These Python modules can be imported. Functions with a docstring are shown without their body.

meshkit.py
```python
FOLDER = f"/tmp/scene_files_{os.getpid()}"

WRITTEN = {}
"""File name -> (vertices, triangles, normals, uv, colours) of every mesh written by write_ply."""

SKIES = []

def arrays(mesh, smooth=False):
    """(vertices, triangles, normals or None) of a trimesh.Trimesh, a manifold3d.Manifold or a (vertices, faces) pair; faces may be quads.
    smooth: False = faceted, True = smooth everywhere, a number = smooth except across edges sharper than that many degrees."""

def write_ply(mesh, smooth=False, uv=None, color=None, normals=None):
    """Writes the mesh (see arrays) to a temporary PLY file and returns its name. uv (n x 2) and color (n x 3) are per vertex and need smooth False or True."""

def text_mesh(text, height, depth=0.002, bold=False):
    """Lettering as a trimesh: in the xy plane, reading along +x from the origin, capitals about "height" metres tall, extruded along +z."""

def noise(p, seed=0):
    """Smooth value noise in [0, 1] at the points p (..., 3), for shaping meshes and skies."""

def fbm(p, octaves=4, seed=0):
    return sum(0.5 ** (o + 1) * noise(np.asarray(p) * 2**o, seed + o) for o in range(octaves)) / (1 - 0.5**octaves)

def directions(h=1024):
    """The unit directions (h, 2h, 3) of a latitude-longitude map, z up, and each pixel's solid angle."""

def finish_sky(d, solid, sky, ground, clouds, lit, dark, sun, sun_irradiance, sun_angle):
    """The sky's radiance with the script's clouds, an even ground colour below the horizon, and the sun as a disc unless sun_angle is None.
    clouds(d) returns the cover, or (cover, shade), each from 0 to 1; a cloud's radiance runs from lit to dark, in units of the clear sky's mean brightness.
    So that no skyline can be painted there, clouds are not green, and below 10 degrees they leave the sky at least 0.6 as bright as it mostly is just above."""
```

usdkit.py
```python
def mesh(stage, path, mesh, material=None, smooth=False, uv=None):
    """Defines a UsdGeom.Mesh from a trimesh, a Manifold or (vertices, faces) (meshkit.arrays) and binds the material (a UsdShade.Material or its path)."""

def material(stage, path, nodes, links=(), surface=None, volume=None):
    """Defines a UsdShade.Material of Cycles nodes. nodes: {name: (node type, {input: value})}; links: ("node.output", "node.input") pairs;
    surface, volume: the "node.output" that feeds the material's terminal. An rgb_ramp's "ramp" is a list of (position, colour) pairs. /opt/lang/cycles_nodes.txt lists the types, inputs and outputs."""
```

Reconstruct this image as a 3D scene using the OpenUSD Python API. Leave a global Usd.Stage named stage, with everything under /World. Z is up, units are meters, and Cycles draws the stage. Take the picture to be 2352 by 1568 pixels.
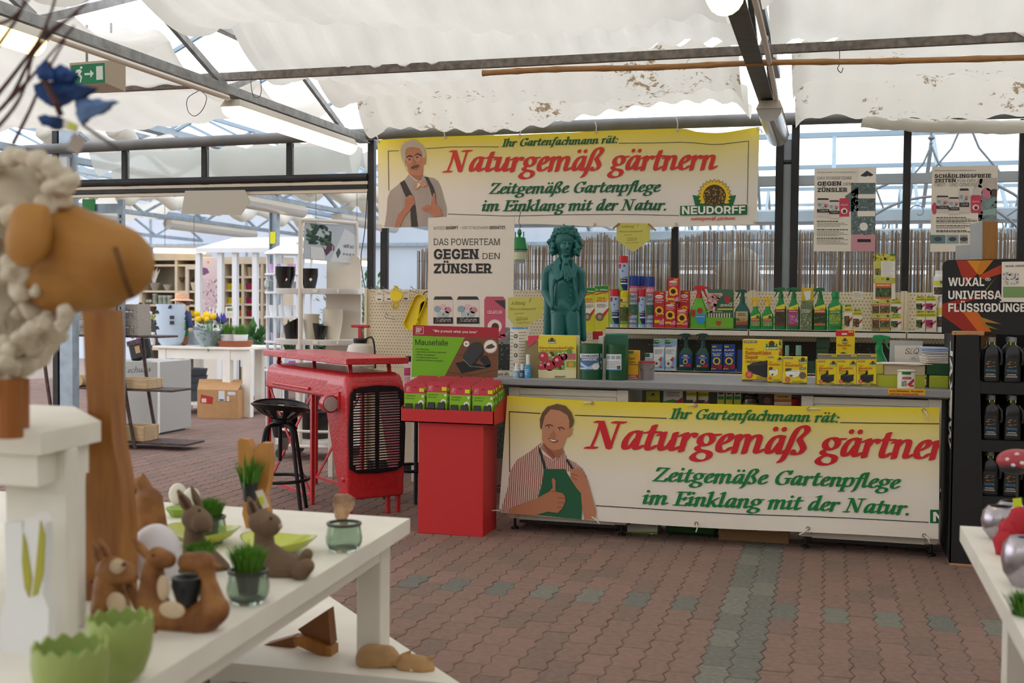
import math, random, glob, functools
import numpy as np, trimesh, usdkit, meshkit
import manifold3d as m3
from manifold3d import Manifold, CrossSection
from shapely.geometry import Polygon, MultiPolygon, LineString, Point, box as sbox
from shapely import affinity, union_all, box as vbox
from pxr import Usd, UsdGeom, UsdLux, UsdShade, Gf, Sdf, Vt
from PIL import Image, ImageDraw, ImageFont

stage = Usd.Stage.CreateInMemory()
UsdGeom.SetStageUpAxis(stage, UsdGeom.Tokens.z); UsdGeom.SetStageMetersPerUnit(stage, 1.0)
UsdGeom.Xform.Define(stage, '/World'); UsdGeom.Scope.Define(stage, '/World/Looks')
# ---------------------------------------------------------------- camera
F, W, H, HC = 2600., 2352, 1568, 1.48
YAW, PITCH, ROLL = math.atan(732/F), -math.atan(88/F), 0.0094
fw = np.array([-math.sin(YAW)*math.cos(PITCH), math.cos(YAW)*math.cos(PITCH), math.sin(PITCH)])
r0 = np.array([math.cos(YAW), math.sin(YAW), 0]); u0 = np.cross(r0, fw)
RR = r0*math.cos(ROLL)+u0*math.sin(ROLL); UU = -r0*math.sin(ROLL)+u0*math.cos(ROLL)
CC = np.array([0, 0, HC])
cam = UsdGeom.Camera.Define(stage, '/World/camera')
mx = Gf.Matrix4d(*RR, 0, *UU, 0, *(-fw), 0, *CC, 1)
cam.AddTransformOp().Set(mx)
cam.CreateHorizontalApertureAttr(23.5); cam.CreateVerticalApertureAttr(23.5*H/W)
cam.CreateFocalLengthAttr(23.5*F/W); cam.CreateClippingRangeAttr(Gf.Vec2f(0.05, 300))
cam.CreateFStopAttr(2.0); cam.CreateFocusDistanceAttr(7.1)
cam.CreateExposureAttr(EXPO := -0.48)
# ---------------------------------------------------------------- overcast sky
dome = UsdLux.DomeLight.Define(stage, '/World/sky')
dome.CreateIntensityAttr(1.0); dome.CreateColorAttr(Gf.Vec3f(0.97, 1.0, 1.06))

# ---------------------------------------------------------------- pixel of the survey photograph -> point on a known plane
def ray(u, v): return fw*F+RR*(u-W/2)-UU*(v-H/2)
def Pz(u, v, z): d = ray(u, v); return CC+d*(z-HC)/d[2]
def Py(u, v, y): d = ray(u, v); return CC+d*y/d[1]
def Px(u, v, x): d = ray(u, v); return CC+d*x/d[0]
def proj(p):
    q = np.asarray(p, float)-CC; z = q@fw
    return np.array([W/2+F*(q@RR)/z, H/2-F*(q@UU)/z])

# ---------------------------------------------------------------- materials
def lin(c):
    if isinstance(c, str): c = [int(c[i:i+2], 16)/255 for i in (0, 2, 4)]
    return tuple((x/12.92 if x <= .04045 else ((x+.055)/1.055)**2.4) for x in c)
_M = {}
def mat(name, col=None, rough=.5, metal=0., var=0., vs=8., bump=0., bs=60., stretch=(1, 1, 1), trans=0., alpha=None, coat=0., emit=None, translucent=0., spec=.5, ior=1.45, mix2=None):
    """Principled material; var/vs: colour variation by noise; bump/bs: relief; mix2: second colour mixed in by noise."""
    name = name.replace('.', '_').replace('-', '_')
    if name in _M: return _M[name]
    n, l = {}, []
    p = {"roughness": rough, "metallic": metal, "specular_ior_level": spec, "ior": ior}
    if coat: p["coat_weight"] = coat; p["coat_roughness"] = .12
    if trans: p["transmission_weight"] = trans
    n["p"] = ("principled_bsdf", p)
    n["tc"] = ("texture_coordinate", {}); n["map"] = ("mapping", {"scale": stretch}); l.append(("tc.object", "map.vector"))
    if col == 'vcol':
        n["at"] = ("attribute", {"attribute": "col"}); l.append(("at.color", "p.base_color")); csrc = "at.color"
    else:
        c = lin(col); p["base_color"] = c; csrc = None
        if var or mix2:
            c2 = lin(mix2) if mix2 else tuple(min(1, x*(1+var)) for x in c)
            c1 = c if mix2 else tuple(x*(1-var) for x in c)
            n["nz"] = ("noise_texture", {"scale": vs, "detail": 4.0}); l.append(("map.vector", "nz.vector"))
            n["rp"] = ("rgb_ramp", {"ramp": [(.32, c1), (.68, c2)]}); l += [("nz.fac", "rp.fac"), ("rp.color", "p.base_color")]; csrc = "rp.color"
    if bump:
        n["bn"] = ("noise_texture", {"scale": bs, "detail": 3.0}); n["bp"] = ("bump", {"strength": min(1, bump), "distance": .004})
        l += [("map.vector", "bn.vector"), ("bn.fac", "bp.height"), ("bp.normal", "p.normal")]
    if emit: p["emission_color"] = lin(emit[0]); p["emission_strength"] = emit[1]
    out = "p.BSDF"
    if translucent:
        n["tr"] = ("translucent_bsdf", {"color": lin(col) if col != 'vcol' else (1, 1, 1)})
        if csrc: l.append((csrc, "tr.color"))
        n["mx"] = ("mix_closure", {"fac": translucent}); l += [("p.BSDF", "mx.closure1"), ("tr.BSDF", "mx.closure2")]; out = "mx.closure"
    _M[name] = usdkit.material(stage, '/World/Looks/'+name, n, l, surface=out)
    return _M[name]
# ---------------------------------------------------------------- objects: things, parts, copies
_N = {}
def uniq(path):
    k = _N.get(path, -1)+1; _N[path] = k
    return path if k == 0 else f'{path}_{k:03d}'
def keys(p, label=None, cat=None, group=None, kind=None):
    for k, v in (('label', label), ('category', cat), ('group', group), ('kind', kind)):
        if v: p.SetCustomDataByKey(k, v)
LOC = {}
def thing(name, label=None, cat=None, loc=(0, 0, 0), rotz=0, group=None, kind=None):
    path = uniq('/World/'+name); x = UsdGeom.Xform.Define(stage, path)
    x.AddTranslateOp().Set(Gf.Vec3d(*map(float, loc)))
    if rotz: x.AddRotateZOp().Set(float(rotz))
    keys(x.GetPrim(), label, cat, group, kind); LOC[path] = np.array(loc, float)
    return path
def part(t, name, mesh, m, smooth=30, label=None, world=False, col=None, kind=None):
    """One mesh under a thing (or under a part). world: the mesh is given in world coordinates (thing unrotated)."""
    if isinstance(mesh, (list, tuple)) and len(mesh) and not isinstance(mesh[0], np.ndarray): mesh = cat(*mesh)
    v, f, nn = meshkit.arrays(mesh, False)
    if world: v = v-LOC['/'.join(t.split('/')[:3])]
    path = uniq(t+'/'+name)
    pm = usdkit.mesh(stage, path, trimesh.Trimesh(v, f, process=False), m, smooth if col is None else False)
    if col is not None:
        if len(col) != len(v): print('COLMISMATCH', path, len(col), len(v))
        if len(f) < 1 or not np.isfinite(v).all(): print('BADMESH', path)
        UsdGeom.PrimvarsAPI(pm).CreatePrimvar('col', Sdf.ValueTypeNames.Color3fArray, 'vertex').Set(Vt.Vec3fArray.FromNumpy(np.asarray(col, np.float32)))
    keys(pm.GetPrim(), label, kind=kind)
    return path
def solo(name, mesh, m, label, cat, loc=(0, 0, 0), smooth=30, group=None, kind=None, world=False):
    path = uniq('/World/'+name); LOC[path] = np.array(loc, float)
    if isinstance(mesh, list): mesh = cat_(*mesh)
    v, f, _ = meshkit.arrays(mesh, False)
    if world: v = v-LOC[path]
    pm = usdkit.mesh(stage, path, trimesh.Trimesh(v, f, process=False), m, smooth)
    UsdGeom.Xformable(pm).AddTranslateOp().Set(Gf.Vec3d(*map(float, loc)))
    keys(pm.GetPrim(), label, cat, group, kind)
    return path
def dup(src, loc, rotz=0, label=None, group=None):
    p = stage.GetPrimAtPath(src); was = p.GetCustomData(); base = src.split('/')[2]
    if base[-3:].isdigit(): base = base[:-4]
    path = uniq('/World/'+base); x = UsdGeom.Xform.Define(stage, path)
    x.GetPrim().GetReferences().AddInternalReference(Sdf.Path(src)); x.GetPrim().SetInstanceable(True)
    x.ClearXformOpOrder(); 
    x.GetPrim().CreateAttribute('xformOp:translate', Sdf.ValueTypeNames.Double3).Set(Gf.Vec3d(*map(float, loc)))
    x.GetPrim().CreateAttribute('xformOp:rotateZ', Sdf.ValueTypeNames.Float).Set(float(rotz))
    x.GetPrim().CreateAttribute('xformOpOrder', Sdf.ValueTypeNames.TokenArray).Set(['xformOp:translate', 'xformOp:rotateZ'])
    keys(x.GetPrim(), label or was.get('label'), was.get('category'), group or was.get('group')); LOC[path] = np.array(loc, float)
    return path

# ---------------------------------------------------------------- shapes
def tm(v, f): return trimesh.Trimesh(np.asarray(v, float), np.asarray(f, int), process=False)
def cat(*ms):
    V, Fs, o = [], [], 0
    for m in ms:
        v, f, _ = meshkit.arrays(m, False); V.append(v); Fs.append(f+o); o += len(v)
    return tm(np.vstack(V), np.vstack(Fs))
cat_ = cat
def mv(m, d=(0, 0, 0), rz=0, rx=0, ry=0, s=None):
    v, f, _ = meshkit.arrays(m, False); v = v.copy()
    if s is not None: v = v*np.asarray(s, float)
    for ang, ax in ((rx, (1, 0, 0)), (ry, (0, 1, 0)), (rz, (0, 0, 1))):
        if ang: v = v@trimesh.transformations.rotation_matrix(math.radians(ang), ax)[:3, :3].T
    return tm(v+np.asarray(d, float), f)
def bx(x0, x1, y0, y1, z0, z1, c=0.):
    """box, its edges chamfered by c"""
    if c <= 0:
        m = trimesh.creation.box((x1-x0, y1-y0, z1-z0)); return tm(m.vertices+[(x0+x1)/2, (y0+y1)/2, (z0+z1)/2], m.faces)
    c = min(c, (x1-x0)*.45, (y1-y0)*.45, (z1-z0)*.45); P = []
    for sx, a in ((1, x0), (-1, x1)):
        for sy, b in ((1, y0), (-1, y1)):
            for sz, d in ((1, z0), (-1, z1)):
                P += [(a, b+sy*c, d+sz*c), (a+sx*c, b, d+sz*c), (a+sx*c, b+sy*c, d)]
    return Manifold.hull_points(P)
def lathe(prof, n=24, loc=(0, 0, 0)):
    """surface of revolution of (r, z) points; r = 0 at an end closes it"""
    prof = [(max(r, 0), z) for r, z in prof]; V, Fs = [], []
    a = np.arange(n)/n*2*math.pi
    for r, z in prof: V += [(r*math.cos(t), r*math.sin(t), z) for t in a]
    for i in range(len(prof)-1):
        for j in range(n):
            p, q = i*n+j, i*n+(j+1) % n
            if prof[i][0] > 0: Fs.append((p, q, q+n))
            if prof[i+1][0] > 0: Fs.append((p, q+n, p+n))
            if prof[i][0] == 0: pass
    return tm(np.array(V)+np.asarray(loc, float), Fs)
def tube(path, r, n=8, cap=True):
    P = np.asarray(path, float); R_ = np.broadcast_to(np.asarray(r, float), len(P)); V, Fs = [], []
    T = np.gradient(P, axis=0); T /= np.linalg.norm(T, axis=1, keepdims=True)+1e-12
    up = np.array([0, 0, 1.]) if abs(T[0][2]) < .9 else np.array([1., 0, 0]); A = np.cross(T[0], up); A /= np.linalg.norm(A)
    for i in range(len(P)):
        A = A-T[i]*(A@T[i]); A /= np.linalg.norm(A)+1e-12; B = np.cross(T[i], A)
        for j in range(n):
            t = 2*math.pi*j/n; V.append(P[i]+R_[i]*(A*math.cos(t)+B*math.sin(t)))
    for i in range(len(P)-1):
        for j in range(n):
            a, b = i*n+j, i*n+(j+1) % n; Fs += [(a, b, b+n), (a, b+n, a+n)]
    if cap:
        for o, rev in ((0, True), ((len(P)-1)*n, False)):
            for j in range(1, n-1): Fs.append((o, o+j+1, o+j) if rev else (o, o+j, o+j+1))
    m = tm(V, Fs); m.faces = m.faces[:, ::-1]; return m
def spline(P, k=8, closed=False):
    P = np.asarray(P, float); n = len(P)
    if n < 3: return P
    Q = np.vstack([P[-1:], P, P[:2]]) if closed else np.vstack([2*P[0]-P[1], P, 2*P[-1]-P[-2]]); out = []
    for i in range(1, len(Q)-2):
        p0, p1, p2, p3 = Q[i-1:i+3]
        for t in np.arange(k)/k:
            out.append(.5*(2*p1+(p2-p0)*t+(2*p0-5*p1+4*p2-p3)*t*t+(3*p1-p0-3*p2+p3)*t**3))
    if not closed: out.append(P[-1])
    return np.array(out)
def bar(a, b, w, h=None, up=(0, 0, 1)):
    """rectangular bar from a to b"""
    a, b = np.asarray(a, float), np.asarray(b, float); h = h or w; t = b-a; t /= np.linalg.norm(t); up = np.asarray(up, float)
    if abs(t@up) > .98: up = np.array([0, 1., 0])
    s = np.cross(t, up); s /= np.linalg.norm(s); q = np.cross(s, t)
    return Manifold.hull_points([p+s*i*w/2+q*j*h/2 for p in (a, b) for i in (-1, 1) for j in (-1, 1)])
def ext(poly, h, z=0):
    """polygon in the xy plane extruded along z"""
    poly = poly if hasattr(poly, 'geom_type') else Polygon(poly)
    gs = getattr(poly, 'geoms', [poly]); return mv(cat(*[trimesh.creation.extrude_polygon(g, h, engine='earcut') for g in gs if g.area > 1e-12]), (0, 0, z))
def upright(m): return mv(m, rx=90)            # xy drawing -> xz, extrusion towards -y
def hull(P): return Manifold.hull_points([tuple(map(float, p)) for p in P])
def ell(c, r, seg=20): return Manifold.sphere(1, seg).scale([float(x) for x in np.broadcast_to(r, 3)]).translate([float(x) for x in c])
def bone(a, ra, b, rb, seg=16): return Manifold.batch_hull([ell(a, ra, seg), ell(b, rb, seg)])
def blob(parts, edge=.01, it=10, lam=.5):
    """one continuous body: union of hulls and ellipsoids, refined and smoothed"""
    m = Manifold.batch_boolean(list(parts), m3.OpType.Add)
    m = m.refine_to_length(edge); t = m.to_mesh(); t = trimesh.Trimesh(t.vert_properties[:, :3], t.tri_verts, process=True)
    trimesh.smoothing.filter_taubin(t, lamb=lam, nu=lam+.03, iterations=it); return t
def disp(m, amp, sc, seed=0):
    m = trimesh.Trimesh(*meshkit.arrays(m, False)[:2], process=True); n = m.vertex_normals
    m.vertices = m.vertices+n*((meshkit.fbm(m.vertices*sc, 3, seed)-.5)*2*amp)[:, None]; return m

# ---------------------------------------------------------------- lettering
FONT = glob.glob('/opt/blender-*/*/datafiles/fonts/Inter.woff2')[0]
@functools.lru_cache(None)
def font(w):
    f = ImageFont.truetype(FONT, 160); f.set_variation_by_axes([32, w]); return f
@functools.lru_cache(None)
def glyph(ch, w):
    f = font(w); x0, y0, x1, y1 = f.getbbox(ch, anchor='ls'); adv = f.getlength(ch)
    if ch == ' ' or x1 <= x0: return None, adv
    im = Image.new('L', (int(x1-x0)+8, int(y1-y0)+8)); ImageDraw.Draw(im).text((4-x0, 4-y0), ch, 255, f, anchor='ls')
    on = np.pad(np.asarray(im) > 127, ((0, 0), (1, 1))).astype(np.int8); d = np.diff(on, axis=1)
    rows, st = np.nonzero(d == 1); en = np.nonzero(d == -1)[1]
    g = union_all(vbox(st, -rows-1, en, -rows)).buffer(.6).buffer(-.6).simplify(.9)
    return affinity.translate(g, x0-4, 4-y0), adv
CAP = 116.4
def slabify(g, w, ch):
    t, s = CAP*(.045+.1*(w-300)/600), CAP*(.075+.05*(w-300)/600); out = [g]
    minx, miny, maxx, maxy = g.bounds
    if ch in 'OCGSQ8369&.-–,!': return g
    for y, dy in ((0, t), (CAP, -t)):
        sl = g.intersection(sbox(minx-1, min(y+dy*.25, y+dy*.3), maxx+1, max(y+dy*.25, y+dy*.3)))
        for q in getattr(sl, 'geoms', [sl]):
            if q.is_empty: continue
            a, _, b, _ = q.bounds
            if b-a < CAP*.42: out.append(sbox(a-s, min(y, y+dy), b+s, max(y, y+dy)))
            elif ch in 'DBPREFL': out.append(sbox(a-s, min(y, y+dy), a+10, max(y, y+dy)))
    if ch in 'TEFZL':
        for (xx, yy) in {'T': [(minx, CAP), (maxx-t, CAP)], 'E': [(maxx-t, CAP), (maxx-t, 0)], 'F': [(maxx-t, CAP)], 'Z': [(minx, CAP), (maxx-t, 0)], 'L': [(maxx-t, 0)]}[ch]:
            out.append(sbox(xx, yy-CAP*.26 if yy else 0, xx+t, yy if yy else CAP*.26))
    return union_all(out)
# pen-written bold italic: centre lines drawn with a slanted broad nib; unit = x-height
ITAL = {
 'n': (1.0, ['-.04,.80 .16,.93', '/.17,.93 .16,0', '.17,.55 .32,.82 .50,.94 .66,.88 .69,.66 .66,.2 .72,.06 .82,.07 1.0,.22']),
 'm': (1.52, ['-.04,.80 .16,.93', '/.17,.93 .16,0', '.17,.55 .30,.82 .46,.94 .60,.88 .64,.66 .62,0', '.64,.55 .80,.82 .98,.94 1.13,.88 1.17,.66 1.14,.2 1.20,.06 1.30,.07 1.48,.22']),
 'u': (1.02, ['-.04,.80 .16,.93', '.17,.93 .15,.3 .22,.08 .36,.07 .56,.32 .66,.6', '/.70,.93 .68,.25', '.69,.4 .68,.18 .74,.06 .84,.07 1.02,.22']),
 'r': (.72, ['-.04,.80 .16,.93', '/.17,.93 .16,0', '.17,.5 .3,.78 .46,.92 .62,.88', 'o.60,.84']),
 't': (.66, ['.30,1.28 .24,.8 .21,.3 .27,.07 .40,.05 .60,.24', '-.02,.9 .3,.93 .6,.93', '^.3,1.28 .02,.9 .3,.93']),
 'a': (1.0, ['.68,.88 .50,.95 .30,.84 .15,.5 .16,.16 .30,.05 .48,.22 .64,.6', '/.70,.93 .67,.25', '.68,.4 .67,.18 .72,.06 .82,.07 .99,.22']),
 'e': (.78, ['.16,.42 .36,.48 .58,.66 .60,.86 .46,.95 .26,.80 .14,.46 .20,.14 .38,.05 .56,.1 .72,.26']),
 'c': (.74, ['.64,.84 .52,.95 .32,.86 .15,.5 .18,.16 .36,.05 .54,.1 .70,.26', 'o.62,.82']),
 'g': (.96, ['c.45,.64,.29,.30', '/.66,.88 .98,.90', '.30,.36 .14,.22 .26,.08 .56,.04 .78,-.08 .76,-.32 .50,-.45 .18,-.42 .03,-.26 .16,-.06 .40,.03']),
 'ß': (1.02, ['-.16,-.40 -.02,-.2 .10,.4 .18,1.0 .30,1.36 .50,1.50 .70,1.42 .74,1.22 .60,1.0 .50,.8 .64,.6 .78,.34 .70,.1 .50,.03 .34,.08', 'o.36,.14']),
 'i': (.5, ['-.04,.80 .16,.93', '/.17,.93 .14,.25', '.15,.4 .14,.18 .19,.06 .29,.07 .47,.22', 'o.19,1.3']),
 'l': (.5, ['-.04,1.36 .16,1.5', '/.18,1.5 .14,.25', '.15,.4 .14,.18 .19,.06 .29,.07 .47,.22']),
 'h': (1.0, ['-.04,1.36 .16,1.5', '/.19,1.5 .14,0', '.16,.55 .32,.82 .50,.94 .66,.88 .69,.66 .66,.2 .72,.06 .82,.07 1.0,.22']),
 'k': (.98, ['-.04,1.36 .16,1.5', '/.19,1.5 .14,0', '.18,.44 .4,.56 .66,.82 .8,.92', '.36,.56 .56,.28 .70,.08 .82,.06 .96,.2']),
 'd': (1.0, ['.68,.86 .50,.95 .30,.84 .15,.5 .16,.16 .30,.05 .48,.22 .64,.6', '.5,1.38 .73,1.5', '/.74,1.5 .67,.25', '.68,.4 .67,.18 .72,.06 .82,.07 .99,.22']),
 'p': (1.0, ['-.04,.80 .16,.93', '/.18,.93 .10,-.43', '.17,.55 .34,.84 .54,.95 .74,.84 .78,.5 .66,.14 .44,.04 .22,.12', '/-.06,-.43 .28,-.43']),
 'f': (.6, ['.72,1.36 .58,1.47 .42,1.34 .32,.9 .22,.2 .12,-.26 -.02,-.42', '/.0,.92 .58,.92', 'o.70,1.36']),
 's': (.7, ['.6,.84 .42,.95 .22,.84 .24,.62 .48,.44 .58,.22 .42,.05 .16,.08 .06,.2']),
 'z': (.8, ['/.08,.9 .66,.9', '/.66,.9 .06,.06', '/.06,.06 .74,.06']),
 'v': (.9, ['-.04,.86 .14,.93 .28,.06', '.28,.06 .6,.5 .72,.93']), 'w': (1.3, ['-.04,.86 .14,.93 .26,.06', '.26,.06 .6,.93', '.6,.9 .7,.06', '.7,.06 1.0,.5 1.12,.93']),
 'o': (.9, ['c.44,.49,.32,.44']), 'x': (.8, ['/.1,.93 .66,.05', '/.7,.9 .02,.05']),
 'I': (.6, ['/.30,1.38 .26,.03', '/.06,1.38 .54,1.38', '/.0,.03 .52,.03']),
 'G': (1.32, ['1.12,1.16 .98,1.34 .72,1.40 .38,1.2 .18,.74 .26,.24 .58,.03 .88,.1 1.06,.26', '/1.06,.66 1.04,.16', '/.82,.66 1.26,.66', '/1.14,1.42 1.1,1.08']),
 'N': (1.5, ['.14,.03 .24,.7 .26,1.38', '/.30,1.36 .98,.05', '|1.02,.0 1.12,1.38', '/-.06,.03 .34,.03', '/.88,1.38 1.34,1.38', '/.06,1.38 .3,1.38']),
 'Z': (1.15, ['/.18,1.34 .98,1.34', '/.90,1.30 .16,.10', '/.06,.06 1.0,.06', '/.2,1.38 .14,1.06', '/1.06,.34 .98,.03']),
 'E': (1.1, ['/.28,1.38 .24,.03', '/.06,1.36 .96,1.36', '/.26,.72 .74,.72', '/.0,.05 .96,.05', '/.96,1.4 .94,1.12', '/.74,.86 .72,.58', '/1.02,.32 .96,.03']),
 'A': (1.2, ['/.06,.03 .66,1.42', '/.66,1.42 .96,.03', '/.3,.5 .86,.5']), 'U': (1.2, ['/.14,1.38 .12,.4', '.12,.4 .3,.04 .7,.04 .86,.4', '/.86,.4 .92,1.38']),
 'P': (1.0, ['/.24,1.38 .18,.0', '.2,1.36 .6,1.4 .84,1.1 .64,.72 .24,.68']), 'L': (1.0, ['.6,1.3 .4,1.2 .2,.2 .0,.06 .3,.12 .6,.02 .9,.1']),
 '.': (.42, ['o.16,.09']), ':': (.5, ['o.18,.09', 'o.22,.72']), '!': (.5, ['/.26,1.4 .16,.4', 'o.14,.06']), ' ': (.55, []),
}
@functools.lru_cache(None)
def iglyph(ch, nib, thin, ang):
    two = {'ä': 'a', 'ü': 'u', 'ö': 'o'}
    if ch in two:
        g, adv = iglyph(two[ch], nib, thin, ang); r = nib*.42
        return union_all([g]+[affinity.skew(Point(x, 1.3).buffer(r, 6), xs=14, origin=(0, 0)) for x in (.26, .66)]), adv
    if ch not in ITAL:
        g, adv = glyph(ch, 300 if nib < .2 else 800); k = 1.4/CAP
        return (affinity.skew(affinity.scale(g, k, k, origin=(0, 0)), xs=14, origin=(0, 0)) if g is not None else None), adv*k
    adv, st = ITAL[ch]; out = []; t = np.arange(12)/12*2*math.pi
    E = np.c_[nib/2*np.cos(t), thin/2*np.sin(t)]; c, s = math.cos(ang), math.sin(ang); E = E@np.array([[c, s], [-s, c]])
    for q in st:
        if q[0] == 'o': x, y = map(float, q[1:].split(',')); out.append(Point(x, y).buffer(nib*.46, 6)); continue
        if q[0] == '^': out.append(Polygon([tuple(map(float, p.split(','))) for p in q[1:].split()])); continue
        if q[0] == 'c':
            x, y, rx, ry = map(float, q[1:].split(',')); a = np.linspace(0, 2*math.pi, 25); P = np.c_[x+rx*np.cos(a), y+ry*np.sin(a)]
        else:
            th = q[0] == '|'; P = np.array([tuple(map(float, p.split(','))) for p in q.lstrip('/|').split()])
            if q[0] not in '/|': P = spline(P, 4)
        EE = E*.45 if q[0] == '|' or (ch == 'N' and q[0] == '.') else E
        for a, b in zip(P[:-1], P[1:]): out.append(LineString(np.vstack([EE+a, EE+b])).convex_hull)
    g = union_all(out).simplify(.008) if out else None
    return (affinity.skew(g, xs=14, origin=(0, 0)) if g is not None else None), adv
@functools.lru_cache(None)
def text(s, kind='sans', w=500, track=0.):
    """lettering as a shapely shape, capitals 1 high (x-height 1 for 'ital'), origin at the left of the base line"""
    x, out = 0., []
    for ch in s:
        if kind in ('ital', 'hand'):
            g, adv = iglyph(ch, *((.30, .09, .28) if kind == 'ital' else (.09, .07, .5))); k = 1.
        else:
            g, adv = glyph(ch, w); k = 1/CAP
            if kind == 'slab' and g is not None: 
                up = {'Ü': 'U', 'Ä': 'A', 'Ö': 'O'}.get(ch); g = slabify(g, w, up or ch); adv *= 1.06
        if g is not None: out.append(affinity.affine_transform(g, [k, 0, 0, k, x, 0]))
        x += adv*k+track
    return union_all(out) if out else Polygon()

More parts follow.
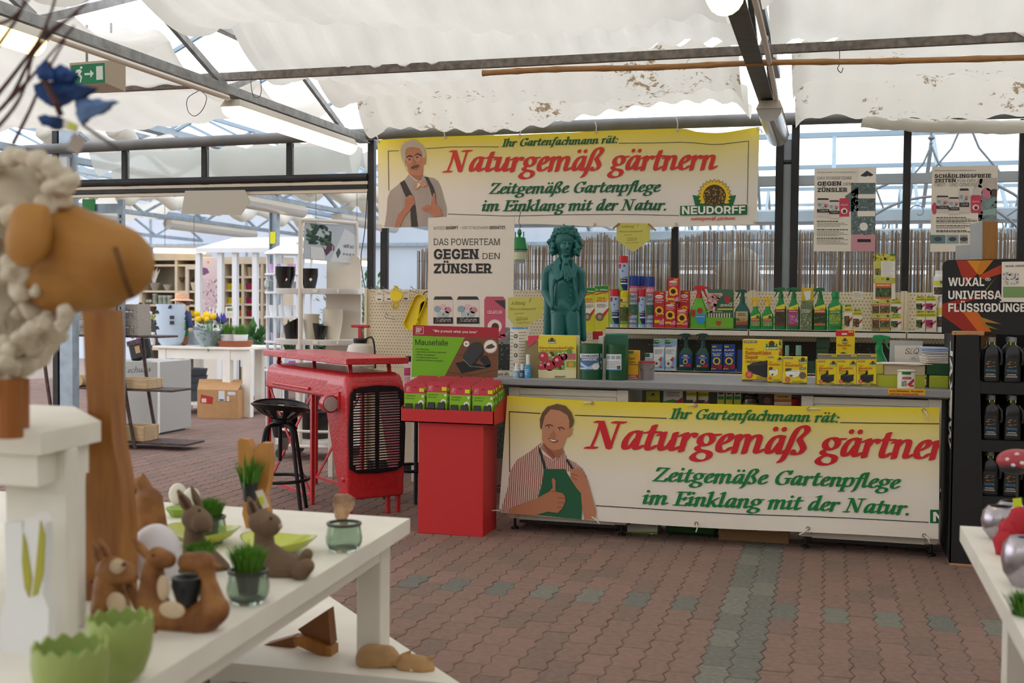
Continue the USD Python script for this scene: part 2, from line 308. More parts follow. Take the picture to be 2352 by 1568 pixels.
# ---------------------------------------------------------------- printed matter: coloured polygons laid on a surface
VC = None
class Art:
    """flat print. Shapes are drawn in the survey's pixels (v downwards) or any 2-D frame; build() lays them on a surface."""
    def __init__(s): s.q = []
    def poly(s, P, col, layer=0): s.q.append((P if hasattr(P, 'geom_type') else Polygon(P), lin(col), layer)); return s
    def rect(s, x0, y0, x1, y1, col, layer=0): return s.poly(sbox(min(x0, x1), min(y0, y1), max(x0, x1), max(y0, y1)), col, layer)
    def ell(s, x, y, rx, ry, col, layer=1): return s.poly(affinity.scale(Point(x, y).buffer(1, 10), rx, ry, origin=(x, y)), col, layer)
    def line(s, P, w, col, layer=1): return s.poly(LineString(P).buffer(w/2, cap_style=2, join_style=2), col, layer)
    def text(s, t, x0, y0, x1=None, y1=None, h=10, col='101010', kind='sans', w=500, layer=3, down=True, track=0.):
        """text from (x0, y0) to (x1, y1) along the base line, capital (or x-) height h; down: the frame's y points down"""
        g = text(t, kind, w, track)
        if g.is_empty: return s
        b = g.bounds; sx = h if x1 is None else math.hypot(x1-x0, (y1 or y0)-y0)/max(b[2]-b[0], 1e-6)
        y1 = y0 if y1 is None else y1; ang = math.atan2(y1-y0, (x1-x0)) if x1 is not None else 0.
        sg = -1 if down else 1
        c, n = math.cos(ang), math.sin(ang); ox = b[0]
        g = affinity.affine_transform(g, [c*sx, 0 if abs(n) < .3 else -sg*n*h, n*sx, sg*h if abs(n) < .3 else sg*c*h, x0-ox*sx*c, y0-ox*sx*n])
        s.q.append((g, lin(col), layer)); return s
    def lines(s, x0, y0, x1, n, dy, h, col, layer=2, seed=1):
        """rows of print too small to read"""
        rg = random.Random(seed)
        for i in range(n):
            x = x0
            while x < x0+(x1-x0)*(.7+.3*((i*7+seed) % 3)/2):
                wd = h*(1.2+3*rg.random()); s.rect(x, y0+i*dy, min(x+wd, x1), y0+i*dy+h, col, layer); x += wd+h*.7
        return s
    def build(s, fn, step=None, eps=.0006, clip=None):
        """fn(P (n,2), lift) -> (n,3)"""
        V, Fs, C, o = [], [], [], 0
        for g, c, L in s.q:
            if clip is not None: g = g.intersection(clip)
            gs = [q for q in getattr(g, 'geoms', [g]) if q.geom_type == 'Polygon' and q.area > 0]
            if step:
                ns = []
                for q in gs:
                    a, y0_, b, y1_ = q.bounds
                    for k in range(int(math.floor(a/step)), int(math.ceil(b/step))):
                        i = q.intersection(sbox(k*step, y0_-1, (k+1)*step, y1_+1))
                        for r in getattr(i, 'geoms', [i]):
                            if r.geom_type != 'Polygon': continue
                            _, c0, _, c1 = r.bounds
                            if c1-c0 > 1.5*step:
                                for kk in range(int(math.floor(c0/step)), int(math.ceil(c1/step))):
                                    j = r.intersection(sbox(k*step-1, kk*step, (k+1)*step+1, (kk+1)*step)); ns += [z for z in getattr(j, 'geoms', [j]) if z.geom_type == 'Polygon']
                            else: ns.append(r)
                gs = ns
            for q in gs:
                if q.area <= 1e-9: continue
                try: v, f = trimesh.creation.triangulate_polygon(q, engine='earcut')
                except Exception: continue
                if not len(f): continue
                V.append(np.asarray(fn(np.asarray(v), eps*(1+L)))); Fs.append(np.asarray(f)+o); o += len(v); C.append(np.tile(c, (len(v), 1)))
        V, Fs, C = np.vstack(V), np.vstack(Fs), np.vstack(C); u, iv = np.unique(Fs, return_inverse=True)
        return tm(V[u], iv.reshape(-1, 3)), C[u]
def on_y(y):
    """pixel shapes -> the vertical plane at depth y, facing the room"""
    def fn(P, lift):
        d = fw*F+np.outer(P[:, 0]-W/2, RR)-np.outer(P[:, 1]-H/2, UU); q = CC+d*((y-lift)/d[:, 1])[:, None]; return q
    return fn
def put_art(t, a, fn, name='printed_label', m=None, label=None, world=True, **k):
    g, c = a.build(fn, **k); 
    v, f, _ = meshkit.arrays(g, False)
    return part(t, name, tm(v, f), m or VC, label=label, world=world, col=c)
VC = mat('print', 'vcol', rough=.55)
VCG = mat('print_gloss', 'vcol', rough=.3)
rnd = random.Random(7)
# ================================================================ materials of the building
STEEL = mat('dark_steel', '2b2a2b', .45, .3, var=.25, vs=6)
GALV = mat('galvanised_steel', '8f8f8c', .5, .55, var=.22, vs=14, bump=.2, bs=40)
GALV_B = mat('galvanised_steel_pale', '9aa6b0', .5, .4, var=.15, vs=10)
PIPE = mat('grey_painted_pipe', '6c6b69', .55, .2, var=.15, vs=5)
GLASS = None
def glass_mat(name, tint=(.93, .96, .97), gloss=1.0, haze=0.):
    n = {"t": ("transparent_bsdf", {"color": tint}), "g": ("glossy_bsdf", {"color": (1, 1, 1), "roughness": .05}), "f": ("fresnel", {"IOR": 1.45}), "m": ("mix_closure", {})}
    l = [("f.fac", "m.fac"), ("t.BSDF", "m.closure1"), ("g.BSDF", "m.closure2")]; out = "m.closure"
    if haze:
        n["d"] = ("diffuse_bsdf", {"color": (.8, .84, .88)}); n["tl"] = ("translucent_bsdf", {"color": (.8, .84, .88)}); n["a"] = ("mix_closure", {"fac": .6}); n["m2"] = ("mix_closure", {"fac": haze})
        l += [("d.BSDF", "a.closure1"), ("tl.BSDF", "a.closure2"), ("m.closure", "m2.closure1"), ("a.closure", "m2.closure2")]; out = "m2.closure"
    return usdkit.material(stage, '/World/Looks/'+name, n, l, surface=out)
GLASS = glass_mat('pane_glass', haze=.03)
ROOFGLASS = usdkit.material(stage, '/World/Looks/roof_glass', {"t": ("transparent_bsdf", {"color": (.97, .98, 1.0)}), "g": ("glossy_bsdf", {"color": (1, 1, 1), "roughness": .4}), "m": ("mix_closure", {"fac": .03})}, [("t.BSDF", "m.closure1"), ("g.BSDF", "m.closure2")], surface="m.closure")
CLOTH = mat('shade_cloth', 'e3e0d6', .9, var=.07, vs=1.7, bump=.8, bs=22, translucent=.42, spec=.1)
def cloth_mat(name, base, stain, amt):
    base = 'e1ddd2'
    n = {"tc": ("texture_coordinate", {}), "n1": ("noise_texture", {"scale": 2.2, "detail": 5.0}), "n2": ("noise_texture", {"scale": 17., "detail": 5.0, "roughness": .7}),
         "mu": ("math", {"math_type": "multiply"}), "rp": ("rgb_ramp", {"ramp": [(0, lin(base)), (.30-amt, lin(base)), (.36-amt*.5, lin(stain)), (1, lin(stain))]}),
         "p": ("principled_bsdf", {"roughness": .9, "specular_ior_level": .1}), "tr": ("translucent_bsdf", {}), "mx": ("mix_closure", {"fac": .40}),
         "bn": ("noise_texture", {"scale": 20., "detail": 4.0}), "bp": ("bump", {"strength": .5, "distance": .01})}
    l = [("tc.object", "n1.vector"), ("tc.object", "n2.vector"), ("n1.fac", "mu.value1"), ("n2.fac", "mu.value2"), ("mu.value", "rp.fac"), ("rp.color", "p.base_color"), ("rp.color", "tr.color"),
         ("tc.object", "bn.vector"), ("bn.fac", "bp.height"), ("bp.normal", "p.normal"), ("p.BSDF", "mx.closure1"), ("tr.BSDF", "mx.closure2")]
    return usdkit.material(stage, '/World/Looks/'+name, n, l, surface="mx.closure")
CLOTH_S = cloth_mat('stained_shade_cloth', 'efe8d6', '9a8468', -.03)
WHITEPAINT = mat('white_painted_wood', 'e9e5da', .5, var=.05, vs=5, bump=.15, bs=30)

# ================================================================ floor of wavy concrete pavers
PV = [mat('paver_red_brown', '83695e', .85, var=.12, vs=30, bump=.5, bs=160), mat('paver_brown', '7b665c', .85, var=.12, vs=34, bump=.5, bs=160),
      mat('paver_rose', '886c62', .85, var=.10, vs=26, bump=.5, bs=160), mat('paver_grey', '6d6c64', .85, var=.16, vs=40, bump=.5, bs=160), mat('paver_grey_light', '78766c', .85, var=.16, vs=40, bump=.5, bs=160)]
SAND = mat('joint_sand', '93857a', .95, var=.2, vs=50)
fl = thing('floor', kind='structure')
part(fl, 'sand_bed', bx(-32, 9, -8, 40, -.05, -.006), SAND)
PW, PL = .12, .27
def paver(cx, cy, n=9):
    t = np.linspace(-.5, .5, n); g, c = .0022, .004
    wv = .0105*np.sin(t*4*math.pi)
    def ring(ins, z):
        return [(cx+PW/2-g-ins+w, cy+q*(PL-2*g-2*ins), z) for q, w in zip(t, wv)]+[(cx-PW/2+g+ins+w, cy+q*(PL-2*g-2*ins), z) for q, w in zip(t[::-1], wv[::-1])]
    dz = rnd.uniform(-.0015, .0012); tilt = rnd.uniform(-.003, .003)
    A = ring(c, dz); A = [(x, y, z+(x-cx)*tilt) for x, y, z in A]; B = ring(0, dz-.003); D = ring(0, -.012)
    V = np.array(A+B+D); k = len(A); Fs = []
    for o in (0, k):
        for i in range(k): j = (i+1) % k; Fs += [(o+i, o+k+i, o+k+j), (o+i, o+k+j, o+j)]
    for i in range(n-1): Fs += [(i, i+1, k-1-i), (i+1, k-2-i, k-1-i)]
    return tm(V, [f[::-1] for f in Fs]) if False else tm(V, Fs)
spots = []
for i in range(-118, 17):
    cx = .108-.06+i*PW
    for j in range(8, 66):
        cy = 5.61+(j-20+(.5 if i % 2 else 0))*PL
        if cy < 3.4: continue
        p = proj((cx, cy, 0))
        if -90 < p[0] < 2440 and p[1] < 1640:
            if -1.85 < cx < .5 and 7.45 < cy < 8.0: continue
            kind = None
            if i in (-3, -4) and cy < 9: kind = rnd.choice((3, 4))
            elif abs(cy-5.61) < .01 and i % 2 == 0: kind = rnd.choice((3, 3, 4))
            spots.append((cy, cx, kind if kind is not None else rnd.choice((0, 0, 1, 2))))
# the 300 that show largest: nearest to the lens and not under the tables
def shown(s):
    p = proj((s[1], s[0], 0)); return p[1] > 1200 and p[0] > 830-(1568-p[1])*0+max(0, (p[1]-1420)*1.35) and p[0] < 2260-max(0, (p[1]-1310))*0
near = sorted([s for s in spots if shown(s)])[:300]; ns = set(near)
for cy, cx, k in near: part(fl, 'paver', paver(cx, cy), PV[k], smooth=False)
rest = [s for s in spots if s not in ns]
for k in range(5):
    ms = [paver(cx, cy, 7 if cy < 9.5 else 5) for cy, cx, kk in rest if kk == k]
    if ms: part(fl, 'paver_field', cat(*ms), PV[k], smooth=False, kind='stuff')

# ================================================================ glass partition at the back of the sales area
YW = 9.3
wb = thing('wall_back', kind='structure')
def post(x, z0=0, z1=2.9, w=.06, y=YW, m=STEEL, t=None, nm='post'): return part(t or wb, nm, bx(x-w/2, x+w/2, y-.03, y+.03, z0, z1, .004), m)
for x in (-3.915, -3.79): post(x)
post(-1.24, 0, 2.9, .055); post(-.415, 0, 2.83); post(-.295, 0, 3.0); post(.545, 0, 2.9, .055); post(1.37, 0, 2.9, .055)
part(wb, 'filler_panel', bx(-.387, -.323, YW-.012, YW+.012, .02, 2.8), mat('grey_filler', '8d9498', .5, .2))
for z in (2.62, 1.2): part(wb, 'rung', tube([(-.39, YW, z), (-.32, YW, z)], .022, 10), STEEL)
for a, b in ((-3.76, -1.2675), (-1.2125, -.445), (-.265, .5175), (.5725, 1.34)):
    part(wb, 'pane', bx(a, b, YW-.003, YW+.003, .05, 2.86), GLASS)
    part(wb, 'sill_rail', bx(a, b, YW-.02, YW+.02, .0, .05), STEEL)
for a, b in ((-7.17, -6.44), (-6.38, -5.6), (-5.54, -4.74), (-4.68, -3.945)):
    part(wb, 'pane', bx(a, b, YW-.003, YW+.003, 2.60, 2.86), GLASS)
for x in (-6.41, -5.567, -4.708): post(x, 2.5, 2.9, .05)
post(-7.17, 0, 3.1); part(wb, 'galvanised_post', bx(-7.13, -6.98, YW-.02, YW+.08, 0, 3.15, .004), GALV_B)
part(wb, 'transom_tube', tube([(-7.2, YW-.03, 2.575), (-3.94, YW-.03, 2.575)], .035, 12), STEEL)
part(wb, 'track_rail', bx(-7.2, -3.94, YW-.05, YW+.03, 2.475, 2.505), STEEL)
for z in (2.455, 2.525): part(wb, 'cream_strip', bx(-7.2, -3.94, YW-.04, YW+.03, z-.012, z+.012), mat('cream_strip', 'd9cbb4', .6))
solo('ceiling_pipe', tube(spline([(-7.6, YW-.06, 2.90), (-5, YW-.06, 2.935), (-2, YW-.06, 2.955), (1.9, YW-.06, 2.945)], 6), .05, 16), PIPE, 'thick grey pipe running across the hall above the banner', 'pipe')
solo('junction_box', bx(-7.1, -6.99, YW-.07, YW-.02, 2.70, 2.83, .012), mat('grey_plastic', 'c6c8ca', .5), 'small pale junction box on the galvanised post behind the sheep', 'junction box')

# ---------------------------------------------------------------- trusses
def truss(x, y0, y1, label, m, zb=2.9, h=.40, off=4.98, pitch=1.9):
    t = thing('roof_truss', label, 'roof truss', (x, y0, zb))
    part(t, 'bottom_chord', [bx(x-.03, x+.03, y0, y1, zb-.03, zb+.03, .003), bx(x-.05, x+.05, y0, y1, zb-.038, zb-.03)], m, world=True)
    part(t, 'top_chord', bx(x-.03, x+.03, y0, y1, zb+h-.03, zb+h+.03, .003), m, world=True)
    k0 = math.ceil((y0-off)/pitch)
    for k in range(k0, int((y1-off)/pitch)+1):
        y = off+k*pitch
        for s in (-1, 1):
            e = y+s*pitch/2
            if y0 <= e <= y1: part(t, 'web_bar', bar((x, y+s*.03, zb+.02), (x, e-s*.03, zb+h-.02), .045, .03, (1, 0, 0)), m, world=True)
    return t
tl = truss(-3.95, .6, 9.22, 'galvanised lattice truss running above the tractor table towards the banner', GALV)
tr_ = truss(-.45, .6, 9.22, 'galvanised lattice truss above the counter right of the banner', mat('galvanised_dark', '5a5a58', .5, .5, var=.2, vs=14))  # steel colour darkened to paint in the shade of a backlit truss
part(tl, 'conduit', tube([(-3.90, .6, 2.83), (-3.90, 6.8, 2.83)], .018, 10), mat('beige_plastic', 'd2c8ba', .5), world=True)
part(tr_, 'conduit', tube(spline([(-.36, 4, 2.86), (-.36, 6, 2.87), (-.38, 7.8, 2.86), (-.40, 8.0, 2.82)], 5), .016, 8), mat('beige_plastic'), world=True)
for i, x in enumerate((-7.45, -10.95, -14.45)):
    for k, (a, b) in enumerate(((4.2 if i == 0 else 7, 9.2), (9.45, 24))):
        if i > 0 and k == 0: continue
        truss(x, a, b, ['pale truss behind the sheep head in the near hall', 'pale truss over the far hall nearest the sliding rail', '', 'pale truss over the middle of the far hall', '', 'pale truss over the far hall deepest on the left'][2*i+k] or 'pale roof truss', GALV_B)
truss(-3.95, 9.45, 24, 'pale truss of the far hall seen through the upper panes', GALV_B)
# ---------------------------------------------------------------- bars hung under the roof
solo('roof_purlin', [bx(-4.17, 1.9, 6.83, 6.87, 2.955, 2.96), bx(-4.17, 1.9, 6.83, 6.834, 2.96, 3.005), bx(-4.17, 1.9, 6.866, 6.87, 2.96, 3.005)], mat('weathered_channel', '827b74', .7, .4, var=.3, vs=25, bump=.5, bs=40), 'weathered steel channel lying across both near trusses', 'steel channel')
solo('roof_purlin', bx(-5.05, -4.3, 6.98, 7.03, 2.95, 3.0), mat('weathered_channel'), 'short weathered steel channel left of the near truss', 'steel channel')
bp = spline([(-2.045, 6.55, 2.86), (-1.6, 6.58, 2.868), (-1.0, 6.63, 2.862), (-.4, 6.68, 2.87), (.3, 6.76, 2.862), (1.2, 6.87, 2.865), (1.7, 6.93, 2.863)], 10)
rr = [.0165+.003*(abs((i % 5)-0) < 1) for i in range(len(bp))]
solo('bamboo_pole', tube(bp, rr, 12), mat('bamboo', 'a87a4a', .5, var=.2, vs=9, stretch=(1, 8, 8)), 'long brown bamboo cane hung across below the steel channel', 'bamboo cane')
def wire(pts, label, r=.0022): return solo('wire_hook', tube(spline(pts, 6), r, 6), mat('wire', '4a4744', .4, .7), label, 'wire hook')
wire([(.02, 6.85, 3.01), (.02, 6.82, 2.95), (.02, 6.75, 2.86), (.01, 6.70, 2.82), (.03, 6.71, 2.80), (.04, 6.73, 2.83)], 'thin wire hook holding the bamboo cane on the right')
wire([(-3.74, 6.85, 3.01), (-3.74, 6.82, 2.93), (-3.73, 6.83, 2.85), (-3.70, 6.83, 2.83), (-3.67, 6.83, 2.86), (-3.68, 6.84, 3.0)], 'thin wire loop hanging from the channel near the left truss')
wire([(-4.05, 6.7, 2.87), (-4.14, 6.7, 2.82), (-4.14, 6.7, 2.74), (-4.09, 6.7, 2.70), (-4.03, 6.7, 2.74), (-4.0, 6.7, 2.82), (-4.05, 6.7, 2.87)], 'loose wire loop dangling beside the left truss')

# ---------------------------------------------------------------- shade cloth: pleated cloth sagging between wires
def shade(name, x0, x1, wires, label, zw=3.33, sag=.30, m=None, seed=0, edge=.16, ple=.022, per=.27, slant=0., zf=None):
    xs = np.linspace(x0, x1, int((x1-x0)/.035)); V, Fs = [], []; ys, tt, kk = [], [], []
    for k, (a, b) in enumerate(zip(wires[:-1], wires[1:])):
        n = 26
        for i in range(n): ys.append(a+(b-a)*i/n); tt.append(i/n); kk.append(k)
    ys.append(wires[-1]); tt.append(0.); kk.append(len(wires)-2)
    ys, tt, kk = map(np.array, (ys, tt, kk)); X, Y = np.meshgrid(xs, ys); Tt = tt[:, None]; K = kk[:, None]
    ph = X/per*2*math.pi+slant*Tt*3
    loc = 1+.35*np.sin(X*1.3+K*2.1+seed)
    S = sag*loc*(4*Tt*(1-Tt))**.85
    ripple = ple*(np.sin(ph+1.2*np.sin(X*1.9+K))*(.30+.70*np.abs(2*Tt-1)**.8))+.012*(meshkit.fbm(np.stack([X*4, Y*3, X*0+seed], -1), 3, seed)-.5)*2+.03*(meshkit.fbm(np.stack([X*.9, Y*1.1, X*0+seed], -1), 2, seed+5)-.5)*2
    ed = np.minimum(X-x0, x1-X); E = np.exp(-ed/.10)
    Z = zw-S*(1-.35*np.exp(-ed/.3))+ripple-edge*E*(.4+.6*(4*Tt*(1-Tt)))
    if zf is not None: Z = Z+zf(X, Y)
    n = len(xs); V = np.stack([X, Y, Z], -1).reshape(-1, 3)
    i, j = np.meshgrid(np.arange(len(ys)-1), np.arange(n-1), indexing='ij'); p = (i*n+j).ravel()
    Fs = np.vstack([np.c_[p, p+1, p+n+1], np.c_[p, p+n+1, p+n]])
    return solo(name, tm(V, Fs), m or CLOTH, label, 'shade cloth', (x0, wires[0], zw), smooth=True, world=True)
WY = [-2.9, -1.7, -.6, .6, 1.8, 3.0, 4.2, 5.35, 6.5, 7.7]
shade('shade_cloth', -3.72, -.54, WY, 'cream shade cloth sagging in folds above the middle of the sales area', seed=1, slant=.6, ple=.036, per=.185)
shade('shade_cloth', -3.72, -.62, [7.7, 8.5, 9.06], 'brown-stained last fold of shade cloth just above the upper banner', zw=3.24, sag=.18, m=CLOTH_S, seed=4, ple=.03, per=.2, zf=lambda X, Y: -.13*(Y-7.7)/1.5-.08*np.exp(-((X+2.5)/.6)**2)*np.clip((Y-8.4)/.5, 0, 1))
shade('shade_cloth', -.37, 2.6, WY, 'cream scalloped shade cloth above the right end of the counter', seed=2, ple=.04)
shade('shade_cloth', -.28, 2.6, [7.7, 8.45, 9.06], 'speckled last fold of shade cloth above the right posters', zw=3.22, sag=.2, m=CLOTH_S, seed=5, ple=.03, zf=lambda X, Y: -.16*(Y-7.7)/1.5)
shade('shade_cloth', -7.25, -4.15, WY+[8.9], 'pale smooth shade cloth left of the near truss behind the exit sign', seed=3, sag=.2, zf=lambda X, Y: -.16*np.clip((Y-3)/6, 0, 1))
shade('shade_cloth', -6.9, -4.2, [9.42, 9.75, 10.05], 'pale sagging cloth edge hanging under the pipe above the sliding rail', zw=2.95, sag=.24, seed=8, zf=lambda X, Y: -.06*np.sin((X+6.95)/2.75*3.14))
solo('shade_cloth_hem', disp(tube(spline([(.2, 9.12, 2.9), (.8, 9.12, 2.84), (1.4, 9.12, 2.82), (2.2, 9.12, 2.84)], 12), [.05]*37, 10), .02, 12, 3), CLOTH, 'rolled hem of shade cloth hanging below the pipe at the right', 'shade cloth')
# ================================================================ flat things traced on their planes
def crop(x0, y0, s):
    """coordinates read off an enlarged crop of the photograph -> its pixels"""
    return lambda *P: [(x0+a/s, y0+b/s) for a, b in P]
def slab(P, y, th, back=True):
    """pixel outline at depth y, th thick (away from the room)"""
    Q = [Py(u, v, y) for u, v in P]; g = Polygon([(q[0], q[2]) for q in Q])
    if not g.exterior.is_ccw: g = Polygon(list(g.exterior.coords)[::-1])
    return mv(upright(ext(g, th)), (0, y+th, 0))
PAPER = mat('paper', 'e6ddcf', .7); CARD = mat('cardboard', 'b58a5e', .8, var=.06, vs=12); YPAPER = mat('yellow_paper', 'dcd46e', .8, translucent=.15)
PEG = mat('wooden_peg', '9a7046', .6); CORD = mat('white_cord', 'd8cfc0', .8); EYE = mat('eyelet', 'b9b4aa', .3, .9)
def shirt_stripes(a, g, x0, x1, y0, y1, step, lean, col, w, layer):
    for k in range(int((x1-x0)/step)):
        x = x0+k*step; q = LineString([(x, y0), (x+lean, y1)]).buffer(w/2, cap_style=2).intersection(g)
        if not q.is_empty: a.q.append((q, lin(col), layer))
def banner(name, label, y0, top, bot, art, wave, group=None):
    """a printed sheet hanging at depth y0: top and bottom edges in pixels"""
    t = thing(name, label, 'banner', Py(*bot[0], y0), group=group)
    top, bot = np.array(top, float), np.array(bot, float); n, m = 90, 26
    def edge(P, s):
        d = np.r_[0, np.cumsum(np.linalg.norm(np.diff(P, axis=0), axis=1))]; d /= d[-1]; return np.c_[np.interp(s, d, P[:, 0]), np.interp(s, d, P[:, 1])]
    s = np.linspace(0, 1, n); A, B = edge(spline(top, 8), s), edge(spline(bot, 8), s); fn = on_y(y0); V, C = [], []
    cy, cw = np.array(lin('e8d21e')), np.array(lin('ece4d8'))
    def wavy(P, lift):
        q = fn(P, 0); q[:, 1] += wave(q[:, 0], q[:, 2])-lift; return q
    for j in range(m+1):
        f = j/m; V.append(wavy(A*(1-f)+B*f, 0)); k = np.clip((f-.02)/.62, 0, 1)**.8; C.append(np.tile(cy*(1-k)+cw*k, (n, 1)))
    V, C = np.vstack(V), np.vstack(C); i, j = np.meshgrid(np.arange(m), np.arange(n-1), indexing='ij'); p = (i*n+j).ravel()
    Fs = np.vstack([np.c_[p, p+n, p+n+1], np.c_[p, p+n+1, p+1]])
    part(t, 'sheet', tm(V, Fs), mat('banner_vinyl', 'vcol', .45), world=True, col=C)
    outline = Polygon(np.vstack([A, B[::-1]]))
    put_art(t, art, wavy, 'print', step=22., clip=outline, eps=.0016, label='printed picture and lettering')
    return t, wavy
def eyelets(t, wavy, P, dirs):
    for (u, v), (du, dv) in zip(P, dirs):
        q = wavy(np.array([[u, v]], float), .003)[0]; part(t, 'eyelet', mv(trimesh.creation.annulus(.006, .012, .003, sections=16), q, rx=90), EYE, world=True)
        e = q+np.array([du, -.012, dv]); part(t, 'tie_cord', tube(spline([q+(0, -.004, 0), (q+e)/2+(.008, -.012, .004), e], 5), .0045, 6), CORD, world=True)
# ---- upper banner
a = Art(); c1, c2, cm = crop(860, 280, 3.92), crop(1350, 280, 4.704), crop(880, 300, 6.533)
for P in (c1((222, 260), (125, 263), (125, 618)), c1((470, 242), (680, 228), (1125, 227)), c2((340, 235), (1000, 222), (1150, 228), (1340, 245), (1450, 241), (1740, 210), (1722, 878)), c1((660, 828), (1180, 845), (1600, 836), (1921, 832))+c2((300, 996), (980, 1008))): a.line(P, 1.3, '2c3b2e')
G1, R1 = '12603c', 'd2372c'
a.text('Ihr Gartenfachmann rät:', 1152, 337.5, 1422, 329.5, 12.2, '0e5a38', 'ital')
a.text('Naturgemäß gärtnern', 1016, 395.5, 1650, 389.5, 34.5, R1, 'ital')
a.text('Zeitgemäße Gartenpflege', 1122.5, 445.4, 1518, 440.4, 17.6, G1, 'ital')
a.text('im Einklang mit der Natur.', 1106, 485, 1529, 482.4, 17.6, G1, 'ital')
def sunflower_logo(a, x, y, r, quad, cap, words=True):
    a.poly([(x-r*1.95, y-r*.1), (x-r*1.1, y+r*.05), (x-r*.6, y+r*.9), (x-r*1.7, y+r*.9)], '16713f', 1).poly([(x+r*1.9, y-r*.1), (x+r*1.1, y+r*.05), (x+r*.6, y+r*.9), (x+r*1.6, y+r*.9)], '16713f', 1)
    for k in range(17):
        t = math.radians(-205+k*230/16); p = [(x+r*q*math.cos(t+d), y+r*q*math.sin(t+d)) for q, d in ((.9, -.16), (1.25, -.15), (1.5, 0), (1.25, .15), (.9, .16))]
        a.poly(p, 'efc42c', 2); 
        if r > 10: a.line([p[1], p[2], p[3]], .8, '4a4418', 3)
    a.ell(x, y, r, r, '4a3a1c', 3); rg = random.Random(3)
    for k in range(60 if r > 10 else 8): q, t = r*.92*math.sqrt(rg.random()), rg.random()*6.28; a.ell(x+q*math.cos(t), y+q*math.sin(t), r*.05, r*.05, 'c9a13a', 4)
    a.poly(quad, '15683e', 5); (p, q, s, u) = quad
    if words: a.text('NEUDORFF', u[0]*.97+s[0]*.03, u[1]-cap*.13, s[0]*.975+u[0]*.025, s[1]-cap*.13, cap, 'f2ede4', 'sans', 800, 6)
sunflower_logo(a, 1641, 450, 26, c2((997, 905), (1722, 893), (1720, 1000), (993, 1007)), 18)
a.text('naturgemäß gärtnern', 1585.5, 505, 1689, 504, 5, 'd2552c', 'ital')
P = lambda *q: cm(*q)
a.poly(P((10, 1440), (40, 1250), (60, 1000), (100, 900), (250, 780), (330, 720), (380, 660), (470, 740), (560, 780), (610, 660), (640, 690), (760, 710), (830, 760), (870, 850), (910, 1000), (950, 1150), (955, 1230), (940, 1290), (880, 1290), (660, 1310), (660, 1440)), 'cbbfb2', 1)
shirt_stripes(a, a.q[-1][0], 876, 1030, 400, 523, 2.6, -4, '8d7c76', .9, 2)
a.poly(P((245, 780), (315, 740), (440, 980), (480, 1140), (510, 1440), (405, 1440), (400, 1200), (400, 1000), (330, 990)), '3b3735', 3)
a.poly(P((625, 690), (680, 700), (760, 850), (790, 960), (800, 1100), (745, 1010), (700, 850), (650, 740)), '3b3735', 3)
a.poly(P((345, 300), (400, 260), (500, 245), (570, 270), (605, 340), (610, 480), (605, 560), (600, 640), (575, 720), (540, 762), (470, 710), (390, 650), (370, 560), (345, 470)), 'bd7d5d', 3)
a.poly(P((600, 395), (640, 390), (652, 430), (640, 505), (612, 515)), 'c08262', 4)
a.poly(P((270, 290), (290, 220), (330, 200), (350, 165), (400, 165), (430, 135), (500, 138), (545, 180), (600, 220), (640, 290), (652, 400), (630, 420), (605, 400), (600, 330), (560, 270), (450, 250), (370, 270), (345, 330), (350, 420), (335, 470), (345, 560), (380, 625), (355, 605), (320, 500), (285, 420)), 'bdaf9c', 4)
a.poly(P((500, 670), (560, 680), (600, 640), (575, 720), (540, 760), (470, 715), (400, 650)), 'a8694d', 4)
a.line(P((360, 405), (405, 380), (450, 395)), 3, '3a2a22', 5).line(P((482, 385), (530, 352), (585, 378)), 3, '3a2a22', 5)
for x, y in ((408, 440), (525, 410)): a.line([(880+(x+40*math.cos(t))/6.533, 300+(y+40*math.sin(t))/6.533) for t in np.linspace(0, 6.3, 16)], .6, 'e4d8c4', 6); a.ell(880+x/6.533, 300+(y-8)/6.533, 2.6, 1.4, '4a3026', 5)
a.poly(P((450, 420), (478, 400), (500, 505), (470, 520), (438, 512)), 'ad6c4e', 4)
a.poly(P((415, 562), (450, 530), (540, 512), (556, 540), (500, 566), (430, 576)), '5d4638', 5).line(P((455, 582), (500, 590), (535, 572)), 1.2, '9a4f42', 5)
a.poly(P((470, 830), (520, 780), (570, 792), (620, 765), (670, 815), (610, 850), (560, 830), (500, 890), (465, 860)), 'c98a6a', 5).poly(P((520, 785), (565, 795), (560, 828), (510, 870)), 'd9cfb6', 6)
a.poly(P((320, 1010), (400, 960), (450, 980), (470, 1100), (430, 1130), (400, 1180), (300, 1300), (240, 1440), (160, 1445), (210, 1260), (310, 1160)), 'b8765a', 5)
a.poly(P((570, 1160), (640, 1125), (730, 1110), (745, 1000), (762, 930), (786, 950), (795, 1100), (870, 1180), (885, 1280), (760, 1290), (700, 1225), (600, 1200)), 'bb795c', 5)
for q in (((330, 1040), (450, 1040)), ((330, 1080), (460, 1090)), ((600, 1165), (740, 1160)), ((620, 1190), (740, 1190))): a.line(P(*q), .7, '8c523c', 6)
wv = lambda x, z: .010*np.sin(x*5.1+1)*np.sin(z*3.2)+.006*np.sin(x*11+z*4)-.05*(z-2.5)
UB, wf = banner('banner', 'long printed banner with a grey-haired man in a bow tie, tied to the ceiling pipe', 9.12, [(868, 322), (945, 318), (1020, 314), (1195, 310), (1370, 302), (1557, 296), (1600, 303), (1660, 305), (1745, 292)], [(868, 524), (1030, 518), (1200, 513), (1380, 520), (1560, 520), (1738, 515)], a, wv)
eyelets(UB, wf, [(1024, 317), (1195, 312), (1371, 304), (1557, 300), (1742, 296), (871, 325)], [(-.03, .09), (.01, .07), (-.01, .08), (-.01, .1), (.03, -.04), (-.02, .05)])
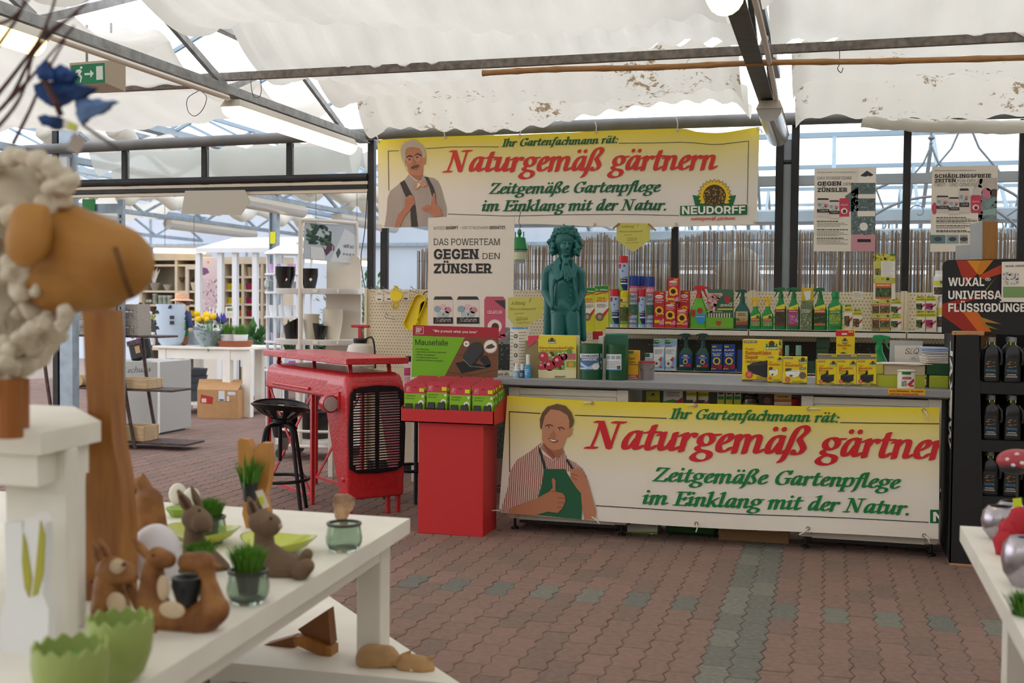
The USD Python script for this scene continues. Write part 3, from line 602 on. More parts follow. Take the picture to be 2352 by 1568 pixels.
eyelets(UB, wf, [(871, 518), (1365, 514), (1552, 514), (1734, 510)], [(.02, -.05), (-.04, -.04), (-.05, -.05), (.03, 0)])
# ---- lower banner
a = Art(); c1, c2, cm = crop(1120, 850, 3.92), crop(1600, 900, 3.92), crop(1140, 910, 5.227); G2, R2 = '127a3e', 'cf202c'
for P_ in (c1((480, 387), (200, 370), (200, 915)), c1((790, 403), (1615, 432)), c2((1293, 272), (2192, 287)), c1((975, 1217), (2352, 1295))+c2((1000, 1120), (2085, 1167))): a.line(P_, 1.8, '1d2030')
a.text('Ihr Gartenfachmann rät:', 1536, 961, 1928, 969.4, 16.4, '13703a', 'ital')
a.text('Naturgemäß gärtnern', 1340.7, 1028, 2227, 1056.5, 44.5, R2, 'ital')
a.text('Zeitgemäße Gartenpflege', 1497.6, 1103.8, 2069, 1121.4, 23, G2, 'ital')
a.text('im Einklang mit der Natur.', 1476, 1156, 2086.7, 1181.4, 23, G2, 'ital')
a.poly(c2((2100, 1052), (2190, 1052), (2190, 1174), (2100, 1172)), '15683e', 1).text('N', 2142, 1195, 2166, 1196, 22, 'efe8de', 'sans', 800, 6)
P = lambda *q: cm(*q)
a.poly(P((70, 1390), (80, 1290), (140, 1100), (165, 900), (250, 760), (420, 650), (550, 545), (600, 650), (690, 720), (740, 760), (800, 620), (850, 740), (960, 800), (1040, 870), (1085, 960), (1095, 1010), (900, 900), (570, 870), (560, 1000), (490, 1210), (390, 1260), (170, 1340), (165, 1395)), 'dcc6b8', 1)
shirt_stripes(a, a.q[-1][0], 1140, 1370, 1010, 1180, 4.4, 8, '9c453e', 1.7, 2)
a.poly(P((555, 390), (560, 330), (590, 230), (660, 150), (770, 165), (860, 215), (890, 290), (880, 380), (925, 375), (910, 450), (880, 485), (845, 485), (830, 540), (800, 610), (800, 680), (740, 745), (690, 700), (600, 600), (555, 520)), 'c78b69', 3)
a.poly(P((600, 600), (690, 648), (770, 630), (800, 610), (800, 680), (740, 745), (690, 700)), 'a8694c', 4)
a.poly(P((535, 380), (530, 270), (560, 190), (620, 120), (740, 85), (840, 110), (910, 190), (940, 290), (925, 350), (900, 370), (880, 380), (885, 290), (860, 220), (770, 165), (660, 150), (590, 230), (560, 340), (550, 390)), '6b5038', 4)
a.line(P((595, 352), (640, 335), (690, 350)), 2.2, '5a3d2a', 5).line(P((745, 375), (790, 365), (830, 390)), 2.2, '5a3d2a', 5)
for x, y in ((640, 362), (770, 392)): a.ell(1140+x/5.227, 910+y/5.227, 4.2, 1.7, 'd8c0ac', 5); a.ell(1140+x/5.227, 910+y/5.227, 1.8, 1.8, '3b2a22', 6)
a.poly(P((655, 450), (695, 400), (722, 480), (690, 497), (650, 480)), 'b5765a', 5)
a.poly(P((625, 490), (690, 512), (752, 522), (730, 545), (700, 552), (655, 535)), '8c4a3a', 5).poly(P((645, 505), (690, 518), (738, 525), (700, 538), (665, 530)), 'efe6da', 6)
a.poly(P((575, 870), (830, 870), (850, 920), (950, 1080), (1020, 1160), (1030, 1340), (1025, 1475), (480, 1420), (500, 1215), (550, 1050)), '1d5a3b', 3)
a.poly(P((515, 600), (545, 650), (605, 865), (575, 870), (540, 740), (515, 650)), '23382e', 4).poly(P((835, 760), (860, 750), (930, 860), (905, 870)), '23382e', 4)
a.poly(P((560, 545), (600, 640), (725, 730), (690, 770), (560, 690), (525, 600)), 'e3d0c2', 3)
for k in range(7): a.line(P((530+k*6, 610-k*9), (690+k*5, 755-k*6)), 1.2, '9c453e', 4)
a.poly(P((170, 1340), (380, 1265), (500, 1215), (640, 1140), (680, 1090), (668, 990), (690, 975), (715, 1010), (715, 1140), (800, 1160), (830, 1200), (832, 1260), (800, 1340), (740, 1395), (620, 1380), (480, 1420), (330, 1415), (165, 1400)), 'b27352', 5)
a.poly(P((890, 890), (930, 865), (1000, 870), (1060, 920), (1100, 1010), (1140, 1160), (1200, 1370), (1195, 1470), (1060, 1475), (1030, 1300), (1020, 1160), (960, 1090), (900, 1000)), 'bb7c5b', 5)
for q in (((740, 1215), (825, 1215)), ((740, 1268), (825, 1272)), ((735, 1325), (805, 1330)), ((895, 925), (985, 950)), ((895, 955), (975, 1000)), ((660, 1135), (715, 1140))): a.line(P(*q), 1.1, '83482f', 6)
wv2 = lambda x, z: .008*np.sin(x*4+2)*np.sin(z*5)+.012*np.sin((x+z*1.4)*4.2)*np.clip((x+1.2)/2, 0, 1)-.006
LB, wf2 = banner('banner', 'lower printed banner with a smiling man in a green apron, across the counter front', 7.0, [(1166, 908), (1360, 920), (1590, 926), (1857, 932), (2158, 936)], [(1146, 1176), (1365, 1195), (1600, 1210), (1857, 1222), (2155, 1237)], a, wv2)
eyelets(LB, wf2, [(1361, 925), (1598, 931), (1858, 938), (2122, 942)], [(-.05, .0), (-.05, 0), (.07, .0), (.02, -.06)])
eyelets(LB, wf2, [(1149, 1172), (1360, 1186), (1600, 1201), (1856, 1213), (2122, 1228)], [(-.05, 0), (.05, -.04), (0, -.05), (-.05, -.04), (.03, -.04)])

# ================================================================ reed mat and the neighbouring house behind the glass
REED = [mat(f'reed_{i}', c, .7) for i, c in enumerate(('966a40', 'b08550', '77542f', 'c0a070'))]
prof = [(-3.95, 1.93), (-3.5, 1.95), (-3.2, 2.07), (-2.9, 2.05), (-2.5, 1.97), (-2.2, 2.0), (-1.9, 2.08), (-1.6, 1.98), (-1.3, 2.03), (-1.0, 2.09), (0, 2.08), (2.2, 2.08)]
rs = [[] for _ in REED]; rg = random.Random(11); x = -3.6
while x < 2.0:
    zt = np.interp(x, *zip(*prof))+rg.uniform(-.02, .02); yy = 9.62+.03*math.sin(x*7)+rg.uniform(-.006, .006); r = rg.uniform(.0018, .004); l = rg.uniform(-.012, .012)
    rs[rg.choice((0, 0, 1, 1, 2, 3))].append(tube([(x, yy, .8), (x+l, yy, zt)], r, 4, False)); x += rg.uniform(.0025, .0065) if meshkit.noise((x*1.7, 3.3, 0)) > .4 else rg.uniform(.005, .012)
rt = thing('reed_screen', 'ragged brown reed mat standing behind the glass partition', 'reed screen', (-1, 9.62, .8), kind='stuff')
for k, ms in enumerate(rs): part(rt, 'reeds', cat(*ms), REED[k], smooth=False, world=True, kind='stuff')
for z in (1.1, 1.5, 1.85): part(rt, 'tie_wire', tube([(-3.6, 9.60, z), (2.0, 9.60, z)], .002, 4), mat('wire'), world=True)
# plants and white sheets glimpsed through the reeds
PALE = mat('pale_fleece', 'd9dad4', .9, translucent=.3)
for i, (x, y, z, r, w) in enumerate(((-3.1, 10.1, 1.45, .2, 'far left behind the tall poster'), (-2.35, 10.3, 1.55, .2, 'left of the statue'), (-1.45, 10.2, 1.62, .16, 'under the yellow note'), (-.78, 10.2, 1.72, .2, 'left of the double post'), (-.2, 10.1, 1.4, .2, 'behind the double post'), (.28, 10.3, 1.35, .2, 'below the left window poster'), (.9, 10.2, 1.6, .2, 'right of the thin post'))):
    t = thing('wrapped_plant', f'pale fleece-wrapped standard plant behind the reed mat, {w}', 'plant', (x, y, 0))
    part(t, 'fleece', disp(mv(trimesh.creation.icosphere(subdivisions=3, radius=r), (0, 0, z), s=(1, .7, 1.3)), .06, 5, i), PALE); part(t, 'stem', tube([(0, 0, .28), (0, 0, z-r*.8)], .02, 8), mat('bark', '5d4c3e', .9)); part(t, 'pot', lathe([(0, 0), (.13, 0), (.17, .3), (.15, .3), (.14, .27), (0, .27)], 20), mat('terracotta', '9a5a3c', .8))
for x, c, w, h, l in ((-2.75, '5d4c3e', .3, 1.6, 'behind the tall poster'), (-1.85, '6a5648', .3, 1.75, 'right of the statue'), (-1.0, '5f5a4a', .3, 1.6, 'between the note and the double post'), (.05, '6b5a4a', .3, 1.5, 'right of the double post'), (.7, '60554a', .28, 1.7, 'behind the thin right post'), (1.3, '6a5a4c', .25, 1.6, 'at the far right')):
    t = thing('crate_stack', f'dark stacked crates dim behind the reed mat, {l}', 'crates', (x, 10.75, 0))
    for k in range(int(h/.3)): part(t, 'crate', bx(-w, w, -.15, .15, k*.3+.005, k*.3+.295, .01), mat('crate_'+c, c, .8, var=.2))
# right-hand neighbouring glasshouse: gutters, glazing bars, panes
nh = thing('glasshouse_bay', 'pale blue neighbouring glasshouse roofs seen through the partition', 'glasshouse', (0, 13, 2.4))
ROOFBAR = mat('roof_bar', '8fa3b0', .5, .4); GUT = mat('gutter', '97a4ac', .5, .4, var=.1, vs=4)
part(nh, 'eaves_beam', [bx(-3.7, 9, 9.9, 10.0, 2.50, 2.58)], mat('eaves_beam', '8d8e8c', .6, .4), world=True)
for k, y in enumerate((12.5, 15.7, 18.9, 22.1, 25.3)):
    part(nh, 'gutter', bx(-3.7, 12, y-.15, y+.15, 2.35, 2.5, .02), GUT, world=True)
    part(nh, 'lower_rail', bx(-3.7, 12, y-.02, y+.02, 1.75+.0*k, 1.82), GUT, world=True)
    for j in range(14):
        xb = -3.3+j*1.1; part(nh, 'glazing_bar', [bar((xb, y, 2.5), (xb, y+1.6, 3.5), .045), bar((xb, y+3.2, 2.5), (xb, y+1.6, 3.5), .045)], ROOFBAR, world=True)
    part(nh, 'ridge', bar((-3.7, y+1.6, 3.52), (12, y+1.6, 3.52), .06), ROOFBAR, world=True)
for y in (14.1, 17.3, 20.5): part(nh, 'tie_rail', bx(-3.7, 12, y-.03, y+.03, 2.1, 2.17), GUT, world=True)
# wrought-iron rose arch outside
IRON = mat('grey_iron', '6d767c', .5, .5)
def arch(x0, y, zb, w, h, label):
    t = thing('rose_arch', label, 'garden arch', (x0, y, 0)); cx = x0+w/2
    for d, nm in ((0, 'arch_bar'), (.2, 'arch_bar')):
        pts = [(cx+(w/2-d)*math.cos(a), y, zb+(h-d)*math.sin(a)) for a in np.linspace(math.pi, 0, 25)]
        part(t, nm, tube(pts, .014, 6), IRON, world=True)
    for k in range(1, 12):
        a = math.pi*k/12; part(t, 'strut', tube([(cx+w/2*math.cos(a), y, zb+h*math.sin(a)), (cx+(w/2-.2)*math.cos(a+.04), y, zb+(h-.2)*math.sin(a+.04))], .009, 5), IRON, world=True)
    for s in (-1, 1): part(t, 'leg', [tube([(cx+s*w/2, y, 0), (cx+s*w/2, y, zb)], .014, 6), tube([(cx+s*(w/2-.2), y, 0), (cx+s*(w/2-.2), y, zb)], .014, 6)], IRON, world=True)
    for k in range(6):
        a = math.pi*(k+.7)/6.5; c = np.array((cx+(w/2-.33)*math.cos(a), y, zb+(h-.33)*math.sin(a))); part(t, 'scroll', tube([c+(.09*q*math.cos(q*7+k), 0, .09*q*math.sin(q*7+k)) for q in np.linspace(.15, 1, 18)], .006, 5), IRON, world=True)
arch(-.15, 10.9, 1.75, 2.1, .93, 'wrought-iron rose arch standing behind the glass at the right posters')
tt = thing('rose_arch_finial', 'pointed iron finial with two fleurons rising behind the glass', 'finial', (1.18, 11.4, 2.7))
def fin(x, z, s):
    return [tube([(x-.32*s, 11.4, z), (x-.12*s, 11.4, z+.25*s), (x, 11.4, z+.55*s)], .011, 6), tube([(x+.32*s, 11.4, z), (x+.12*s, 11.4, z+.25*s), (x, 11.4, z+.55*s)], .011, 6)]
part(tt, 'gable', fin(1.18, 2.72, 1), IRON, world=True); part(tt, 'gable', fin(.88, 2.70, .55), IRON, world=True)
for x, z, s in ((1.18, 3.27, 1), (.88, 3.0, .8)):
    part(tt, 'fleuron', [lathe([(0, 0), (.02*s, .03*s), (.008*s, .06*s), (.045*s, .09*s), (.012*s, .13*s), (.018*s, .16*s), (0, .26*s)], 8, (x, 11.4, z))], IRON, world=True)

# ================================================================ posters on the glass
def poster(label, P, y, draw, cat_='poster', name='poster', m=None, th=.002):
    Q = [Py(u, v, y) for u, v in P]; lo = np.array((np.mean([q[0] for q in Q]), y, min(q[2] for q in Q)))
    t = thing(name, label, cat_, lo); part(t, 'sheet', slab(P, y, th), m or PAPER, world=True); a = Art(); draw(a)
    if a.q: put_art(t, a, on_y(y), 'print', clip=Polygon(P).buffer(0))
    return t
def pack(a, x0, y0, x1, y1, col, band, word, L=2):
    h = y1-y0; w = x1-x0; a.rect(x0, y0+h*.06, x1, y1, col, L).poly([(x0+w*.08, y0), (x1-w*.1, y0), (x1, y0+h*.09), (x0, y0+h*.09)], '3a3534' if band else col, L+1)
    if band:
        for k, (fx, fy, c) in enumerate(((.2, .35, '8fa6b0'), (.5, .3, 'd9b9bd'), (.75, .38, 'c9888f'), (.35, .5, 'b7c3c2'), (.65, .5, 'a9b7ae'))): a.ell(x0+w*fx, y0+h*fy, w*.17, h*.09, c, L+1)
        a.rect(x0, y0+h*.58, x1, y0+h*.76, '2c2526', L+2).text(word, x0+w*.1, y0+h*.71, x1-w*.1, y0+h*.70, h*.08, 'f2ece2', 'hand', 0, L+3)
    else:
        a.text(word, x0+w*.15, y0+h*.40, x1-w*.15, y0+h*.40, h*.07, 'f4e3e0', 'slab', 500, L+2); a.ell(x0+w*.5, y0+h*.7, w*.34, h*.16, 'ead9cf', L+2).ell(x0+w*.52, y0+h*.72, w*.18, h*.1, '5c2530', L+3)
def foliage(a, x0, y0, x1, y1, cols, n, s, L=1, seed=4):
    rg = random.Random(seed); a.rect(x0, y0, x1, y1, cols[0], L)
    for k in range(n):
        x, y, r, t = rg.uniform(x0, x1), rg.uniform(y0, y1), rg.uniform(.5, 1.2)*s, rg.random()*3.14
        a.poly(affinity.rotate(affinity.scale(Point(x, y).buffer(1, 3), r, r*.45), t, use_radians=True).intersection(sbox(x0, y0, x1, y1)), rg.choice(cols[1:]), L+1+k % 3)
c3 = crop(1800, 340, 4.261)
def dA(a):
    k = lambda x, y: c3((x, y))[0]; T = lambda s, x, y, x1, h, w=300, kd='slab', col='2a2a2c': a.text(s, *k(x, y), *k(x1, y-3), h/4.261, col, kd, w)
    a.poly(c3((735, 192), (903, 188), (896, 340), (730, 340)), 'efe8dc', 1); a.poly(c3((750, 270), (815, 220), (880, 262), (850, 278), (830, 270), (800, 280), (770, 276)), '3a3a3e', 2)
    foliage(a, *k(660, 340), *k(898, 850), ('5f6f70', '4d5c5c', '8fa0a0', '73858a', 'a8b4b2'), 260, 2.6); a.poly(c3((600, 470), (730, 380), (730, 620), (640, 620)), '6a7878', 1)
    a.poly(c3((662, 845), (895, 845), (893, 1010), (657, 1010)), 'c9929a', 4); a.rect(*k(722, 890), *k(853, 920), '2c2526', 5); T('Naturen', 735, 913, 842, 14, kd='hand', col='f4eee6'); T('CELAFLOR', 720, 978, 853, 20, 500)
    a.rect(*k(727, 450), *k(897, 492), 'e8e0d2', 5); a.rect(*k(722, 615), *k(895, 668), 'e8e0d2', 5); a.ell(*k(783, 768), 9.5, 9.5, 'e8e4dc', 6); T('BF', 768, 778, 800, 20, 700)
    T('DAS POWERTEAM', 328, 307, 664, 28); T('GEGEN', 330, 368, 568, 40, 800); T('DEN', 583, 366, 664, 26); T('ZÜNSLER', 330, 430, 625, 40, 800)
    T('RECHTZEITIG BEKÄMPFT – VOR TOTALSCHADEN GESCHÜTZT', 328, 243, 706, 10, 500, 'sans', '6a6866')
    pack(a, *k(327, 490), *k(446, 675), 'd8cfc4', 1, 'Naturen'); pack(a, *k(446, 510), *k(545, 688), 'dccfc6', 1, 'Naturen', 6); pack(a, *k(545, 490), *k(640, 668), 'c9405a', 0, 'CELAFLOR', 6)
    for i, (y, n) in enumerate(((712, 1), (732, 3), (794, 1), (812, 4), (877, 1), (893, 4))): a.lines(*k(325, y), k(630, y)[0], n, 14/4.261, 1.2 if n > 1 else 2, '77726c' if n > 1 else '3a3838', 2, i)
poster('window poster with moth drawing and grey hedge, left of the last thin post', c3((302, 200), (907, 186), (893, 1010), (290, 1010)), 9.255, dA)
def dB(a):
    k = lambda x, y: c3((x, y))[0]; T = lambda s, x, y, x1, h, w=300, kd='slab', col='2a2a2c': a.text(s, *k(x, y), *k(x1, y-4), h/4.261, col, kd, w)
    foliage(a, *k(1905, 300), *k(2085, 715), ('8a8f8d', '7a8a8c', '9a9f9c', '6f8284'), 60, 7); a.poly(c3((1900, 300), (2090, 290), (2085, 400), (1850, 420)), 'bdb5aa', 4)
    for x, y, r, c in ((1985, 440, 50, 'c9788a'), (2020, 380, 40, 'c5b9b2'), (1900, 430, 45, 'cfc6c0'), (2060, 440, 40, '5c4a46')): a.ell(*k(x, y), r/4.261, r/4.261, c, 5)
    a.poly(c3((1950, 560), (2060, 470), (2085, 500), (2000, 600)), '7d9a94', 6).poly(c3((1950, 610), (2080, 585), (2080, 650), (1950, 660)), '8fb0a6', 6)
    for s, x, y, x1, h, w in (('SCHÄDLINGSFREIE', 1478, 292, 2030, 36, 800), ('ZEITEN', 1478, 336, 1688, 34, 800), ('FÜR DEN', 1702, 334, 1876, 26, 300), ('OBST- UND GEMÜSEGARTEN', 1478, 374, 2048, 30, 300)): T(s, x, y, x1, h, w)
    T('KEINE CHANCE FÜR SAUGENDE UND BEISSENDE SCHÄDLINGE', 1478, 226, 1885, 10, 500, 'sans', '6a6866')
    a.ell(*k(1475, 590), 6, 14, 'c0506a', 1); pack(a, *k(1495, 465), *k(1615, 635), 'cfc6bc', 1, 'Naturen'); pack(a, *k(1617, 480), *k(1718, 650), 'd6cbc2', 1, 'Naturen', 6); pack(a, *k(1720, 395), *k(1815, 632), 'd2c8be', 1, 'Naturen', 6); pack(a, *k(1832, 460), *k(1928, 632), 'c9405a', 0, 'CELAFLOR', 6)
    a.poly(c3((1470, 655), (1945, 650), (1945, 830), (1468, 838)), 'e9e0d3', 1)
    for i, (y, n) in enumerate(((675, 1), (690, 2), (710, 1), (722, 2), (755, 1), (770, 2), (803, 1), (815, 1))): a.lines(*k(1492, y), k(1890, y)[0], n, 11/4.261, 1.2 if n > 1 else 2, '77726c' if n > 1 else '3a3838', 3, i)
    for x0, x1, c in ((1436, 1583, '5d8089'), (1593, 1712, '8aa0a2'), (1725, 1802, '9a9d98')): a.rect(*k(x0, 850), *k(x1, 933), c, 2).ell(*k((x0+x1)/2, 890), 9, 5, '4a4a4c', 3)
poster('window poster with apples and vegetables, at the far right', c3((1453, 182), (2097, 168), (2078, 1010), (1432, 1015)), 9.26, dB)
# handwritten yellow notes
def hand(a, P, L):
    for s, x, y, x1, h in L: a.text(s, *P((x, y))[0], *P((x1, y-4))[0], h/P.s, '35331e', 'hand', 0)
c4 = crop(1350, 280, 4.704); c4.s = 4.704; c5 = crop(840, 480, 5.227); c5.s = 5.227
def n1(a): hand(a, c4, (('Achtung', 358, 1143, 505, 20), ('!', 535, 1140, 552, 26), ('Pflanzenschutzmittel', 330, 1192, 592, 13), ('sind vom', 390, 1228, 480, 11), ('Umtausch', 422, 1264, 532, 13), ('ausgeschlossen', 402, 1310, 548, 11))); a.line(c4((425, 1277), (532, 1273)), .8, '35331e')
nt = poster('handwritten yellow paper note clipped to the lower edge of the upper banner', c4((340, 1090), (655, 1095), (676, 1108), (672, 1275), (490, 1405), (310, 1275), (312, 1112)), 9.105, n1, 'note', 'paper_note', YPAPER)
for q in (((272, 1155), (340, 1095)), ((655, 1100), (735, 1172))):
    (u, v), (u2, v2) = c4(*q); part(nt, 'clothes_peg', bar(Py(u, v, 9.10), Py(u2, v2, 9.10), .012, .01, (0, 1, 0)), PEG, world=True, label='wooden clothes peg')
# ================================================================ packages: helpers
def loft(secs, n=24):
    """(z, half width, half depth, roundness, shift x) sections; roundness 2 = ellipse, more = squarer"""
    V, Fs = [], []; t = np.arange(n)/n*2*math.pi; c, s = np.cos(t), np.sin(t)
    for q in secs:
        z, hx, hy, e = q[:4]; dx = q[4] if len(q) > 4 else 0.
        V.append(np.c_[dx+hx*np.sign(c)*np.abs(c)**(2/e), hy*np.sign(s)*np.abs(s)**(2/e), np.full(n, z)])
    m = len(secs)
    for i in range(m-1):
        for j in range(n): a, b = i*n+j, i*n+(j+1) % n; Fs += [(a, b, b+n), (a, b+n, a+n)]
    V = np.vstack(V); k = len(V); V = np.vstack([V, V[:n].mean(0), V[-n:].mean(0)])
    for j in range(n): Fs += [(k, (j+1) % n, j), (k+1, (m-1)*n+j, (m-1)*n+(j+1) % n)]
    return tm(V, Fs)
class Face:
    def __init__(s, a, u0, v0, u1, v1, du=0.): s.a, s.u0, s.v0, s.w, s.h, s.k = a, u0, v0, u1-u0, v1-v0, du
    def n(s, *P): return [(s.u0+x*s.w, s.v0+y*s.h) for x, y in P]
    def r(s, x0, y0, x1, y1, c, L=1): s.a.rect(*s.n((x0, y0))[0], *s.n((x1, y1))[0], c, L); return s
    def p(s, P, c, L=2): s.a.poly(s.n(*P), c, L); return s
    def e(s, x, y, rx, c, L=3, ry=None): s.a.ell(*s.n((x, y))[0], rx*s.w, (ry*s.h if ry else rx*s.w), c, L); return s
    def t(s, w, x0, x1, y, h, c='f4f0e8', L=6, kd='sans', wt=600): s.a.text(w, *s.n((x0, y))[0], *s.n((x1, y-.0001))[0], h*s.h, c, kd, wt, L); return s
    def l(s, x0, x1, y, n, dy, h, c, L=5, sd=1): s.a.lines(*s.n((x0, y))[0], s.n((x1, y))[0][0], n, dy*s.h, h*s.h, c, L, sd); return s
    def price(s, x=.72, y=.06, w=.24, h=None): 
        hh = h or .34*w*s.w/s.h; s.r(x, y, x+w, y+hh, 'e2e21c', 8); s.l(x+w*.15, x+w*.85, y+hh*.3, 1, 1, hh*.4, '6c6c20', 9); return s
    def veg(s, x0, y0, x1, y1, cols, n, sd=1, L=2, sz=None):
        foliage(s.a, *s.n((x0, y0))[0], *s.n((x1, y1))[0], cols, n, sz or s.w*.09, L, sd); return s
    def logo(s, x, y, r): X, Y = s.n((x, y))[0]; r *= s.w; sunflower_logo(s.a, X, Y, r, [(X-r*2, Y+r*.8), (X+r*2, Y+r*.8), (X+r*2, Y+r*1.9), (X-r*2, Y+r*1.9)], r*.7, r > 2.5); return s
def dims(b, z, Y=None):
    u0, v0, u1, v1 = b; um = (u0+u1)/2
    if Y is None: Y = Pz(um, v1, z)[1]
    x0, x1 = Py(u0, v1, Y)[0], Py(u1, v1, Y)[0]; zt = Py(um, v0, Y)[2]
    return Y, x0, x1, zt
CARTON = {}
def cm_(c): return mat('carton_'+c, c, .5, var=.03)
def carton(name, label, b, z, col, draw=None, Y=None, depth=.06, cat_='box', group=None, back=0., flap=False):
    Y, x0, x1, zt = dims(b, z, Y); g = .0008
    t = thing(name, label, cat_, ((x0+x1)/2, Y+depth/2, z), group=group)
    if flap: part(t, 'hang_flap', bx(x0+g, x1-g, Y+.002, Y+.005, zt-(zt-z)*.16, zt), cm_(flap), world=True); zt2 = zt-(zt-z)*.15
    else: zt2 = zt
    part(t, 'carton', bx(x0+g, x1-g, Y, Y+depth, z, zt2, .0015), cm_(col), world=True)
    if draw: a = Art(); draw(Face(a, *b)); put_art(t, a, on_y(Y), 'printed_front', clip=sbox(b[0]+.4, b[1]+.4, b[2]-.4, b[3]-.2))
    return t
def on_cyl(cx, cy, rx, ry):
    def fn(P, lift):
        q = on_y(cy-ry)(P, 0); d = np.clip((q[:, 0]-cx)/rx, -.995, .995); q[:, 1] = cy-ry*np.sqrt(1-d*d)-lift; q[:, 0] = cx+d*rx; return q
    return fn
def wrap(t, b, cx, cy, rx, ry, draw, name='printed_label'):
    a = Art(); f = Face(a, *b); draw(f); put_art(t, a, on_cyl(cx, cy, rx, ry), name, step=max(1.5, (b[2]-b[0])/8), clip=sbox(b[0], b[1], b[2], b[3]))
GREEN, TEAL, DKGREEN, LIME = '157a3c', '1c4f4c', '12402f', '7fc02c'
def can(name, label, b, z, Y, cap, body, draw, group=None):
    Y, x0, x1, zt = dims(b, z, Y); r = (x1-x0)/2-.0005; cx, cy, h = (x0+x1)/2, Y+r, zt-z
    t = thing(name, label, 'spray can', (cx, cy, z), group=group)
    part(t, 'can_body', lathe([(0, 0), (r*.96, 0), (r, .004), (r, h*.78), (r*.97, h*.80), (0, h*.80)], 24), mat('can_'+body, body, .3, .2))
    part(t, 'cap', lathe([(r*.98, h*.79), (r, h*.795), (r, h*.985), (r*.96, h), (0, h)], 24), mat('plastic_'+cap, cap, .35))
    wrap(t, (b[0]+.3, b[1]+(b[3]-b[1])*.21, b[2]-.3, b[3]-.6), cx, cy, r, r, draw); return t
def trigger(t, x, y, z, s, col, d=-1, m=None):
    """spray head, s = height; d: -1 nozzle to the left"""
    m = m or mat('plastic_'+col, col, .35); k = s
    part(t, 'spray_head', [mv(hull([(d*k*.62, yy*k*.16, k*.78) for yy in (-1, 1)]+[(d*k*.62, yy*k*.13, k*.95) for yy in (-1, 1)]+[(-d*k*.45, yy*k*.22, k*.70) for yy in (-1, 1)]+[(-d*k*.35, yy*k*.2, k*1.0) for yy in (-1, 1)]+[(d*k*.1, yy*k*.2, k*1.04) for yy in (-1, 1)], ), (x, y, z)),
        mv(hull([(xx*k*.16, yy*k*.16, zz*k) for xx in (-1, 1) for yy in (-1, 1) for zz in (.3, .8)]), (x, y, z)), lathe([(k*.23, 0), (k*.25, .05*k), (k*.22, k*.36), (k*.16, k*.42), (0, k*.42)], 16, (x, y, z))], m)
    part(t, 'trigger_lever', tube([(x+d*k*.28, y, z+k*.76), (x+d*k*.42, y, z+k*.52), (x+d*k*.5, y, z+k*.30), (x+d*k*.62, y, z+k*.12)], [k*.075, k*.07, k*.06, k*.045], 8), m)
    part(t, 'nozzle', tube([(x+d*k*.60, y, z+k*.87), (x+d*k*.70, y, z+k*.87)], k*.075, 10), m)
def bottle(name, label, b, z, Y, body, prof, draw=None, lab=(.45, .95), head=None, hh=.3, hd=-1, cap=None, group=None, dep=.6, e=3.2, cat_='spray bottle', hx=0., rough=.3, trans=0.):
    """moulded bottle: prof = (height, width) fractions of the body below the head"""
    Y, x0, x1, zt = dims(b, z, Y); w, h = (x1-x0), zt-z; hb = h*(1-hh); cx, hy = (x0+x1)/2, w*dep/2; cy = Y+hy
    t = thing(name, label, cat_, (cx, cy, z), group=group)
    part(t, 'bottle_body', loft([(q*hb, w/2*f*.99, max(hy*min(1, f*1.1), .01) if f > .45 else w/2*f, e if f > .45 else 2.2, hx*w*g_) for q, f, *g__ in prof for g_ in [g__[0] if g__ else 0]], 28), mat('bottle_'+body+str(trans), body, rough, trans=trans), smooth=40)
    ex = hx*w*(prof[-1][2] if len(prof[-1]) > 2 else 0)
    if head: trigger(t, ex, 0, hb-.004, h*hh, head, hd)
    elif cap: part(t, 'cap', lathe([(w*prof[-1][1]*.5, hb-.003), (w*prof[-1][1]*.54, hb), (w*prof[-1][1]*.52, h), (0, h)], 20, (ex, 0, 0)), mat('plastic_'+cap, cap, .35))
    if draw: wrap(t, (b[0]+(b[2]-b[0])*.06, b[1]+(b[3]-b[1])*lab[0], b[2]-(b[2]-b[0])*.06, b[1]+(b[3]-b[1])*lab[1]), cx, cy, w/2*1.03, hy*1.0, draw) if e < 2.6 else put_flat(t, b, lab, Y, draw)
    return t
def put_flat(t, b, lab, Y, draw):
    a = Art(); q = (b[0]+(b[2]-b[0])*.12, b[1]+(b[3]-b[1])*lab[0], b[2]-(b[2]-b[0])*.12, b[1]+(b[3]-b[1])*lab[1]); draw(Face(a, *q)); put_art(t, a, on_y(Y-.0005), 'printed_label', clip=sbox(*q))
# label designs
def S_red(f): f.e(.5, .17, .38, 'f1e6dd', 2, .055).t('SUBSTRAL', .2, .8, .185, .028, 'c0202c').t('Insektenfrei CAREO', .12, .9, .29, .036).l(.15, .85, .33, 1, 1, .018, 'f3d9d4').e(.5, .58, .40, 'f0b62a', 3).e(.5, .58, .22, '3a1c18', 4).e(.25, .72, .06, 'efe3d8', 5).e(.85, .68, .07, 'e9ded2', 5).r(.05, .86, .6, .95, 'e0c62a', 4).p(((.5, .98), (.75, .85), (1, .8), (1, 1), (.5, 1)), 'd98aa8', 3).price(.55, .05, .35)
def S_stick(w1, w2):
    def d(f): f.r(0, 0, 1, 1, 'd9d43a').r(0, .0, 1, .17, '2f8a3c', 2).p(((0, .22), (1, .14), (1, .17), (0, .25)), 'd3322c', 3).p(((0, .45), (1, .38), (1, .72), (0, .8)), 'efe9df', 2).t('Dr. Stähler', .08, .95, .13, .045).t(w1, .18, .85, .36, .06, 'c9542c').t(w2, .12, .9, .44, .06, 'c9542c').l(.15, .9, .49, 3, .035, .014, '555555').p(((.3, .85), (1, .58), (1, .66), (.4, .95)), 'cf2a34', 4).e(.35, .83, .3, '7c6a58', 5, .11).e(.35, .83, .14, 'b89b86', 6, .06).price(.6, .19, .32)
    return d
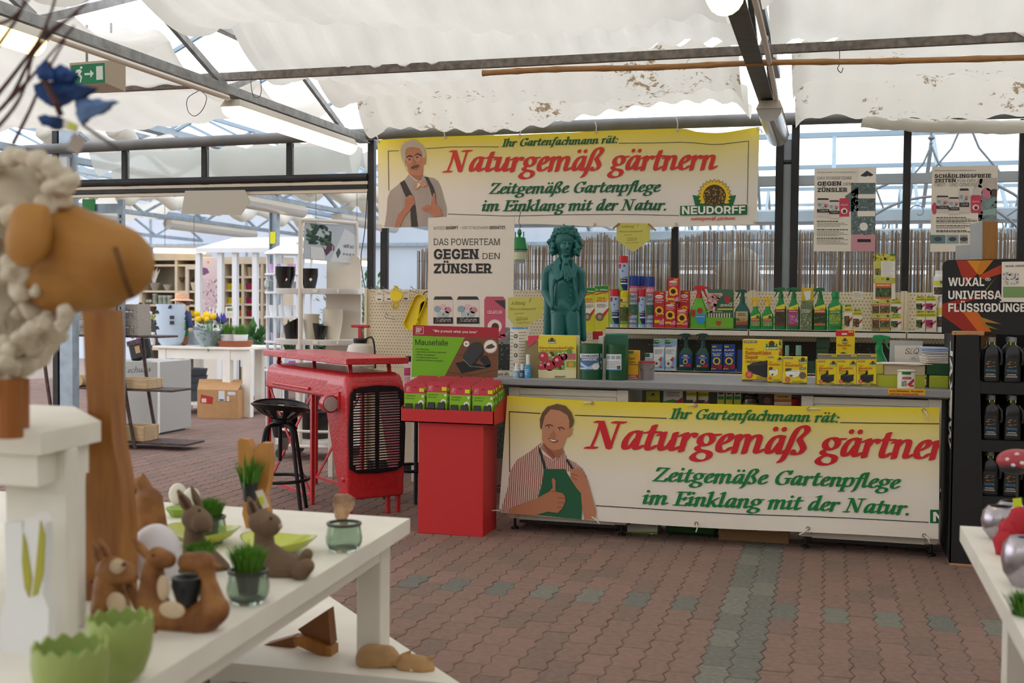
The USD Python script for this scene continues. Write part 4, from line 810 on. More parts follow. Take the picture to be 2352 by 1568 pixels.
def S_spider(f): f.r(0, 0, 1, 1, 'a9bfe0').p(((0, .2), (0, 1), (.75, 1), (.3, .6)), '7fb23a', 2).p(((.3, .55), (1, .5), (1, 1), (.62, 1), (.35, .8)), '1e2f6e', 3).p(((0, .05), (.35, .03), (.35, .14), (.18, .22), (0, .17)), 'b3202c', 4).e(.72, .1, .1, '2a2a2a', 4).e(.55, .3, .07, '3a2a22', 4).t('Spezial', .3, .98, .58, .05).t('Spray', .35, .9, .66, .04).r(.3, .73, 1, .78, 'e8eaf0', 5)
def S_blatt(f): f.r(0, 0, 1, 1, 'aeb6c2').r(0, 0, 1, .19, 'd8577c', 2).t('GRATIS 25%', .02, .98, .14, .085).t('Blatt', .1, .85, .31, .085, '1c1c22', wt=400).t('Glanz', .05, .95, .42, .085, '1c1c22', wt=400).veg(.02, .48, .98, .76, ('3f6650', '2d5a41', '48705a', '6d8f80'), 26, 3, 3).e(.2, .77, .15, 'c94a5c', 6).r(0, .84, 1, 1, '6d84b8', 3).t('CHRYSAL', .03, .97, .95, .055)
def S_yellowcan(f): f.r(0, 0, 1, .35, 'dcd06a').e(.25, .1, .16, '6b5320', 4).t('Schädlingsfrei', .05, .9, .2, .05, 'b5651e').t('Spray', .2, .8, .3, .05, 'b5651e').veg(0, .36, 1, .9, ('4c5a2c', '6d7d3a', '8a8a4a', '3a4622'), 40, 5).e(.62, .36, .13, '3f9444', 7).r(0, .92, 1, 1, '5aa04a', 5)
def S_wb(f): f.r(0, 0, 1, 1, '86b4d6').p(((0, .28), (1, .22), (.9, .6), (0, .8)), 'e6e8ea', 2).p(((.0, .04), (.6, .04), (.5, .14), (.3, .18), (0, .15)), '2c6a44', 3).t('Dr. Stähler', .05, .55, .1, .03).t('AMEISEN-EX', .04, .92, .27, .045, '8f3a4a').l(.1, .85, .36, 4, .04, .016, '6a7078').p(((.2, .82), (.72, .58), (.72, .72), (.3, .92)), 'c7403c', 4).e(.28, .82, .34, 'eceae6', 5).e(.28, .82, .3, 'd9d4cc', 6).p(((.15, .84), (.3, .78), (.42, .84), (.3, .87)), '3a3a3c', 7).r(.55, .92, .75, .98, 'cf3a3a', 6).price(.45, .05, .32)
def S_bluerose(f): f.t('CELAFLOR', .1, .9, .26, .07).t('Rosen-Pilzfrei', .12, .9, .38, .06, 'c9d4f0').t('SAPROL', .18, .82, .46, .065).e(.5, .66, .33, 'e4cd3a', 3, .15).e(.5, .66, .2, '1c2f5a', 4, .1).veg(.05, .84, .5, .97, ('a02430', 'c03040', '8a1c28'), 10, 3, 5).e(.8, .88, .2, 'b82a38', 6, .1).e(.8, .88, .1, '8f1c2c', 7, .05).r(0, .95, .45, .99, 'd8c63a', 7).price(.12, .06, .35)
def S_safdark(f): f.r(0, 0, 1, 1, '1f3f86').e(.5, .1, .2, 'ead9d2', 2, .06).t('SUBSTRAL', .36, .64, .12, .04, 'b02030').t('Rosen SAPROL', .18, .85, .28, .08, 'dfe5f2').t('Pilzfrei', .35, .7, .39, .07, 'dfe5f2').e(.5, .56, .2, 'd9c53c', 3).e(.5, .56, .12, '1b2650', 4).r(.03, .8, .35, .93, 'c3b93a', 4).p(((.4, .95), (.55, .82), (.8, .7), (.98, .75), (.9, .95)), 'b3232f', 4)
def S_veg(c1, txt, cols, sd=1):
    def d(f): f.r(0, 0, 1, 1, 'e6dfd0').r(0, .0, 1, .34, 'd5d04a', 2).p(((.1, 0), (.9, 0), (.8, .1), (.2, .1)), '2f7d46', 3).t(txt, .08, .92, .27, .08, '9a5a20', wt=700).p(((.45, .72), (1, .5), (1, .62), (.55, .85)), 'c43a52', 4).veg(.04, .5, .66, .95, cols, 22, sd, 4).r(.04, .9, .3, .97, 'e0b43a', 8).price(.4, .06, .4)
    return d
def S_neu(band, cols, sd=1, bcol='d2652c'):
    def d(f): f.r(0, 0, 1, 1, 'a9a450').r(0, 0, 1, .3, 'c9c35a', 2).logo(.78, .12, .07).r(0, .3, 1, .5, bcol, 3).t(band, .08, .9, .42, .07).veg(0, .5, 1, .92, cols, 26, sd, 3).r(0, .92, 1, 1, bcol, 7).price(.3, .05, .3)
    return d
def S_spr(top, band, cols, sd=1):
    def d(f): f.veg(0, .2, 1, .92, cols, 40, sd, 2).p(((0, .16), (1, 0), (1, .24), (0, .30)), 'dcd23c', 6).logo(.7, .13, .11).r(0, .27, 1, .42, band, 7).t(top, .08, .92, .37, .05, L=9).r(0, .9, 1, 1, band, 7)
    return d
def sugan(title, two=None, trap='house', duo=False):
    def d(f):
        f.r(.05, .02, .42, .075, '6f6a5c', 3).t('OHNE GIFT', .07, .4, .06, .025).logo(.83, .10, .085)
        f.t('Sugan', .1, .34, .24, .05, 'b5402a', wt=500); f.t(title, .1, .82, .355, .085, 'b5402a', wt=600)
        if two: f.t(two, .1, .44, .455, .085, 'b5402a', wt=600)
        f.l(.1, .6, .5, 2, .03, .014, '3a3826')
        if trap == 'big': f.p(((.14, .62), (.3, .55), (.95, .46), (1, .8), (.66, .9), (.3, .8), (.18, .76)), '2a2a2d', 4).p(((.14, .62), (.3, .55), (.95, .46), (.98, .53), (.35, .62)), '3b3b40', 5).e(.92, .62, .1, 'd8c81e', 6, .07)
        elif trap == 'box': f.p(((.1, .55), (.4, .48), (.7, .5), (.72, .66), (.5, .76), (.15, .7)), 'ece7dc', 4).p(((.1, .55), (.4, .48), (.7, .5), (.55, .58), (.2, .62)), 'f4f0e8', 5).e(.35, .69, .07, '1f6a4a', 6, .035).r(.12, .42, .36, .5, '4a4638', 6)
        else: f.p(((.18, .62), (.55, .58), (.85, .62), (.85, .8), (.6, .88), (.2, .84)), '262628', 4).p(((.15, .6), (.5, .52), (.52, .58), (.88, .56), (.85, .63), (.5, .66)), '333336', 5).r(.46, .40, .57, .56, '2a2a2c', 5)
        f.e(.2, .83, .1, 'cf4a4a', 6).e(.2, .83, .06, 'd97a70', 7).l(.4, .9, .88, 2, .03, .012, '4a4630')
        if duo: f.r(.7, .38, .95, .46, '55503f', 6).t('DUO', .73, .92, .445, .05, L=8).e(.82, .68, .14, '6a5d54', 6)
        f.r(0, .945, 1, 1, '5c584c', 6).t('www.neudorff.de', .3, .7, .985, .02, L=8)
    return d

# ================================================================ gondola shelving at the back
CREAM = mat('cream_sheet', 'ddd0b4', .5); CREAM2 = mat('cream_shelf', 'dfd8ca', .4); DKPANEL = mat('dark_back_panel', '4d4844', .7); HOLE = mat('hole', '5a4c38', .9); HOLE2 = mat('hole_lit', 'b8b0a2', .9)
YB, YS = 9.14, 8.72
seams = [-3.90, -2.81, -1.70, -.598, .533, 1.66]
for k, (a_, b_) in enumerate(zip(seams[:-1], seams[1:])):
    t = thing('shelf_unit', ['cream perforated wall unit at the left end beside the dark posts', 'cream perforated wall unit behind the tall poster display', 'cream shelf unit behind the statue with red boxes and spray cans', 'cream shelf unit with green spray bottles in the middle', 'cream shelf unit at the right end behind the black display'][k], 'shelf unit', ((a_+b_)/2, YB, 0))
    part(t, 'back_panel', bx(a_+.01, b_-.01, YB, YB+.03, 1.2, 1.59), CREAM, world=True)
    part(t, 'lower_back_panel', bx(a_+.01, b_-.01, YB, YB+.03, .1, 1.2), DKPANEL if k > 1 else CREAM, world=True)
    for x in (a_+.012, b_-.012): part(t, 'upright', bx(x-.011, x+.011, YB-.03, YB, 0, 1.6), CREAM, world=True)
    ds, lit = [], []; rg = random.Random(k)
    for i in range(int((b_-a_-.08)/.026)):
        for j in range(26):
            z = 1.57-j*.026; x = a_+.05+i*.026+.013*(j % 2)
            if z > 1.2 or k < 2: ds.append(mv(trimesh.creation.cylinder(.0042, .0008, sections=6), (x, YB-.0006, z), rx=90))
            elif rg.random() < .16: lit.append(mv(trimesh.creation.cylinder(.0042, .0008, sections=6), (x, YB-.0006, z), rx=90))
    part(t, 'perforation', cat(*ds), HOLE, smooth=False, world=True, kind='stuff')
    if lit: part(t, 'perforation', cat(*lit), HOLE2, smooth=False, world=True, kind='stuff')  # pale discs paint the light that shows through the holes
    if k > 1:
        for z, y in ((1.30, YS), (.975, YS-.04)):
            part(t, 'shelf', [bx(a_+.004, b_-.004, y, YB-.005, z-.012, z), bx(a_+.004, b_-.004, y, y+.012, z-.05, z, .003)], CREAM2, world=True)
Z1, Y1, Z2, Y2 = 1.30, YS+.012, .975, YS-.03
# ---- upper shelf, left to right
def hangcard(label, b, Y, w1, w2):
    t = carton('hanging_box', label, b, Py(0, b[3], Y)[2], 'd9d43a', S_stick(w1, w2), Y, .03); Yq, x0, x1, zt = dims(b, 0, Y)
    part(t, 'hook', tube([((x0+x1)/2, Y-.03, zt-.012), ((x0+x1)/2, Y+.02, zt-.018), ((x0+x1)/2, YB, zt-.02)], .002, 6), mat('wire'), world=True); return t
hangcard('hanging green and yellow glue-board pack printed GELBTAFELN, right of the statue', (1340, 660, 1366, 741), 8.79, 'GELB-', 'TAFELN')
hangcard('hanging green and yellow pack printed GELB-STICKS, left of the first spray can', (1366, 656, 1398, 742), 8.76, 'GELB-', 'STICKS')
can('spray_can', 'red-capped blue insect spray can at the left end of the upper shelf', (1399, 663, 1420.5, 744), Z1, Y1, 'c8232b', 'a9bfe0', S_spider)
yc = can('spray_can', 'yellow-capped spray can with leaf picture, under the stacked can', (1421, 667, 1442.5, 744.5), Z1, Y1, 'e0cd12', 'd5cf5a', S_yellowcan)
can('spray_can', 'red-capped insect spray can stacked on top of the yellow-capped can', (1418.5, 587, 1440, 666.5), Py(1430, 667, Y1)[2]+.001, Y1, 'c8232b', 'a9bfe0', S_spider)
can('spray_can', 'blue-capped tall leaf-shine can on the left of the three', (1443, 633, 1463, 745), Z1, Y1, '1e3c8f', 'aeb6c2', S_blatt)
can('spray_can', 'blue-capped tall leaf-shine can half hidden in the middle', (1462, 634, 1481, 742), Z1, Y1+.085, '1e3c8f', 'aeb6c2', S_blatt)
can('spray_can', 'blue-capped tall leaf-shine can on the right of the three', (1482, 635, 1501, 745), Z1, Y1, '1e3c8f', 'aeb6c2', S_blatt)
can('spray_can', 'red-capped insect spray can in front of the blue-capped cans', (1463.5, 664, 1481, 745), Z1, Y1, 'c8232b', 'a9bfe0', S_spider)
RG = 'red insecticide boxes on the upper shelf'
carton('insecticide_box', 'tall red insecticide box with orange flower, leftmost of the red group', (1502, 668, 1526, 745.5), Z1, 'c62a2e', S_red, Y1, .05, group=RG)
r1 = carton('insecticide_box', 'red insecticide box standing under the topmost red box', (1526.5, 692, 1552, 746), Z1, 'c62a2e', S_red, Y1, .05, group=RG)
carton('insecticide_box', 'short red insecticide box at the front right of the red group', (1553, 707, 1579.5, 746.5), Z1, 'c62a2e', S_red, Y1-.008, .05, group=RG)
carton('insecticide_box', 'topmost red insecticide box stacked on another red box', (1533.5, 638, 1559, 691.5), Py(1540, 692, Y1)[2]+.001, 'c62a2e', S_red, Y1+.002, .05, group=RG)
carton('insecticide_box', 'red insecticide box standing behind the short one', (1561, 667, 1583, 742), Z1, 'c62a2e', S_red, Y1+.06, .05, group=RG)
carton('insecticide_box', 'red insecticide box half hidden at the back under the topmost', (1541, 692, 1560, 742), Z1, 'b8262a', S_red, Y1+.07, .05, group=RG)
bottle('sprayer_bottle', 'lime green bottle with a big red spray head on the upper shelf', (1582, 655, 1625, 746.5), Z1, Y1, '5fae2c', [(0, .9), (.03, .97), (.4, 1.0), (.62, .88), (.8, .62), (1, .42)], lambda f: f.p(((.0, .28), (.3, .22), (.3, .5), (.15, .65), (0, .5)), 'b02a34', 2).e(.62, .28, .2, 'b8303a', 3).p(((.3, .5), (1, .45), (1, .85), (.65, 1), (.4, .85)), '2f8fd0', 4).t('Lizetan Plus', .36, .95, .62, .06), (.5, .98), head='c3262c', hh=.3, hd=1)
tL = thing('display_tray', 'lime shelf tray holding flower-printed plant stick blisters', 'display tray', (Py(1653, 748, Y1)[0], Y1+.06, Z1))
x0, x1 = Py(1621, 748, Y1)[0], Py(1684, 748, Y1)[0]; zt = Py(1650, 664, Y1)[2]
part(tL, 'tray', [bx(x0, x1, Y1, Y1+.006, Z1, Z1+.085), bx(x0, x1, Y1+.12, Y1+.126, Z1, Z1+.085), bx(x0, x0+.006, Y1+.006, Y1+.12, Z1, Z1+.085), bx(x1-.006, x1, Y1+.006, Y1+.12, Z1, Z1+.085), bx(x0, x1, Y1, Y1+.126, Z1, Z1+.004)], cm_('6fae2c'), world=True)
for q in range(4): part(tL, 'blister_card', bx(x0+.01, x1-.008, Y1+.02+q*.025, Y1+.024+q*.025, Z1+.005, zt-.004*q), cm_('3d6b4a'), world=True)
a = Art(); f = Face(a, 1624, 666, 1683, 734); f.veg(.0, .1, .6, .75, ('d9a0a8', 'c03a58', 'd06a88', '7a9a58', 'e0b0b8'), 45, 6).p(((.55, .2), (1, .25), (1, .7), (.3, .7), (.4, .4)), '2f5f45', 6).p(((.68, .2), (.9, .2), (.88, .4), (.78, .48), (.68, .38)), 'b03040', 7).t('LIZETAN PLUS', .5, .98, .55, .07, L=8).r(.4, .62, 1, .67, 'd6c63a', 8)
for q in range(9): f.p(((.05+q*.1, .78), (.1+q*.1, .78), (.1+q*.1, .98), (.05+q*.1, .98)), 'd8c4b4', 8)
f.price(.86, .42, .13); put_art(tL, a, on_y(Y1+.019), 'printed_front')
a = Art(); a.poly([(1644, 737), (1657, 737), (1656, 744), (1650, 748), (1645, 744)], 'b8403c', 1); put_art(tL, a, on_y(Y1), 'tray_print')
TRG = [(0, .92), (.03, 1.0), (.55, 1.0), (.68, .85), (.82, .5), (.86, .36), (1, .32)]
bottle('sprayer_bottle', 'dark teal bottle with a tan label and dark spray head', (1685.5, 664, 1722, 748.5), Z1, Y1, '14504c', TRG, lambda f: f.r(0, 0, 1, 1, 'b9a878').r(0, .62, 1, 1, 'a0522e', 2).veg(0, .5, 1, .78, ('b08a5a', '8a3a28', '6a7a48', 'c9a878'), 16, 4, 3).l(.2, .8, .15, 2, .12, .05, '4a4230').e(.13, .6, .12, '3f6a5a', 7), (.6, .97), head='1b4b45', hh=.26)
SP2 = [(0, .92), (.03, 1), (.5, 1), (.66, .9), (.85, .45), (1, .4)]
S_y = lambda f: f.p(((0, .25), (1, .0), (1, .35), (0, .42)), 'd9d03c', 1).logo(.78, .2, .1).r(0, .4, 1, .62, 'b03038', 3).t('Schädlingsfrei', .06, .94, .54, .09).veg(0, .62, 1, 1, ('8a9a58', 'b0b07a', '6a7a48', 'c8a898', 'e0dcc8'), 20, 5, 3)
bottle('sprayer_bottle', 'small green bottle with yellow spray head, left of the pair', (1721, 683, 1748, 750), Z1, Y1-.004, '128a3c', SP2, S_y, (.55, .97), head='e3b41e', hh=.28)
bottle('sprayer_bottle', 'small green bottle with yellow spray head, right of the pair', (1748.5, 683, 1776.5, 750.5), Z1, Y1-.006, '128a3c', SP2, S_y, (.55, .97), head='e3b41e', hh=.28)
SP3 = [(0, .95), (.02, 1), (.6, 1), (.72, .8, -.4), (.86, .5, -.1), (1, .36, 0)]
S3 = [S_spr('BLATTLAUSFREI', '7a2c30', ('3d3a28', '5a4a30', '6d5a3c', '4a5a30'), 1), S_spr('ROSENPILZ', 'b03058', ('b05a98', '8a3a78', 'd0b43a', 'e8e0e0', '6a2a58'), 2), S_spr('SPINNMILBEN', 'c0703a', ('3a4428', '5a6438', '6a7a58', '2e3620'), 3)]
bottle('sprayer_bottle', 'green spray bottle with a dark red label, left of the purple-flower one', (1778.5, 659, 1806, 749), Z1, Y1, '127a38', SP3, S3[0], (.42, .97), head='186a3c', hh=.24)
bottle('sprayer_bottle', 'green spray bottle with purple and yellow flowers on its label', (1807, 659, 1837, 751), Z1, Y1-.006, '127a38', SP3, S3[1], (.42, .97), head='186a3c', hh=.24)
carton('spray_box', 'olive box with white spray head picture behind it, among green sprayers', (1838, 700, 1865, 751), Z1, '6a7a58', lambda f: f.veg(0, .2, 1, 1, ('6a7a58', '8a9a78', 'b8b8a8', '4a5a3a', 'c8c8b8'), 40, 8).l(.1, .9, .2, 3, .06, .03, 'd8d8c8', 8), Y1-.006, .05)
carton('spray_box', 'yellow and olive carton standing at the back among green sprayers', (1840, 661, 1868, 745), Z1, 'd9b72c', lambda f: f.p(((.2, .1), (.8, .08), (.75, .3), (.4, .35)), 'e8e6e0', 2).veg(0, .35, 1, .7, ('7a8a60', '5a6a48', '98a080'), 12, 3, 3), Y1+.05, .04)
bottle('sprayer_bottle', 'green spray bottle with a brown vegetable label, right of the olive box', (1866, 660, 1899.5, 750), Z1, Y1, '127a38', SP3, S3[2], (.42, .97), head='186a3c', hh=.24)
bottle('concentrate_bottle', 'square green bottle with pale cap and leaf label, last of the tall ones', (1901, 670, 1934.5, 752), Z1, Y1-.006, '1c8a48', [(0, .95), (.02, 1), (.72, 1), (.80, .85), (.86, .5), (1, .5)], S_spr('UNKRAUTFREI', '4a8a3a', ('8aa84a', '6a983a', 'a8c060', '557a30'), 6), (.36, .96), cap='1f8a4c', hh=.14, cat_='bottle')
vc1, vc2, vc3 = ('5a4a30', '8a6a48', '4a3a28', '9a8a58'), ('4a5a38', '6a7a50', '303a22', '8a9a68'), ('b03a6a', 'd05a88', '7a2048', '5a3a38')
carton('plant_care_box', 'slim yellow and white box with brown roots, left of two', (1938.5, 699, 1957.5, 752), Z1, 'd9d2b4', S_veg('', 'KOMPOST', vc1, 1), Y1-.006)
carton('plant_care_box', 'shorter yellow and white box with brown roots, right of two', (1958.5, 710, 1980.5, 753), Z1, 'd9d2b4', S_veg('', 'BODEN', vc1, 2), Y1-.006)
PG = 'small plant care boxes stacked on the upper shelf'
zc = Py(2010, 719.5, Y1)[2]+.0015
for i, (x0_, x1_, dr, nm, cl) in enumerate(((2003.5, 2019.5, S_neu('TOMATEN', vc1, 1, '8a4a3a'), 'dark green narrow', '8a8a50'), (2021, 2044.5, S_neu('KRÄUTER', vc2, 2), 'orange-banded olive', 'a9a450'), (2046, 2070, S_veg('', 'RAUPEN', vc2, 3), 'white and yellow caterpillar', 'd9d2b4'))):
    carton('plant_care_box', f'{nm} plant care box, bottom of its stack of two', (x0_, 721, x1_, 753), Z1, cl, dr, Y1-.006, group=PG)
    carton('plant_care_box', f'{nm} plant care box, top of its stack of two', (x0_, 687 if i else 690, x1_, 720), zc, cl, dr, Y1-.006, .055, group=PG)
carton('plant_care_box', 'larger olive box with orange band lying on the small stacks', (2010.5, 635, 2047.5, 686), Py(2030, 686.6, Y1)[2]+.001, 'b5b05a', S_neu('SPINNMILBEN', vc2, 5), Y1-.004, .05)
for i, (x0_, x1_, dr, c) in enumerate(((2103.5, 2125, S_veg('', 'ROSEN', vc2, 7), 'dark leaves'), (2126, 2150, S_veg('', 'MILBEN', vc3, 8), 'pink blossoms'))):
    carton('plant_care_box', f'white and yellow box with {c}, bottom right stack by the black display', (x0_, 714, x1_, 754.5), Z1, 'ddd6c0', dr, Y1-.006, group=PG)
    carton('plant_care_box', f'white and yellow box with {c}, top right stack by the black display', (x0_, 680, x1_, 713), Py(2120, 713.6, Y1)[2]+.001, 'ddd6c0', dr, Y1-.006, group=PG)
S_wbt = lambda f: f.r(0, 0, 1, .35, 'd5d04a').p(((.5, 0), (1, 0), (1, .2), (.6, .2)), '2f7d46', 2).veg(0, .45, 1, .95, ('4a3a30', '7a6a58', '9a8a78', '2e2420'), 18, 9, 2)
WB = [(0, .92), (.03, 1), (.86, 1), (.95, .85), (1, .7)]
wq = bottle('granulate_bottle', 'white bottle with yellow and brown label, lower one beside the black display', (2151.5, 680, 2178, 755), Z1, Y1, 'e6e4de', WB, S_wbt, (.35, .97), cap='e4e4e6', hh=.16, cat_='bottle', e=2.2, dep=1)
bottle('granulate_bottle', 'white bottle with yellow and brown label, stacked on its twin', (2142, 621, 2168, 679), Py(2155, 680, Y1+.02)[2]+.004, 'e6e4de', WB, S_wbt, (.4, .97), Y1+.005) if False else bottle('granulate_bottle', 'white bottle with yellow and brown label, stacked on its twin', (2144, 621, 2172, 679.5), Py(2160, 680, Y1)[2]+.0005, Y1, 'e6e4de', WB, S_wbt, (.4, .97), cap='e4e4e6', hh=.16, cat_='bottle', e=2.2, dep=1)
c6 = crop(1680, 560, 4.704)
def dC(a): Face(a, 2006, 583, 2057, 650).r(.0, 0, 1, 1, 'd7cf9c').veg(0, .0, 1, .25, ('c9c04a', 'a9a838', 'd8d060'), 40, 4, 2).r(.35, .25, .97, .82, 'e6e2da', 6).l(.42, .9, .3, 7, .07, .02, 'b0aca4', 7).r(.08, .28, .33, .7, 'c9c04a', 6).veg(.08, .5, .33, .72, ('5a6a38', '8a8a48', 'b05058'), 10, 5, 7).r(.75, .0, 1, .06, '2f7d46', 7).r(0, .84, 1, 1, 'b8b448', 6)
poster('yellow and white info card standing behind the top olive box', [(2006, 583), (2057, 583), (2056, 752), (2005, 751)], YB-.02, dC, 'info card', 'info_card')
poster('small white notice stuck on the perforated panel', [(1958, 669), (1982, 669), (1981, 688), (1957.5, 687)], YB-.003, lambda a: a.lines(1961, 673, 1979, 3, 4, 1.2, '9a988f'), 'notice', 'notice')
# ---- lower shelf
AB = 'white and blue ant powder boxes on the lower shelf'
carton('ant_powder_box', 'white and blue ant powder box, left of the pair', (1500.5, 778, 1526.5, 846), Z2, 'bcd0de', S_wb, Y2, .05, group=AB)
carton('ant_powder_box', 'white and blue ant powder box, right of the pair', (1527.5, 778, 1553.5, 846.5), Z2, 'bcd0de', S_wb, Y2, .05, group=AB)
carton('ant_powder_box', 'small white and blue ant bait box left of the two tall ones', (1481, 811, 1499.5, 846), Z2, 'd2dade', lambda f: f.r(0, 0, .6, .25, '2c6a44', 2).l(.1, .9, .35, 4, .12, .05, '7a8088'), Y2, .05)
bottle('sprayer_bottle', 'dark green rose spray bottle with a blue label, left on the lower shelf', (1556, 765, 1592.5, 846), Z2, Y2, '17453a', TRG, S_safdark, (.6, .97), head='163a34', hh=.28)
bottle('sprayer_bottle', 'dark green rose spray bottle with a blue label, right on the lower shelf', (1595, 765, 1632, 847), Z2, Y2, '17453a', TRG, S_safdark, (.6, .97), head='163a34', hh=.28)
for i, (p, q, w) in enumerate(((1633, 1659, 'left of two beside the dark sprayers'), (1661, 1688, 'right of two near the big yellow box'), (1692, 1704, 'peeping out behind the big yellow box'))):
    carton('rose_care_box', f'blue rose care box with red rose, {w}', (p, 791 if i < 2 else 803, q, 848.5), Z2, '24408a', S_bluerose if i < 2 else None, Y2-.01 if i < 2 else Y2+.02, .05)
for i, (p, q, v0) in enumerate(((1799, 1814, 793), (1824, 1846, 793))):
    bottle('concentrate_bottle', f'green bottle with milky cap behind the yellow bait boxes, {("left", "right")[i]} one', (p-(4 if i else 1), v0, q+(0 if i else 2), 850), Z2, Y2+.02, '1a7a48', [(0, 1), (.6, 1), (.75, .6), (1, .5)], None, cap='7fae98', hh=.35, cat_='bottle')
carton('spray_box', 'green leaf-patterned carton behind the biggest yellow bait box', (1763, 779, 1797, 848), Z2, '7a8a48', S_neu('BLATT', vc2, 9), Y2+.06, .05)
for i, (b, z) in enumerate((((1874, 826, 1902, 851), Z2), ((1874, 800, 1903, 825), 0), ((1855, 829, 1872, 851), Z2), ((1875, 776, 1906, 799), 0))):
    zz = z or Py(1880, b[3]+.6, Y2+.07)[2]+.001
    carton('seed_box', ['olive seed box behind the front mouse bait boxes', 'dark green pack second from the bottom on the lower shelf stack', 'dark green pack in the gap right of the DUO box', 'dark green pack on top of the lower shelf stack'][i], b, zz, ('5a6a3a', '2f4a30', '2c4a34', '2a4530')[i], S_neu('', vc2, 11) if i == 0 else None, Y2+.07, .08)

# ================================================================ counter
LAM = mat('grey_laminate', '8d8e90', .45, var=.05, vs=60); CAB = mat('cabinet_white', 'd3ccbe', .5, var=.04, vs=3); FOOT = mat('black_plastic', '1a1a1b', .5)
ZC = .996
wt = thing('worktop', 'long grey laminate worktop carrying the statue and the bait boxes', 'worktop', (-.7, 7.4, .95))
part(wt, 'top_board', bx(-2.10, .80, 7.02, 7.87, .952, ZC, .004), LAM, world=True)
part(wt, 'support_rail', [bx(-1.98, .72, 7.16, 7.18, .935, .952), bx(-1.98, .72, 7.78, 7.80, .935, .952)], CAB, world=True)
def cabinet(x0, x1, label):
    t = thing('counter_cabinet', label, 'cabinet', ((x0+x1)/2, 7.1, 0)); y = 7.085; pw = .075
    part(t, 'carcass', [bx(x0+.01, x1-.01, y+.012, y+.6, .075, .93), bx(x0+pw, x1-pw, y+.002, y+.012, .89, .93)], CAB, world=True)
    for a_, b_ in ((x0, x0+pw), (x1-pw, x1)): part(t, 'corner_post', bx(a_+.001, b_-.001, y, y+.08, .085, .935, .003), CAB, world=True)
    part(t, 'front_panel', bx(x0+pw+.002, x1-pw-.002, y+.006, y+.012, .07, .885, .002), CAB, world=True)
    part(t, 'plinth', bx(x0+pw, x1-pw, y+.03, y+.04, .045, .075), FOOT, world=True)
    for xx in (x0+.04, x1-.04):
        for yy in (y+.045, y+.56): part(t, 'foot', lathe([(0, 0), (.026, 0), (.026, .012), (.009, .022), (.009, .085), (0, .085)], 14, (xx, yy, 0)), FOOT, world=True)
cabinet(Py(1166, 1100, 7.085)[0], Py(1441, 1100, 7.085)[0], 'white metal counter cabinet under the left half of the lower banner')
cabinet(Py(1837, 1100, 7.085)[0], Py(2160, 1100, 7.085)[0], 'white metal counter cabinet under the right half of the lower banner')
xa, xb = Py(1442, 1100, 7.085)[0]+.002, Py(1836, 1100, 7.085)[0]-.002
us = thing('counter_shelf', 'low shelf between the two counter cabinets, mostly behind the banner', 'shelf', ((xa+xb)/2, 7.4, .76))
part(us, 'board', bx(xa, xb, 7.17, 7.68, .765, .783), CAB, world=True); part(us, 'support_rail', bx(xa, xb, 7.66, 7.68, .72, .765), CAB, world=True)
ZU = .783; yy = 7.26
def uprod(i, label, u0, u1, v0, col, dr=None, dy=0): return carton('shelf_product_box', label, (u0, v0, u1, 942+0), ZU, col, dr, yy+dy, .06)
GS = lambda w: (lambda f: f.r(0, 0, 1, 1, 'c9c03a').r(0, 0, 1, .1, '1a7a40', 2).logo(.5, .25, .08).t(w, .08, .9, .6, .09, '5a6a20'))
uprod(0, 'green-edged yellow plant spray box under the worktop, leftmost of the row', 1484, 1516, 893, '1a7a40', GS('Spruzit'))
uprod(1, 'white box with green and red waves under the worktop', 1523, 1568, 891, 'dcd8d0', lambda f: f.l(.2, .85, .1, 4, .08, .03, '6a6866').p(((0, .6), (.5, .5), (1, .62), (1, .8), (0, .8)), '4a9a3a', 2).p(((.5, .7), (1, .4), (1, .75), (.7, .9)), 'b8304a', 3))
uprod(2, 'yellow and green lawn box under the worktop', 1576, 1600, 894, 'c9c23a', S_veg('', 'RASEN', vc2, 3))
uprod(3, 'olive lawn box beside the yellow and green one under the worktop', 1603, 1627, 895, 'a8a040', S_veg('', 'RASEN', vc1, 4), .02)
for i, u in enumerate((1646, 1665, 1684)): uprod(4+i, f'small white box with brown picture and green foot, {("left", "middle", "right")[i]} of three under the worktop', u+1, u+18, 892, 'ddd6cc', lambda f: f.p(((.1, .1), (.8, .02), (.9, .25), (.3, .3)), '7a4a3a', 2).r(0, .35, 1, 1, 'c9d04a', 1).r(.1, .35, .9, .5, '3a8a3a', 3))
jr = thing('bait_jar', 'clear jar of dark bait with a yellow label under the worktop', 'jar', (Py(1723, 935, yy+.03)[0], yy+.04, ZU)); part(jr, 'jar_body', lathe([(0, 0), (.05, 0), (.053, .01), (.053, .10), (.045, .115), (.045, .125), (0, .125)], 20), mat('dark_jar', '4a3a22', .2, coat=.5)); part(jr, 'label_band', lathe([(.0535, .035), (.0535, .08)], 20), mat('yellow_label', 'b8a83a', .5)); part(jr, 'lid', lathe([(.047, .122), (.047, .135), (0, .136)], 20), FOOT)
uprod(8, 'dark brown box with round picture under the worktop', 1749, 1775, 897, '4a3228', lambda f: f.e(.5, .5, .3, '7a5a48', 2))
uprod(9, 'orange and white natural care box under the worktop', 1778, 1818, 892, 'd9762c', lambda f: f.r(0, .0, 1, .5, 'e8b878', 1).r(.25, 0, .75, .15, '2f7d46', 3).t('NATUR', .2, .8, .42, .08, '8a3a1c', L=4).r(0, .62, 1, .75, 'e6ddd0', 3))
